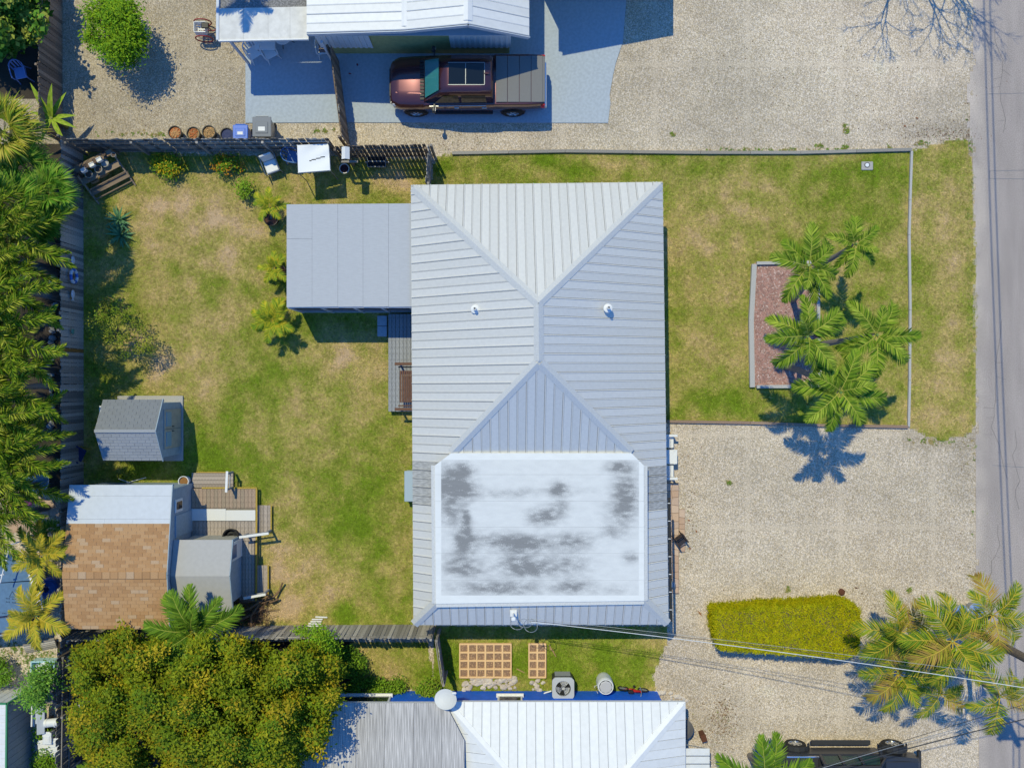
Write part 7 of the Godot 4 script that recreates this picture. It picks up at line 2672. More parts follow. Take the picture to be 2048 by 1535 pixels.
# ---------------------------------------------------------------- yards behind the long fence
func make_left_things() -> void:
	var r := RandomNumberGenerator.new()
	r.seed = 21
	var rocks := [rock_mesh(11), rock_mesh(12), rock_mesh(13)]
	var gm := [mat(Color(0.34, 0.36, 0.38), 0.9, T.fine, Vector3.ONE * 2), mat(Color(0.42, 0.42, 0.42), 0.9, T.fine, Vector3.ONE * 2), mat(Color(0.28, 0.30, 0.33), 0.9, T.fine, Vector3.ONE * 2)]
	for i in 26:
		var y := 610.0 + i * 10.6
		put_rock(at(104 + r.randf_range(-5, 7) - (6 if i > 10 and i < 15 else 0), y + r.randf_range(-2, 2)), r.randf_range(0.09, 0.14), rocks[i % 3], gm[i % 3], r, "grey stone in the row lining the long fence's palm side", "stones lining the palm bed")
	for i in 13:
		var a := PI + PI * i / 11.0
		put_rock(at(78 + cos(a) * 32, 556 + sin(a) * 24), r.randf_range(0.1, 0.16), rocks[i % 3], gm[i % 3], r, "grey stone in the ring round the dark pit", "stones of the pit ring")
	# blue plastic chair in the shade, bench behind it
	plastic_chair("blue plastic chair in the shade of the corner shrub", at(52, 152), 0.2, mat(Color(0.16, 0.26, 0.55), 0.5))
	# purple cloth on a round glass table
	var gt := thing("glass_table", "round glass garden table among the palms", "table", at(80, 975))
	var gc := at(70, 960, 0.72)
	var g0 := mb()
	g0.lathe(gc, [Vector2(0, 0), Vector2(0.52, 0), Vector2(0.52, 0.012), Vector2(0, 0.012)], 32)
	var gg := mat(Color(0.10, 0.18, 0.24), 0.05)
	wpart(gt, "glass_top", g0, gg)
	var g1 := mb()
	var pts := []
	for k in 37: pts.append(gc + Vector3(cos(TAU * k / 36.0) * 0.53, 0.005, sin(TAU * k / 36.0) * 0.53))
	g1.tube(pts, [0.014], 7, false)
	wpart(gt, "rim", g1, M.white_paint)
	for i in 4:
		var a := TAU * i / 4.0 + 0.4
		var l := mb()
		l.tube([gc + Vector3(cos(a) * 0.4, -0.01, sin(a) * 0.4), Vector3(gc.x + cos(a) * 0.45, 0, gc.z + sin(a) * 0.45)], [0.018], 7)
		wpart(gt, "leg", l, M.grey_metal)
	var lc := thing("lounge_chair", "purple cushioned garden chair beside the round glass table", "chair", at(60, 1000), 0.5)
	var c0 := mb()
	c0.cbox(Vector3(0, 0.42, 0), Vector3(0.6, 0.1, 0.5), 0.035)
	part(lc, "seat_cushion", c0.mesh(), mat(Color(0.22, 0.03, 0.22), 0.8))
	var c1 := mb()
	c1.cbox(Vector3(0, 0.68, -0.28), Vector3(0.6, 0.5, 0.09), 0.035, Basis(Vector3.RIGHT, -0.3))
	part(lc, "back_cushion", c1.mesh(), mat(Color(0.22, 0.03, 0.22), 0.8))
	for s in [-1.0, 1.0]:
		var f := mb()
		f.tube([Vector3(s * 0.32, 0, 0.3), Vector3(s * 0.32, 0.55, 0.26), Vector3(s * 0.32, 0.58, -0.3), Vector3(s * 0.32, 0, -0.36)], [0.018], 7)
		part(lc, "side_frame", f.mesh(), M.white_paint)
	# salmon pavers
	var pv := thing("paver_patio", "salmon paver patio between palms and the long fence", "patio", at(70, 1030))
	for j in 4:
		for i in 5:
			var b := mb()
			var x := 15.0 + i * 21.0 + (10.0 if j % 2 else 0.0)
			b.cbox(at(x, 1006 + j * 17) + Vector3(0, 0.015, 0), Vector3(0.41, 0.03, 0.33), 0.008)
			wpart(pv, "paver", b, M["flag%d" % (randi() % 4)])
	# insulation boards on a frame, with faded factory print
	var ib := thing("insulated_shed", "shed clad in printed blue insulation boards behind the long fence", "shed", Vector3(-20.2, 0, 8.4))
	var blue := mat(Color(0.10, 0.20, 0.34), 0.7, T.soft, Vector3.ONE * 0.7)
	var prn := mat(Color(0.035, 0.07, 0.13), 0.8)
	var bays := [[[-60, 1108], [62, 1108], [66, 1160], [-60, 1168]], [[-60, 1170], [67, 1162], [76, 1222], [-60, 1240]], [[-60, 1242], [40, 1232], [30, 1262], [-60, 1270]]]
	for k in 3:
		var b := mb()
		b.prism(poly3(bays[k], 1.9), 1.84, 1.9)
		wpart(ib, "insulation_board", b, blue)
	var wt := mb()
	wt.prism(poly3([[56, 1150], [68, 1142], [90, 1214], [78, 1222]], 1.95), 1.9, 1.95)
	wpart(ib, "white_board", wt, M.white_paint)
	var wl := mb()
	wl.box(Vector3(-20.5, 0.92, 8.2), Vector3(3.0, 1.83, 2.6))
	wpart(ib, "shed_core", wl, M.navy)
	var pm := mb()
	for q in [[20, 1120, 34], [22, 1128, 24], [40, 1118, 8], [30, 1180, 30], [12, 1196, 44], [12, 1203, 30], [40, 1212, 18], [5, 1226, 22]]:
		var n := int(q[2] / 3.0)
		for i in n:
			if i % 4 == 3: continue
			pm.box(at(q[0] + i * 3.0, q[1] + i * 0.3, 1.905), Vector3(0.03, 0.004, 0.05))
	for q in [[46, 1125], [24, 1188]]:
		for e in [[[-6, 5], [0, -6]], [[0, -6], [6, 5]], [[6, 5], [-6, 5]]]:
			pm.beam(at(q[0] + e[0][0], q[1] + e[0][1], 1.905), at(q[0] + e[1][0], q[1] + e[1][1], 1.905), 0.02, 0.004)
	wpart(ib, "factory_print", pm, prn)
	var pm2 := mb()
	for i in 16:
		if i % 5 != 4: pm2.box(at(66 + i * 1.05, 1158 + i * 3.4, 1.955), Vector3(0.05, 0.004, 0.03))
	wpart(ib, "factory_print", pm2, M.dark_metal)
	var tk := at(92, 1178, 0.9)
	var tn := thing("blue_tank", "deep blue round tank between the insulated shed and fence", "tank", Vector3(tk.x, 0, tk.z))
	var t0 := mb()
	t0.lathe(Vector3(tk.x, 0, tk.z), [Vector2(0, 0), Vector2(0.36, 0), Vector2(0.42, 0.1), Vector2(0.42, 0.8), Vector2(0.36, 0.9), Vector2(0, 0.95)], 26)
	wpart(tn, "tank_body", t0, M.blue_plastic)
	var t1 := mb()
	t1.lathe(Vector3(tk.x, 0.92, tk.z), [Vector2(0.12, 0), Vector2(0.12, 0.05), Vector2(0, 0.06)], 16)
	wpart(tn, "tank_cap", t1, M.navy)
	var pf := thing("pole_frame", "thin white pole frame over the insulated shed", "frame", at(10, 1130))
	for q in [[[-20, 1102, 2.6], [60, 1076, 2.6]], [[18, 1094, 2.6], [0, 1165, 2.5]], [[58, 1077, 2.6], [62, 1068, 0.0]], [[2, 1122, 2.55], [14, 1120, 2.55]], [[0, 1150, 2.5], [8, 1148, 2.5]]]:
		var b := mb()
		b.tube([at(q[0][0], q[0][1], q[0][2]), at(q[1][0], q[1][1], q[1][2])], [0.025], 7)
		wpart(pf, "frame_pole", b, M.white_paint)
	var gr := thing("grey_lean_to", "grey lean-to roof with pale edge at the yard corner", "lean-to", at(0, 1240))
	var g2 := mb()
	g2.prism(poly3([[-80, 1205], [-6, 1205], [18, 1270], [-80, 1278]], 1.7), 1.64, 1.7)
	wpart(gr, "roof_sheet", g2, M.grey_roll)
	var g3 := mb()
	g3.beam(at(-6, 1205, 1.72), at(18, 1270, 1.72), 0.06, 0.08)
	wpart(gr, "edge_trim", g3, M.white_paint)
	for q in [[-2, 1214], [14, 1264]]:
		var b := mb()
		var p := at(q[0], q[1], 1.6)
		b.beam(Vector3(p.x - 0.1, 0, p.z), Vector3(p.x - 0.1, 1.63, p.z), 0.07, 0.07)
		wpart(gr, "post", b, M.grey_wood1)
	var pk := thing("plank_stack", "stack of long grey planks lying by the fence corner", "planks", at(85, 1292))
	for i in 5:
		var b := mb()
		b.beam(at(52, 1302 - i * 4.0) + Vector3(0, 0.05 + i * 0.045, 0), at(114, 1290 - i * 4.0) + Vector3(0, 0.05 + i * 0.045, 0), 0.1, 0.04)
		wpart(pk, "plank", b, M["pale_wood%d" % (i % 4)])
	# corrugated shed at the corner
	var cs := thing("corrugated_shed", "pale grey corrugated metal shed with green trim at the corner", "shed", Vector3(-20.5, 0, 14.5))
	var ne := Vector3(-19.14, 0, 12.12)
	var dz := Vector3(-0.06, 0, 6.0)
	var dx := Vector3(-4.0, 0, 0.0)
	for i in 42:
		var b := mb()
		var p := ne + dz * ((i + 0.5) / 42.0) + Vector3(-0.02 + (0.012 if i % 2 else 0.0), 0.96, 0)
		b.cbox(p, Vector3(0.03, 1.92, 0.142), 0.008)
		wpart(cs, "wall_rib", b, M.ribbed_grey)
	for i in 26:
		var b := mb()
		b.cbox(ne + dx * ((i + 0.5) / 26.0) + Vector3(0, 0.96, 0.012 if i % 2 else 0.0), Vector3(0.152, 1.92, 0.03), 0.008)
		wpart(cs, "wall_rib", b, M.white_metal1)
	for i in 44:
		var b := mb()
		b.cbox(ne + dx * 0.5 + dz * ((i + 0.5) / 44.0) + Vector3(0, 1.95 + (0.012 if i % 2 else 0.0), 0), Vector3(4.06, 0.03, 0.136), 0.01)
		wpart(cs, "roof_rib", b, M.white_metal2)
	for q in [[ne + Vector3(0.02, 1.95, 0), ne + dz + Vector3(0.02, 1.95, 0)], [ne + Vector3(0, 1.95, -0.03), ne + dx + Vector3(0, 1.95, -0.03)], [ne + Vector3(0.01, 0, -0.01), ne + Vector3(0.01, 1.93, -0.01)]]:
		var b := mb()
		b.beam(q[0], q[1], 0.06, 0.08)
		wpart(cs, "green_trim", b, mat(Color(0.05, 0.26, 0.12), 0.6))
	make_clutter()

func make_clutter() -> void:
	# things between the corrugated shed and the fence
	var cyan := mat(Color(0.45, 0.72, 0.78), 0.4)
	var tp := at(84, 1350, 0.5)
	var tb := thing("plastic_tub", "pale cyan plastic tub under the leafy branch", "tub", Vector3(tp.x, 0, tp.z))
	var a := mb()
	for q in [[0.45, 0.0], [-0.45, 0.0]]: a.cbox(Vector3(tp.x + q[0], 0.25, tp.z), Vector3(0.06, 0.5, 1.1), 0.02)
	for q in [0.52, -0.52]: a.cbox(Vector3(tp.x, 0.25, tp.z + q), Vector3(0.84, 0.5, 0.06), 0.02)
	a.box(Vector3(tp.x, 0.04, tp.z), Vector3(0.84, 0.06, 0.98))
	wpart(tb, "tub_shell", a, cyan)
	var lid := mb()
	lid.cbox(Vector3(tp.x + 0.05, 0.53, tp.z - 0.2), Vector3(0.5, 0.04, 0.6), 0.015, Basis(Vector3.UP, 0.3))
	wpart(tb, "loose_lid", lid, M.white_plastic)
	var hp := thing("hoop", "thin white hoop lying by the fence of clipped boards", "hoop", at(106, 1340))
	var hh := mb()
	var pts := []
	for k in 25: pts.append(at(106, 1340) + Vector3(cos(TAU * k / 24.0) * 0.22, 0.45, sin(TAU * k / 24.0) * 0.22))
	hh.tube(pts, [0.018], 7, false)
	wpart(hp, "hoop_ring", hh, M.white_plastic)
	var st := mb()
	st.lathe(at(106, 1340), [Vector2(0, 0), Vector2(0.2, 0), Vector2(0.2, 0.43), Vector2(0, 0.43)], 18)
	wpart(hp, "hoop_stand", st, M.shed_wall_tan)
	var tarp := mat(Color(0.36, 0.34, 0.36), 0.85, T.grain, Vector3.ONE)
	fold_sheet("tarp", "grey tarp draped over a heap beside the clipped fence", "tarp", [[72, 1370], [113, 1360], [114, 1412], [80, 1413]], 0.7, 0.9, tarp, 4)
	var wc := thing("white_pipe", "fat white pipe lying across the gap by the clipped fence", "pipe", at(104, 1445))
	var wb := mb()
	wb.tube([at(90, 1446, 0.6), at(116, 1443, 0.6)], [0.16], 20)
	wpart(wc, "pipe_body", wb, M.white_plastic)
	var wr := mb()
	for x in [94, 111]:
		wr.tube([at(x - 1.5, 1445.4, 0.6), at(x + 1.5, 1445.0, 0.6)], [0.17], 20)
	wpart(wc, "pipe_band", wr, M.white_paint)
	for q in [94, 111]:
		var s := mb()
		var p := at(q, 1445, 0.4)
		s.box(Vector3(p.x, 0.21, p.z), Vector3(0.1, 0.42, 0.3))
		wpart(wc, "cradle", s, M.brown_wood1)
	var dv := thing("door_panel", "pale blue door panel leaning on the corrugated shed", "panel", at(78, 1440))
	for k in 2:
		var b := mb()
		b.cbox(at(78 + k * 3, 1424 + k * 22, 0.7), Vector3(0.28, 0.05, 0.86), 0.012, Basis(Vector3.BACK, -0.5))
		wpart(dv, "panel_half", b, M.blue_white)
	var fr := mb()
	fr.beam(at(64, 1408, 0.9), at(63, 1452, 0.9), 0.05, 0.07)
	fr.beam(at(68, 1408, 0.5), at(68, 1452, 0.5), 0.05, 0.07)
	fr.beam(at(66, 1410, 0.6), at(66, 1410, 0.0), 0.05, 0.05)
	wpart(dv, "frame_bar", fr, M.white_paint)
	bin_box("white upright box bin between pipe and corrugated sheet", at(108, 1465), 0.34, 0.44, 0.6, M.white_plastic, M.white_plastic)
	var cg := thing("roofing_sheet", "white corrugated roofing sheets stacked against the clipped fence", "roofing sheet", at(95, 1500))
	for i in 9:
		var b := mb()
		var p := at(95 + i * 0.6, 1480 + i * 4.2, 0.45)
		b.cbox(p + Vector3(0, 0.02 * (i % 2), 0), Vector3(0.84, 0.03, 0.09), 0.012, Basis(Vector3.UP, 0.14))
		wpart(cg, "sheet_rib", b, M.white_metal2)
	var cb := mb()
	cb.box(at(97, 1498) + Vector3(0, 0.2, 0), Vector3(0.7, 0.4, 0.7))
	wpart(cg, "support_box", cb, M.grey_wood1)
	# right of the fence, under the golden tree
	var sm := [["teal box", "teal plastic chest under the golden tree edge", [148, 1316], 0.5, 0.34, 0.5, mat(Color(0.10, 0.32, 0.34), 0.5)], ["grey box", "pale grey chest below the teal chest", [142, 1334], 0.42, 0.3, 0.35, M.pale_concrete], ["grey box", "grey boxed cabinet beside the clipped fence", [148, 1428], 0.62, 0.72, 0.8, M.grey_roll]]
	for q in sm:
		var p := at(q[2][0], q[2][1], q[5])
		p.y = 0
		var t := thing("storage_chest", q[1], "chest", p)
		var b := mb()
		b.cbox(p + Vector3(0, q[5] * 0.47, 0), Vector3(q[3], q[5] * 0.92, q[4]), 0.02)
		wpart(t, "chest_body", b, q[6])
		var l := mb()
		l.cbox(p + Vector3(0, q[5] * 0.97, 0), Vector3(q[3] + 0.04, 0.05, q[4] + 0.04), 0.015)
		wpart(t, "lid", l, q[6])
	var gp := at(140, 1353, 0.5)
	var gt := thing("gas_bottle", "white gas bottle lying beside the clipped fence", "gas bottle", Vector3(gp.x, 0, gp.z))
	var gb := mb()
	var bs := Basis(Vector3.BACK, 1.25) * Basis(Vector3.RIGHT, 0.2)
	gb.lathe(Vector3(gp.x + 0.25, 0.3, gp.z), [Vector2(0, -0.25), Vector2(0.2, -0.22), Vector2(0.24, -0.1), Vector2(0.24, 0.2), Vector2(0.17, 0.33), Vector2(0.05, 0.36), Vector2(0, 0.36)], 22, bs)
	wpart(gt, "bottle", gb, M.white_plastic)
	var gv := mb()
	gv.lathe(Vector3(gp.x + 0.25, 0.3, gp.z), [Vector2(0.05, 0.36), Vector2(0.05, 0.44), Vector2(0, 0.45)], 12, bs)
	gv.lathe(Vector3(gp.x + 0.25, 0.3, gp.z), [Vector2(0.13, 0.34), Vector2(0.13, 0.42), Vector2(0.12, 0.42), Vector2(0.12, 0.34)], 16, bs)
	wpart(gt, "valve_collar", gv, M.grey_metal)
	pot("rust red pot beside the white gas bottle", at(152, 1362), 0.17, 0.3, M.terracotta, M.rubber)
	fold_sheet("black_tarp", "black tarp draped beside the clipped fence under the tree edge", "tarp", [[122, 1468], [158, 1464], [160, 1560], [120, 1560]], 0.5, 0.35, mat(Color(0.035, 0.04, 0.055), 0.45), 9)

func fold_sheet(called: String, label: String, category: String, px: Array, h: float, wav: float, m: Material, sd: int) -> void:
	var n := 18
	var f := nz(FastNoiseLite.TYPE_SIMPLEX, 0.9, sd, 3)
	var q := poly3(px, h)
	var g := []
	for j in n + 1:
		var row := []
		for i in n + 1:
			var u := float(i) / n
			var v := float(j) / n
			var p: Vector3 = q[0].lerp(q[1], u).lerp(q[3].lerp(q[2], u), v)
			var e := minf(minf(u, 1 - u), minf(v, 1 - v))
			p.y = h * clampf(e * 7.0, 0.06, 1.0) + f.get_noise_2d((u * 2.2 + v) * 2.0, v * 5.0) * 0.16 * wav
			row.append(p)
		g.append(row)
	var b := mb()
	for j in n:
		for i in n: b.quad(g[j][i], g[j + 1][i], g[j + 1][i + 1], g[j][i + 1])
	single(called, label, category, b, m, (q[0] + q[2]) * 0.5 * Vector3(1, 0, 1))

# ---------------------------------------------------------------- power pole and wires
func wire(parent: Node3D, a: Vector3, b: Vector3, sag: float, rad: float, m: Material, called := "wire") -> void:
	var pts := []
	for i in 25:
		var t := i / 24.0
		pts.append(a.lerp(b, t) - Vector3(0, sag * 4.0 * t * (1.0 - t), 0))
	var x := mb()
	x.tube(pts, [rad], 6, false)
	wpart(parent, called, x, m)

func make_poles_and_wires() -> void:
	M.pole_wood = mat(Color(0.24, 0.19, 0.15), 0.9, T.grain, Vector3(3, 0.5, 3))
	var base := Vector3((1917 - 1024) / 50.0, 0, (1244 - 767.5) / 50.0)
	var t := thing("utility_pole", "tall wooden utility pole rising through the palms beside the road", "utility pole", base)
	var b := mb()
	b.tube([base, base + Vector3(0, 5, 0), base + Vector3(0, 10, 0)], [0.17, 0.15, 0.12], 14)
	wpart(t, "pole", b, M.pole_wood)
	var c := mb()
	c.cbox(base + Vector3(0, 9.5, 0), Vector3(1.5, 0.1, 0.1), 0.01)
	wpart(t, "cross_arm", c, M.pole_wood)
	var tr := mb()
	tr.lathe(base + Vector3(-0.36, 8.3, 0.0), [Vector2(0, 0), Vector2(0.24, 0.02), Vector2(0.25, 0.1), Vector2(0.25, 0.8), Vector2(0.22, 0.88), Vector2(0, 0.9)], 20)
	wpart(t, "transformer", tr, M.grey_roll)
	for x in [-0.65, 0.65]:
		var s := mb()
		s.lathe(base + Vector3(x, 9.55, 0), [Vector2(0.05, 0), Vector2(0.06, 0.06), Vector2(0.03, 0.08), Vector2(0.05, 0.12), Vector2(0, 0.16)], 12)
		wpart(t, "insulator", s, M.white_plastic)
	var la := mb()
	la.tube([base + Vector3(0.1, 7.6, 0.05), base + Vector3(0.7, 8.0, 0.25), base + Vector3(1.3, 8.05, 0.5)], [0.04], 8)
	la.cbox(base + Vector3(1.5, 8.03, 0.58), Vector3(0.6, 0.12, 0.26), 0.05, Basis(Vector3.UP, -0.37))
	wpart(t, "street_light", la, M.grey_roll)
	# road lines, on poles outside the picture
	var n0 := Vector3((1846 - 1024) / 50.0, 0, -32.0)
	var s0 := Vector3((1958 - 1024) / 50.0, 0, 50.0)
	for q in [[n0, "wooden utility pole up the road beyond the gravel lot"], [s0, "wooden utility pole down the road beyond the off road car"]]:
		var u := thing("utility_pole", q[1], "utility pole", q[0])
		var p := mb()
		p.tube([q[0], q[0] + Vector3(0, 10, 0)], [0.17, 0.12], 12)
		wpart(u, "pole", p, M.pole_wood)
		var ca := mb()
		ca.cbox(q[0] + Vector3(0, 9.5, 0), Vector3(1.5, 0.1, 0.1), 0.01)
		wpart(u, "cross_arm", ca, M.pole_wood)
	var dk: Material = M.dark_metal
	var rl := thing("power_line", "pair of dark overhead lines strung along the road poles", "power line", base + Vector3(0, 9.6, 0))
	for x in [-0.12, 0.12]:
		wire(rl, base + Vector3(x, 9.68, 0), n0 + Vector3(x, 9.68, 0), 0.9, 0.022, dk)
		wire(rl, base + Vector3(x, 9.68, 0), s0 + Vector3(x, 9.68, 0), 0.9, 0.022, dk)
	# service drop to the house mast and two thinner lines
	var mast := at(1060, 1243, 3.55)
	var dr := thing("service_drop", "bright twisted cable from the roof mast to the road pole", "cable", mast)
	var silver := mat(Color(0.62, 0.64, 0.66), 0.5)
	wire(dr, mast, base + Vector3(-0.12, 8.8, 0), 0.5, 0.013, silver)
	wire(dr, mast + Vector3(0.0, -0.06, -0.02), base + Vector3(-0.12, 8.2, 0), 0.55, 0.009, dk)
	wire(dr, mast + Vector3(0.05, -0.1, -0.08), base + Vector3(-0.1, 7.4, 0), 0.3, 0.008, M.grey_metal)
	var bd := thing("service_drop", "dark cable bundle from the road pole toward the blue house", "cable", base + Vector3(0, 8.5, 0))
	var tgt := Vector3(3.4, 3.6, 16.6)
	wire(bd, tgt, base + Vector3(0, 8.7, 0.1), 0.6, 0.016, dk)
	wire(bd, tgt + Vector3(0, -0.1, 0.1), base + Vector3(0, 8.2, 0.1), 0.7, 0.010, M.grey_metal)
	wire(bd, tgt + Vector3(0.2, 0.3, -0.4), base + Vector3(0, 7.6, 0.1), 0.3, 0.009, dk)
# ---------------------------------------------------------------- plants
func frond_mesh(sd: int, L: float, n: int, ll: float, lw: float, arch: float, plume: bool, cols: Array, rachis: Color, vup := 0.35, gapp := 0.0) -> ArrayMesh:
	var r := RandomNumberGenerator.new()
	r.seed = sd
	var b := mb()
	b.colored = true
	var pts := []
	var p := Vector3.ZERO
	var seg := 16
	var dirs := []
	var bend := r.randf_range(-0.25, 0.25)
	for i in seg + 1:
		var t := float(i) / seg
		var a := 0.25 - arch * pow(t, 1.25)
		var d := Vector3(cos(a) * cos(bend * t), sin(a), cos(a) * sin(bend * t))
		pts.append(p)
		dirs.append(d)
		p += d * (L / seg)
	b.col = rachis
	var rad := []
	for i in seg + 1: rad.append(lerpf(0.024, 0.005, float(i) / seg) * (L / 1.8))
	b.tube(pts, rad, 5, false)
	for i in n:
		var t := lerpf(0.13, 1.0, (i + r.randf() * 0.4) / n)
		var k := minf(t * seg, seg - 0.001)
		var i0 := int(k)
		var o: Vector3 = pts[i0].lerp(pts[i0 + 1], k - i0)
		var f: Vector3 = dirs[i0]
		var side := f.cross(Vector3.UP).normalized()
		var up := side.cross(f).normalized()
		var len := ll * pow(sin(PI * (0.16 + 0.80 * t)), 0.6) * r.randf_range(0.88, 1.08)
		if t > 0.8: len *= lerpf(1.0, 0.7, (t - 0.8) / 0.2)
		var fan := lerpf(1.25, 0.42, t)
		for s in ([-1.0, 1.0] if not plume else [-1.0, 1.0, 0.4]):
			if r.randf() < gapp: continue
			var ang: float
			if plume: ang = r.randf() * TAU
			else: ang = (0.0 if s > 0 else PI)
			var out: Vector3 = side * cos(ang) + up * sin(ang) if plume else side * s
			var lift: float = vup + r.randf_range(-0.22, 0.22)
			var fa: float = fan + r.randf_range(-0.12, 0.12)
			var d: Vector3 = (f * cos(fa) + out * sin(fa) + up * (0.0 if plume else lift * 0.5)).normalized()
			var wv := d.cross(up).normalized()
			if plume: wv = d.cross(Vector3(r.randf() - 0.5, r.randf() - 0.5, r.randf() - 0.5)).normalized()
			var w := lw * r.randf_range(0.8, 1.15)
			var mid := o + d * len * 0.45
			var drp: float = 0.16 if not plume else 0.06
			var tip: Vector3 = o + d * len + Vector3(0, -len * drp * r.randf_range(0.5, 1.6), 0)
			b.col = cols[r.randi() % cols.size()]
			var kk := r.randf_range(0.8, 1.2)
			b.col = Color(b.col.r * kk, b.col.g * kk, b.col.b * kk)
			var tw := wv.rotated(d, r.randf_range(-0.35, 0.35))
			b.quad(o - wv * w * 0.25, o + wv * w * 0.25, mid + tw * w * 0.5, mid - tw * w * 0.5)
			b.tri(mid - tw * w * 0.5, mid + tw * w * 0.5, tip)
	return b.mesh()

func fan_mesh(sd: int, R: float, n: int, cols: Array) -> ArrayMesh:
	# palmate leaf: petiole, then thin blades spread from one point
	var r := RandomNumberGenerator.new()
	r.seed = sd
	var b := mb()
	b.colored = true
	b.col = Color(0.25, 0.26, 0.05)
	b.tube([Vector3.ZERO, Vector3(R * 0.45, 0.08, 0)], [0.012, 0.008], 5, false)
	var o := Vector3(R * 0.45, 0.08, 0)
	for i in n:
		var a := lerpf(-2.1, 2.1, (i + r.randf() * 0.5) / n)
		var d := Vector3(cos(a), r.randf_range(-0.1, 0.2), sin(a)).normalized()
		var s := Vector3(-sin(a), 0, cos(a))
		var L := R * 0.62 * r.randf_range(0.75, 1.1)
		var w := 0.02 * r.randf_range(0.8, 1.3)
		b.col = cols[r.randi() % cols.size()]
		var mid := o + d * L * 0.55
		b.quad(o - s * 0.004, o + s * 0.004, mid + s * w, mid - s * w)
		b.tri(mid - s * w, mid + s * w, o + d * L + Vector3(0, -L * 0.2, 0))
	return b.mesh()

func palm(called: String, label: String, crown: Vector3, base: Vector3, fronds: Array, n: int, sc: float, hi: float, lo: float, tr: float, group := "", az0 := -1.0, shaft := true) -> Node3D:
	var t := thing(called, label, "palm", base, 0.0, group)
	if crown.y > 0.5:
		var pts := []
		var rad := []
		var ctrl := Vector3(base.x, crown.y * 0.55, base.z).lerp(Vector3(crown.x, crown.y * 0.55, crown.z), 0.3)
		for i in 13:
			var k := i / 12.0
			pts.append(base.lerp(ctrl, k).lerp(ctrl.lerp(crown, k), k))
			rad.append(tr * lerpf(1.25, 0.8, k) * (1.06 if i % 2 else 0.97))
		var b := mb()
		b.tube(pts, rad, 10)
		wpart(t, "trunk", b, M.palm_trunk)
		if shaft:
			var c := mb()
			var d: Vector3 = (pts[12] - pts[10]).normalized()
			c.tube([crown - d * 0.45, crown - d * 0.1, crown + d * 0.12], [tr * 1.05, tr * 0.85, tr * 0.4], 10)
			wpart(t, "crownshaft", c, M.crownshaft)
	var r := RandomNumberGenerator.new()
	r.seed = int(crown.x * 131.0 + crown.z * 57.0) + n
	var a0 := r.randf() * TAU if az0 < 0 else az0
	for i in n:
		var az := a0 + i * 2.39996 + r.randf_range(-0.2, 0.2)
		var e := lerpf(hi, lo, pow(float(i) / maxf(1.0, n - 1), 0.75)) + r.randf_range(-0.1, 0.1)
		var s := sc * r.randf_range(0.88, 1.08) * (0.8 if i < 2 else 1.0)
		var bs := Basis(Vector3.UP, az) * Basis(Vector3.BACK, e) * Basis(Vector3.RIGHT, r.randf_range(-0.25, 0.25))
		part(t, "frond", fronds[i % fronds.size()], M.frond, Transform3D(bs.scaled(Vector3(s, s, s)), crown - base + Vector3(0, 0.02, 0)))
	return t

func clump_mesh(sd: int, n: int, rad: float, ll: float, lw: float) -> ArrayMesh:
	var r := RandomNumberGenerator.new()
	r.seed = sd
	var b := mb()
	b.colored = true
	for i in n:
		var o := Vector3(r.randfn(), r.randfn() * 0.8, r.randfn()) * rad * 0.5
		var a := r.randf() * TAU
		var d := Vector3(cos(a), r.randf_range(-0.6, 0.5), sin(a)).normalized()
		var s := d.cross(Vector3(r.randf_range(-0.7, 0.7), 1, r.randf_range(-0.7, 0.7))).normalized()
		var L := ll * r.randf_range(0.7, 1.2)
		var w := lw * r.randf_range(0.8, 1.2)
		var k := r.randf_range(0.6, 1.4)
		b.col = Color(k, k * r.randf_range(0.92, 1.06), k)
		var m := o + d * L * 0.5
		b.tri(o, m - s * w * 0.5, o + d * L)
		b.tri(o, o + d * L, m + s * w * 0.5)
	return b.mesh()

func leaf_cloud(parent: Node3D, called: String, mesh: Mesh, spots: Array, cols: Array, sd: int, smin := 0.8, smax := 1.25) -> void:
	var r := RandomNumberGenerator.new()
	r.seed = sd
	var o := base_of(parent)
	var mm := MultiMesh.new()
	mm.transform_format = MultiMesh.TRANSFORM_3D
	mm.use_colors = true
	mm.mesh = mesh
	mm.instance_count = spots.size()
	for i in spots.size():
		var s := r.randf_range(smin, smax)
		mm.set_instance_transform(i, Transform3D(Basis(Vector3(r.randf_range(-0.3, 0.3), 1, r.randf_range(-0.3, 0.3)).normalized(), r.randf() * TAU).scaled(Vector3(s, s, s)), spots[i] - o))
		var c: Color = cols[r.randi() % cols.size()]
		var k := r.randf_range(0.8, 1.2)
		mm.set_instance_color(i, Color(c.r * k, c.g * k, c.b * k))
	var q := MultiMeshInstance3D.new()
	q.name = called
	q.multimesh = mm
	q.material_override = M.leaf
	parent.add_child(q, true)
	q.set_meta("kind", "stuff")

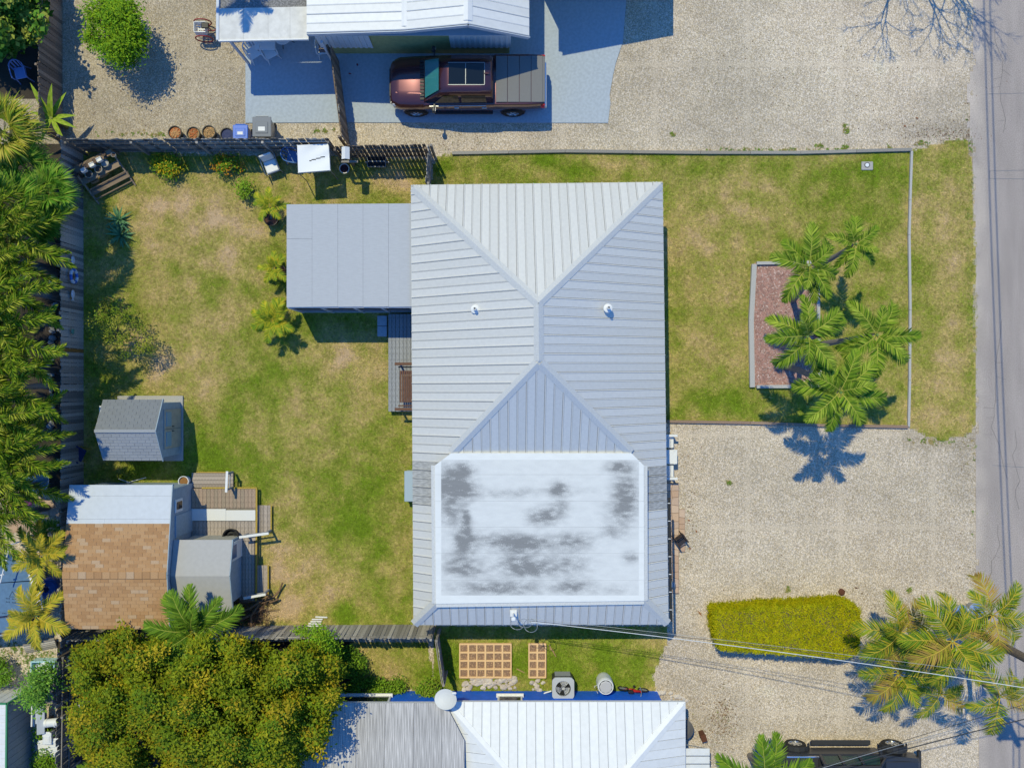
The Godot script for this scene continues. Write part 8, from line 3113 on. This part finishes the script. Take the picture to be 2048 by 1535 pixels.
# a broadleaf tree whose crown fills a survey outline between two heights
func crown_tree(label: String, outline: Array, peak: Array, h0: float, h1: float, step: float, mesh: Mesh, cols: Array, trunk: Array, tr: float, sd: int, lobes := 0.9, layers := 3, called := "tree", category := "tree") -> void:
	var base := at(trunk[0], trunk[1])
	var t := thing(called, label, category, base)
	var pl := PackedVector2Array()
	for p in outline: pl.append(Vector2(p[0], p[1]))
	var bb := bounds(pl)
	var r := RandomNumberGenerator.new()
	r.seed = sd
	var ns := nz(FastNoiseLite.TYPE_SIMPLEX, 0.012, sd, 3)
	var spots := []
	var y := bb.position.y
	while y < bb.end.y:
		var x := bb.position.x
		while x < bb.end.x:
			var p := Vector2(x + r.randf() * step, y + r.randf() * step)
			x += step
			if not Geometry2D.is_point_in_polygon(p, pl): continue
			var d := Vector2((p.x - peak[0]) / bb.size.x * 1.7, (p.y - peak[1]) / bb.size.y * 1.7).length()
			var nv := ns.get_noise_2d(p.x, p.y)
			if nv < -0.28 and r.randf() < lobes: continue
			var top := lerpf(h1, h0 + (h1 - h0) * 0.35, clampf(d * d, 0, 1)) + nv * (h1 - h0) * 0.55
			for k in layers:
				spots.append(at(p.x + r.randf_range(-6, 6), p.y + r.randf_range(-6, 6), maxf(h0, top - k * (h1 - h0) * 0.16 - r.randf() * 0.15)))
		y += step
	leaf_cloud(t, "crown", mesh, spots, cols, sd)
	# trunk and limbs reaching into the crown
	var ctr := at(peak[0], peak[1], h0 + (h1 - h0) * 0.3)
	var tb := mb()
	tb.tube([base, base.lerp(ctr, 0.35) + Vector3(0.1, 0.1, 0), base.lerp(ctr, 0.7), ctr], [tr * 1.3, tr, tr * 0.8, tr * 0.5], 10)
	wpart(t, "trunk", tb, M.bark)
	for i in 14:
		if spots.size() == 0: break
		var s: Vector3 = spots[r.randi() % spots.size()]
		var st := base.lerp(ctr, r.randf_range(0.45, 1.0))
		var lb := mb()
		lb.tube([st, st.lerp(s, 0.5) + Vector3(0, 0.25, 0), s], [tr * 0.42, tr * 0.26, 0.012], 6)
		wpart(t, "limb", lb, M.bark)

func rosette(label: String, c: Vector3, leaf: Mesh, n: int, sc: float, m: Material, called := "agave", group := "") -> void:
	var t := thing(called, label, "plant", c, 0.0, group)
	var r := RandomNumberGenerator.new()
	r.seed = int(c.x * 91.0) + n
	for i in n:
		var e := lerpf(1.3, 0.15, pow(float(i) / n, 0.8))
		var s := sc * r.randf_range(0.8, 1.15)
		part(t, "leaf", leaf, m, Transform3D((Basis(Vector3.UP, i * 2.4 + r.randf_range(-0.2, 0.2)) * Basis(Vector3.BACK, e)).scaled(Vector3(s, s, s)), Vector3(0, 0.05, 0)))

func blade_leaf(L: float, w: float, droop: float, c0: Color, c1: Color, seg := 6) -> ArrayMesh:
	var b := mb()
	b.colored = true
	for i in seg:
		var t0 := float(i) / seg
		var t1 := float(i + 1) / seg
		var w0 := w * pow(sin(PI * minf(0.5, 0.14 + 0.36 * t0 * 2.0)), 1.0) * (1.0 - pow(t0, 3.0))
		var w1 := w * pow(sin(PI * minf(0.5, 0.14 + 0.36 * t1 * 2.0)), 1.0) * (1.0 - pow(t1, 3.0))
		var a := Vector3(L * t0, -droop * t0 * t0 * L, 0)
		var d := Vector3(L * t1, -droop * t1 * t1 * L, 0)
		for s in [-1.0, 1.0]:
			b.col = c0 if (i + (1 if s > 0 else 0)) % 2 else c0.lerp(c1, 0.4)
			b.quad(a, d, d + Vector3(0, 0.12 * w1, s * w1 * 0.5), a + Vector3(0, 0.12 * w0, s * w0 * 0.5))
	b.col = c1
	b.tube([Vector3.ZERO, Vector3(L * 0.5, -droop * 0.25 * L, 0), Vector3(L, -droop * L, 0)], [w * 0.06 + 0.004, w * 0.04 + 0.003, 0.002], 5, false)
	return b.mesh()

func make_plants() -> void:
	# ---- frond sets
	var gA := [Color(0.115, 0.21, 0.016), Color(0.19, 0.29, 0.024), Color(0.06, 0.125, 0.012), Color(0.29, 0.36, 0.045)]
	var fA := []
	for i in 4: fA.append(frond_mesh(100 + i, 1.7, 46, 0.50, 0.05, [1.0, 1.35, 1.7, 1.2][i], false, gA, Color(0.42, 0.42, 0.08), 0.45))
	var gY := [Color(0.36, 0.36, 0.025), Color(0.46, 0.40, 0.03), Color(0.22, 0.30, 0.025), Color(0.15, 0.24, 0.02)]
	var fY := []
	for i in 3: fY.append(frond_mesh(120 + i, 0.95, 26, 0.32, 0.042, 1.1, false, gY, Color(0.5, 0.42, 0.05), 0.4))
	var gF := [Color(0.165, 0.27, 0.018), Color(0.26, 0.35, 0.025), Color(0.085, 0.18, 0.016), Color(0.38, 0.41, 0.055)]
	var fF := []
	for i in 4: fF.append(frond_mesh(140 + i, 2.1, 85, 0.40, 0.034, 0.85, true, gF, Color(0.25, 0.26, 0.05)))
	var gR := [Color(0.24, 0.30, 0.02), Color(0.14, 0.24, 0.02), Color(0.44, 0.36, 0.03), Color(0.09, 0.16, 0.014)]
	var fR := []
	for i in 4: fR.append(frond_mesh(160 + i, 1.75, 56, 0.56, 0.032, [1.2, 1.6, 2.1, 1.4][i], false, gR if i != 2 else [Color(0.40, 0.30, 0.05), Color(0.30, 0.28, 0.03), Color(0.34, 0.20, 0.06)], Color(0.55, 0.40, 0.06), 0.2, 0.06))
	var gG := [Color(0.46, 0.36, 0.03), Color(0.52, 0.40, 0.04), Color(0.34, 0.32, 0.03), Color(0.26, 0.28, 0.03)]
	var fG := []
	for i in 3: fG.append(frond_mesh(180 + i, 1.35, 34, 0.42, 0.045, 1.25, false, gG, Color(0.55, 0.40, 0.06), 0.4))
	var gB := [Color(0.12, 0.22, 0.02), Color(0.18, 0.28, 0.025), Color(0.08, 0.16, 0.016)]
	var fB := []
	for i in 3: fB.append(frond_mesh(190 + i, 1.9, 40, 0.60, 0.06, 1.2, false, gB, Color(0.40, 0.42, 0.08), 0.4))
	var fan1 := []
	for i in 3: fan1.append(fan_mesh(200 + i, 1.25, 46, [Color(0.36, 0.34, 0.03), Color(0.26, 0.31, 0.03), Color(0.44, 0.38, 0.06), Color(0.18, 0.25, 0.02)]))
	var fan2 := []
	for i in 3: fan2.append(fan_mesh(210 + i, 1.15, 46, [Color(0.09, 0.22, 0.02), Color(0.13, 0.28, 0.025), Color(0.22, 0.32, 0.04)]))

	# ---- five palms of the mulched bed
	var fg := "palms of the mulched front bed"
	palm("christmas_palm", "green palm farthest up the lawn, crown clear of the mulch bed", at(1710, 489, 4.0), at(1610, 545), fA, 8, 0.72, 0.75, -0.1, 0.09, fg)
	palm("christmas_palm", "green palm whose crown covers the bed's upper corner", at(1618, 532, 5.0), at(1585, 600), fA, 10, 0.88, 0.8, -0.15, 0.10, fg)
	palm("christmas_palm", "green palm whose crown covers the middle of the mulch bed", at(1616, 672, 5.5), at(1590, 650), fA, 10, 0.92, 0.8, -0.15, 0.10, fg)
	palm("christmas_palm", "green palm whose fronds reach over the pale lawn edging", at(1752, 670, 4.5), at(1630, 690), fA, 9, 0.92, 0.75, -0.1, 0.10, fg)
	palm("christmas_palm", "green palm leaning on a grey trunk over the brown edging", at(1680, 783, 5.0), at(1572, 732), fA, 10, 0.98, 0.8, -0.15, 0.11, fg)

	# ---- yellow palms beside the porch
	var bp: Material = M.black_plastic
	var ms := mat(Color(0.13, 0.06, 0.045), 0.95, T.fine, Vector3.ONE * 3)
	var p1 := at(547, 440)
	pot("black pot holding the yellow palm near the porch roof corner", p1, 0.30, 0.42, bp, ms)
	palm("young_palm", "yellow green palm in a black pot near the porch roof corner", at(541, 412, 0.75), p1 + Vector3(0, 0.36, 0), fY, 7, 0.85, 0.7, 0.15, 0.035, "", 0.6, false)
	var p2 := at(563, 545)
	pot("black pot holding the small palm midway along the porch", p2, 0.28, 0.40, bp, ms)
	palm("young_palm", "small green palm in a black pot midway along the porch", at(549, 536, 0.8), p2 + Vector3(0, 0.34, 0), fY, 7, 0.8, 0.7, 0.1, 0.035, "", 2.2, false)
	palm("young_palm", "bushy yellow green palm in the lawn below the porch", at(546, 640, 0.95), at(556, 650), fY, 13, 1.0, 0.9, -0.1, 0.05, "", 0.2, false)

	# ---- palm behind the sunlit fence
	palm("green_palm", "bright green palm rising beside the tan shingled shed", at(388, 1262, 3.6), at(400, 1268), fB, 12, 0.98, 0.9, 0.0, 0.11)
	palm("green_palm", "low green palm under the golden tree's lower edge", at(215, 1525, 1.6), at(225, 1500), fB, 8, 0.7, 0.8, 0.1, 0.06)
	palm("green_palm", "bright green palm at the tail of the off road car", at(1530, 1560, 3.2), at(1500, 1510), fB, 10, 1.05, 0.7, -0.1, 0.10)

	# ---- palms by the road
	var rg := "road palms beside the utility pole"
	var rp := [["road palm with yellow fronds nearest the clipped hedge, upper crown", 1800, 1265, 3.6, 1785, 1262, 12, 1.0], ["road palm with an orange hanging bract by the hedge corner", 1797, 1345, 3.2, 1790, 1320, 11, 0.95], ["road palm with a bare grey trunk between the others", 1905, 1282, 5.2, 1845, 1272, 11, 1.1], ["road palm reaching over the road beside the wires' shadow", 1985, 1228, 5.2, 1900, 1235, 9, 0.95], ["low road palm among frond shadows on the gravel", 1880, 1388, 3.0, 1862, 1350, 7, 0.8], ["road palm arching over the asphalt by the transformer shadow", 2000, 1392, 4.4, 1935, 1345, 6, 0.95], ["short road palm in the middle of the cluster", 1860, 1305, 2.2, 1855, 1300, 7, 0.7]]
	for q in rp:
		palm("road_palm", q[0], at(q[1], q[2], q[3]), at(q[4], q[5]), fR, q[6], q[7], 0.85, -0.25, 0.085, rg)
	var br := thing("palm_bract", "orange hanging palm bract above the gravel by the hedge", "bract", at(1752, 1335))
	var rr := RandomNumberGenerator.new()
	rr.seed = 4
	for i in 5:
		var b := mb()
		var a := at(1768, 1333, 1.6)
		var e := at(1728 + i * 5.0, 1346 - i * 3.0, 1.15)
		b.tube([a, a.lerp(e, 0.5) + Vector3(0, 0.1, 0), e], [0.03, 0.035, 0.01], 6)
		wpart(br, "bract_strand", b, mat(Color(0.55, 0.10, 0.02), 0.6))

	# ---- dense palms behind the long fence
	var lg := "foxtail palms behind the long fence"
	var crowns := [[20, 470, 4.2], [-25, 520, 4.6], [15, 575, 4.0], [-10, 640, 4.8], [25, 690, 4.4], [-30, 735, 4.8], [18, 775, 4.2], [-12, 830, 4.8], [25, 868, 4.0], [-20, 925, 4.6], [30, 955, 3.4], [-30, 985, 4.4], [-40, 430, 4.4], [-15, 1035, 3.8], [-55, 590, 5.2], [-60, 800, 5.2], [-50, 680, 4.4], [10, 510, 3.6], [5, 905, 4.4]]
	for i in crowns.size():
		var q = crowns[i]
		var c := at(q[0], q[1], q[2])
		palm("foxtail_palm", "bushy green foxtail palm in the dense row behind the long fence", c, Vector3(c.x + rnd(-0.2, 0.2), 0, c.z + rnd(-0.2, 0.2)), fF, 10, rnd(0.95, 1.12), 0.7, -0.3, 0.11, lg)
	palm("fan_palm", "dark green fan palm crowding over the top of the long fence", at(100, 385, 3.0), at(118, 390), fan2, 16, 1.0, 1.1, -0.3, 0.1)
	palm("fan_palm", "green fan palm between the yellow fan palm and long fence", at(60, 345, 2.8), at(80, 360), fan2, 16, 1.1, 1.1, -0.3, 0.1)
	palm("fan_palm", "shaded fan palm low against the long fence", at(75, 450, 2.2), at(85, 460), fan2, 14, 1.0, 1.0, -0.2, 0.1)
	palm("fan_palm", "broad green fan palm with drooping blades in the palm bed", at(25, 410, 3.2), at(40, 415), fan2, 16, 1.3, 1.0, -0.3, 0.1)
	palm("fan_palm", "yellow olive fan palm with a round crown at the yard edge", at(8, 268, 3.4), at(20, 275), fan1, 20, 1.25, 1.2, -0.4, 0.12)
	palm("fan_palm", "small dark fan palm beside the salmon pavers", at(106, 1064, 1.4), at(112, 1060), fan2, 12, 0.6, 1.0, -0.1, 0.06)
	palm("golden_palm", "golden palm over the insulated shed's upper boards", at(84, 1105, 3.0), at(104, 1098), fG, 12, 0.98, 0.9, -0.25, 0.08)
	palm("golden_palm", "golden palm over the insulated shed's lower edge", at(72, 1232, 3.0), at(95, 1225), fG, 11, 1.05, 0.9, -0.25, 0.08)
	palm("tall_palm", "tall palm outside the frame that shades the porch roof", at(380, -205, 6.0), at(410, -60), fA, 11, 0.85, 0.8, -0.3, 0.12)
	palm("tall_palm", "tall palm outside the frame beyond the porch roof", at(425, -330, 6.5), at(455, -160), fA, 11, 0.95, 0.8, -0.3, 0.12)

	# ---- broadleaf trees
	var cl1 := clump_mesh(1, 60, 0.32, 0.12, 0.06)
	var cl2 := clump_mesh(2, 60, 0.36, 0.13, 0.05)
	var cl3 := clump_mesh(3, 30, 0.2, 0.09, 0.04)
	crown_tree("large golden green tree with dense small leaves behind the sunlit fence", [[150, 1312], [190, 1282], [250, 1262], [330, 1282], [420, 1274], [500, 1288], [560, 1296], [640, 1300], [682, 1345], [660, 1375], [676, 1420], [655, 1450], [640, 1490], [615, 1510], [600, 1545], [560, 1640], [175, 1640], [172, 1540], [160, 1480], [145, 1420], [155, 1370]], [430, 1470], 1.8, 5.6, 12.0, cl1, [Color(0.24, 0.275, 0.012), Color(0.29, 0.28, 0.012), Color(0.12, 0.20, 0.012), Color(0.42, 0.33, 0.02), Color(0.17, 0.235, 0.012), Color(0.21, 0.26, 0.014)], [420, 1500], 0.3, 7, 0.95, 3)
	crown_tree("bright lime green tree alone in the gravel yard", [[172, 22], [190, -5], [240, -12], [266, 10], [272, 45], [290, 62], [286, 90], [270, 112], [246, 132], [226, 124], [206, 102], [180, 84], [178, 60], [186, 48]], [232, 60], 0.5, 1.9, 11.0, cl2, [Color(0.18, 0.34, 0.014), Color(0.24, 0.38, 0.014), Color(0.12, 0.26, 0.014)], [238, 66], 0.06, 11, 0.95, 2)
	crown_tree("dark glossy shrub in the bed corner above the blue chair", [[-60, -60], [80, -60], [84, 20], [76, 60], [50, 90], [20, 100], [-60, 110]], [0, 0], 0.8, 3.0, 11.0, clump_mesh(4, 26, 0.3, 0.2, 0.14), [Color(0.12, 0.26, 0.03), Color(0.24, 0.34, 0.05), Color(0.08, 0.18, 0.02), Color(0.32, 0.36, 0.06)], [10, 20], 0.12, 13, 0.8, 3, "shrub", "shrub")
	crown_tree("sparse small leaved sapling over the lawn by the long fence", [[172, 636], [206, 600], [240, 606], [262, 640], [300, 660], [306, 700], [268, 712], [236, 700], [196, 690], [188, 660]], [235, 655], 0.7, 1.9, 15.0, cl3, [Color(0.24, 0.30, 0.03), Color(0.36, 0.36, 0.05), Color(0.16, 0.24, 0.02)], [245, 690], 0.03, 17, 0.9, 2, "sapling", "sapling")
	crown_tree("bright green vine topping the sunlit fence beside white slats", [[588, 1262], [620, 1254], [652, 1262], [672, 1282], [676, 1312], [650, 1326], [612, 1316], [594, 1290]], [635, 1288], 0.9, 2.3, 9.0, cl3, [Color(0.22, 0.42, 0.02), Color(0.30, 0.46, 0.03), Color(0.16, 0.32, 0.02)], [636, 1292], 0.04, 19, 0.6, 3, "vine", "vine")
	crown_tree("leafy green branch tree over the cyan tub", [[44, 1360], [60, 1332], [92, 1330], [116, 1352], [108, 1378], [86, 1398], [74, 1412], [58, 1404], [46, 1386]], [80, 1370], 1.2, 2.6, 11.0, cl2, [Color(0.16, 0.34, 0.04), Color(0.22, 0.40, 0.05), Color(0.10, 0.24, 0.03)], [100, 1372], 0.05, 23, 0.9, 2)
	crown_tree("round green bush at the yard corner by the gravel", [[-30, 1318], [18, 1322], [22, 1360], [-10, 1376], [-40, 1370]], [-5, 1345], 0.3, 1.1, 9.0, cl3, [Color(0.12, 0.26, 0.02), Color(0.17, 0.32, 0.025)], [-2, 1345], 0.03, 29, 0.2, 3, "bush", "bush")
	for q in [["green bush with yellow flowers below the rail fence, near the plant stand", [[310, 322], [350, 312], [366, 336], [352, 352], [318, 346]], [344, 334], 31, Color(0.55, 0.40, 0.02)], ["green bush with orange flowers below the rail fence, near the tubs", [[430, 318], [466, 312], [478, 330], [464, 346], [436, 340]], [454, 328], 37, Color(0.62, 0.26, 0.02)], ["low green bush in the lawn near the potted yellow palm", [[474, 372], [494, 368], [498, 388], [480, 396]], [486, 382], 41, Color(0.26, 0.36, 0.03)], ["ragged green bush against the blue wall by the golden tree", [[690, 1372], [740, 1362], [800, 1366], [806, 1384], [740, 1392], [696, 1390]], [745, 1378], 43, Color(0.20, 0.30, 0.03)], ["green shrub overlapping the blue wall beside the dish", [[838, 1372], [866, 1362], [876, 1382], [858, 1398], [842, 1392]], [858, 1380], 47, Color(0.24, 0.30, 0.03)], ["shaded leafy bush at the edge of the thin brown grass", [[672, 1300], [706, 1296], [730, 1330], [720, 1352], [690, 1350], [676, 1330]], [702, 1326], 53, Color(0.10, 0.20, 0.02)], ["green weeds beside the corrugated shed wall", [[72, 1500], [110, 1512], [108, 1560], [70, 1560]], [92, 1530], 59, Color(0.14, 0.28, 0.02)], ["dark green weeds between shed wall and white bin", [[72, 1462], [96, 1456], [98, 1474], [76, 1478]], [86, 1466], 61, Color(0.10, 0.22, 0.02)]]:
		crown_tree(q[0], q[1], q[2], 0.12, 0.65, 6.5, cl3, [Color(0.15, 0.30, 0.02), Color(0.22, 0.36, 0.025), q[4]], q[2], 0.02, q[3], 0.4, 2, "bush", "bush")
	bare_tree()
	make_hedge()

	# ---- agaves, banana
	var al := blade_leaf(0.62, 0.09, 0.25, Color(0.10, 0.24, 0.12), Color(0.18, 0.34, 0.16))
	rosette("blue green spiky agave near the long fence, upper of two", at(239, 440), al, 22, 0.95, M.frond, "agave", "agaves by the long fence")
	rosette("blue green spiky agave near the long fence, lower of two", at(243, 470), al, 24, 1.0, M.frond, "agave", "agaves by the long fence")
	var bl := blade_leaf(1.35, 0.26, 0.3, Color(0.24, 0.36, 0.03), Color(0.45, 0.48, 0.08), 9)
	var bn := thing("banana_plant", "yellow green banana plant in the gravel yard fence corner", "banana plant", at(134, 254))
	var bs := mb()
	bs.tube([at(134, 254), at(134, 254) + Vector3(0.02, 1.3, 0)], [0.09, 0.05], 9)
	wpart(bn, "stem", bs, mat(Color(0.30, 0.32, 0.08), 0.7, T.grain, Vector3(4, 0.6, 4)))
	for q in [[1.2, 0.9, 1.0], [2.0, 0.7, 1.0], [0.9, 0.55, 0.85], [3.6, 0.35, 0.8], [4.3, 0.3, 0.75], [5.2, 0.25, 0.8], [5.9, 0.3, 0.75], [0.1, 0.3, 0.7], [2.9, 0.5, 0.6]]:
		part(bn, "leaf", bl, M.frond, Transform3D((Basis(Vector3.UP, q[0]) * Basis(Vector3.BACK, q[1])).scaled(Vector3.ONE * q[2]), Vector3(0.02, 1.25, 0)))

func bare_tree() -> void:
	var base := at(1772, -195)
	var t := thing("bare_tree", "leafless tree outside the frame whose branches shade the gravel lot", "tree", base)
	var r := RandomNumberGenerator.new()
	r.seed = 3
	var b := mb()
	b.tube([base, base + Vector3(0.1, 1.6, 0), base + Vector3(0.15, 3.2, 0.1)], [0.24, 0.18, 0.14], 9)
	wpart(t, "trunk", b, M.bark)
	var tw := mb()
	var stack := []
	for i in 6:
		var a := TAU * i / 6.0 + 0.3
		stack.append([base + Vector3(0.15, 3.1, 0.1), Vector3(cos(a) * 0.75, 1.0, sin(a) * 0.75).normalized(), 1.5, 0.09, 0])
	while stack.size() > 0:
		var q = stack.pop_back()
		var e: Vector3 = q[0] + q[1] * q[2]
		var m: Vector3 = q[0].lerp(e, 0.5) + Vector3(r.randf() - 0.5, r.randf() - 0.5, r.randf() - 0.5) * q[2] * 0.12
		tw.tube([q[0], m, e], [q[3], q[3] * 0.85, q[3] * 0.68], 5, false)
		if q[4] >= 6: continue
		var nb := 2 if r.randf() < 0.6 else 3
		for k in nb:
			var d: Vector3 = (q[1] + Vector3(r.randf_range(-0.7, 0.7), r.randf_range(-0.25, 0.4), r.randf_range(-0.7, 0.7))).normalized()
			stack.append([e, d, q[2] * r.randf_range(0.62, 0.85), maxf(0.008, q[3] * 0.62), q[4] + 1])
	var o := wpart(t, "branches", tw, M.bark)
	o.set_meta("kind", "stuff")

func make_hedge() -> void:
	var h := 1.25
	var top := [[1428, 1223], [1500, 1217], [1580, 1211], [1660, 1206], [1692, 1205], [1712, 1210], [1722, 1222], [1723, 1260], [1720, 1300], [1708, 1314], [1690, 1316], [1560, 1308], [1438, 1298], [1430, 1262]]
	var t := thing("clipped_hedge", "clipped yellow green box hedge standing in the gravel drive", "hedge", at(1575, 1262))
	var pl := PackedVector2Array()
	for p in top:
		var q := at(p[0], p[1], h)
		pl.append(Vector2(q.x, q.z))
	var ce := Vector2.ZERO
	for p in pl: ce += p / pl.size()
	var core := mb()
	var ins := Geometry2D.offset_polygon(pl, -0.09)[0]
	core.slab(ins, Vector3.ZERO, Vector3.RIGHT, Vector3.BACK, 0.0, h - 0.07)
	wpart(t, "inner_twigs", core, mat(Color(0.20, 0.16, 0.09), 0.95, T.grain, Vector3.ONE * 3))
	var r := RandomNumberGenerator.new()
	r.seed = 15
	var spots := []
	var bb := bounds(pl)
	var ns := nz(FastNoiseLite.TYPE_SIMPLEX, 0.8, 3, 3)
	var y := bb.position.y
	while y < bb.end.y:
		var x := bb.position.x
		while x < bb.end.x:
			var p := Vector2(x + r.randf() * 0.08, y + r.randf() * 0.08)
			x += 0.075
			if Geometry2D.is_point_in_polygon(p, pl): spots.append(Vector3(p.x, h - 0.04 + ns.get_noise_2d(p.x, p.y) * 0.05, p.y))
		y += 0.075
	for i in pl.size():
		var a := pl[i]
		var b := pl[(i + 1) % pl.size()]
		var n := int((b - a).length() / 0.08) * 15
		for k in n:
			var p := a.lerp(b, r.randf()).move_toward(ce, 0.05 + r.randf() * 0.04)
			spots.append(Vector3(p.x, r.randf() * h, p.y))
	leaf_cloud(t, "foliage", clump_mesh(8, 18, 0.10, 0.05, 0.035), spots, [Color(0.44, 0.40, 0.006), Color(0.38, 0.37, 0.006), Color(0.50, 0.43, 0.008), Color(0.32, 0.34, 0.006)], 16, 0.8, 1.2)
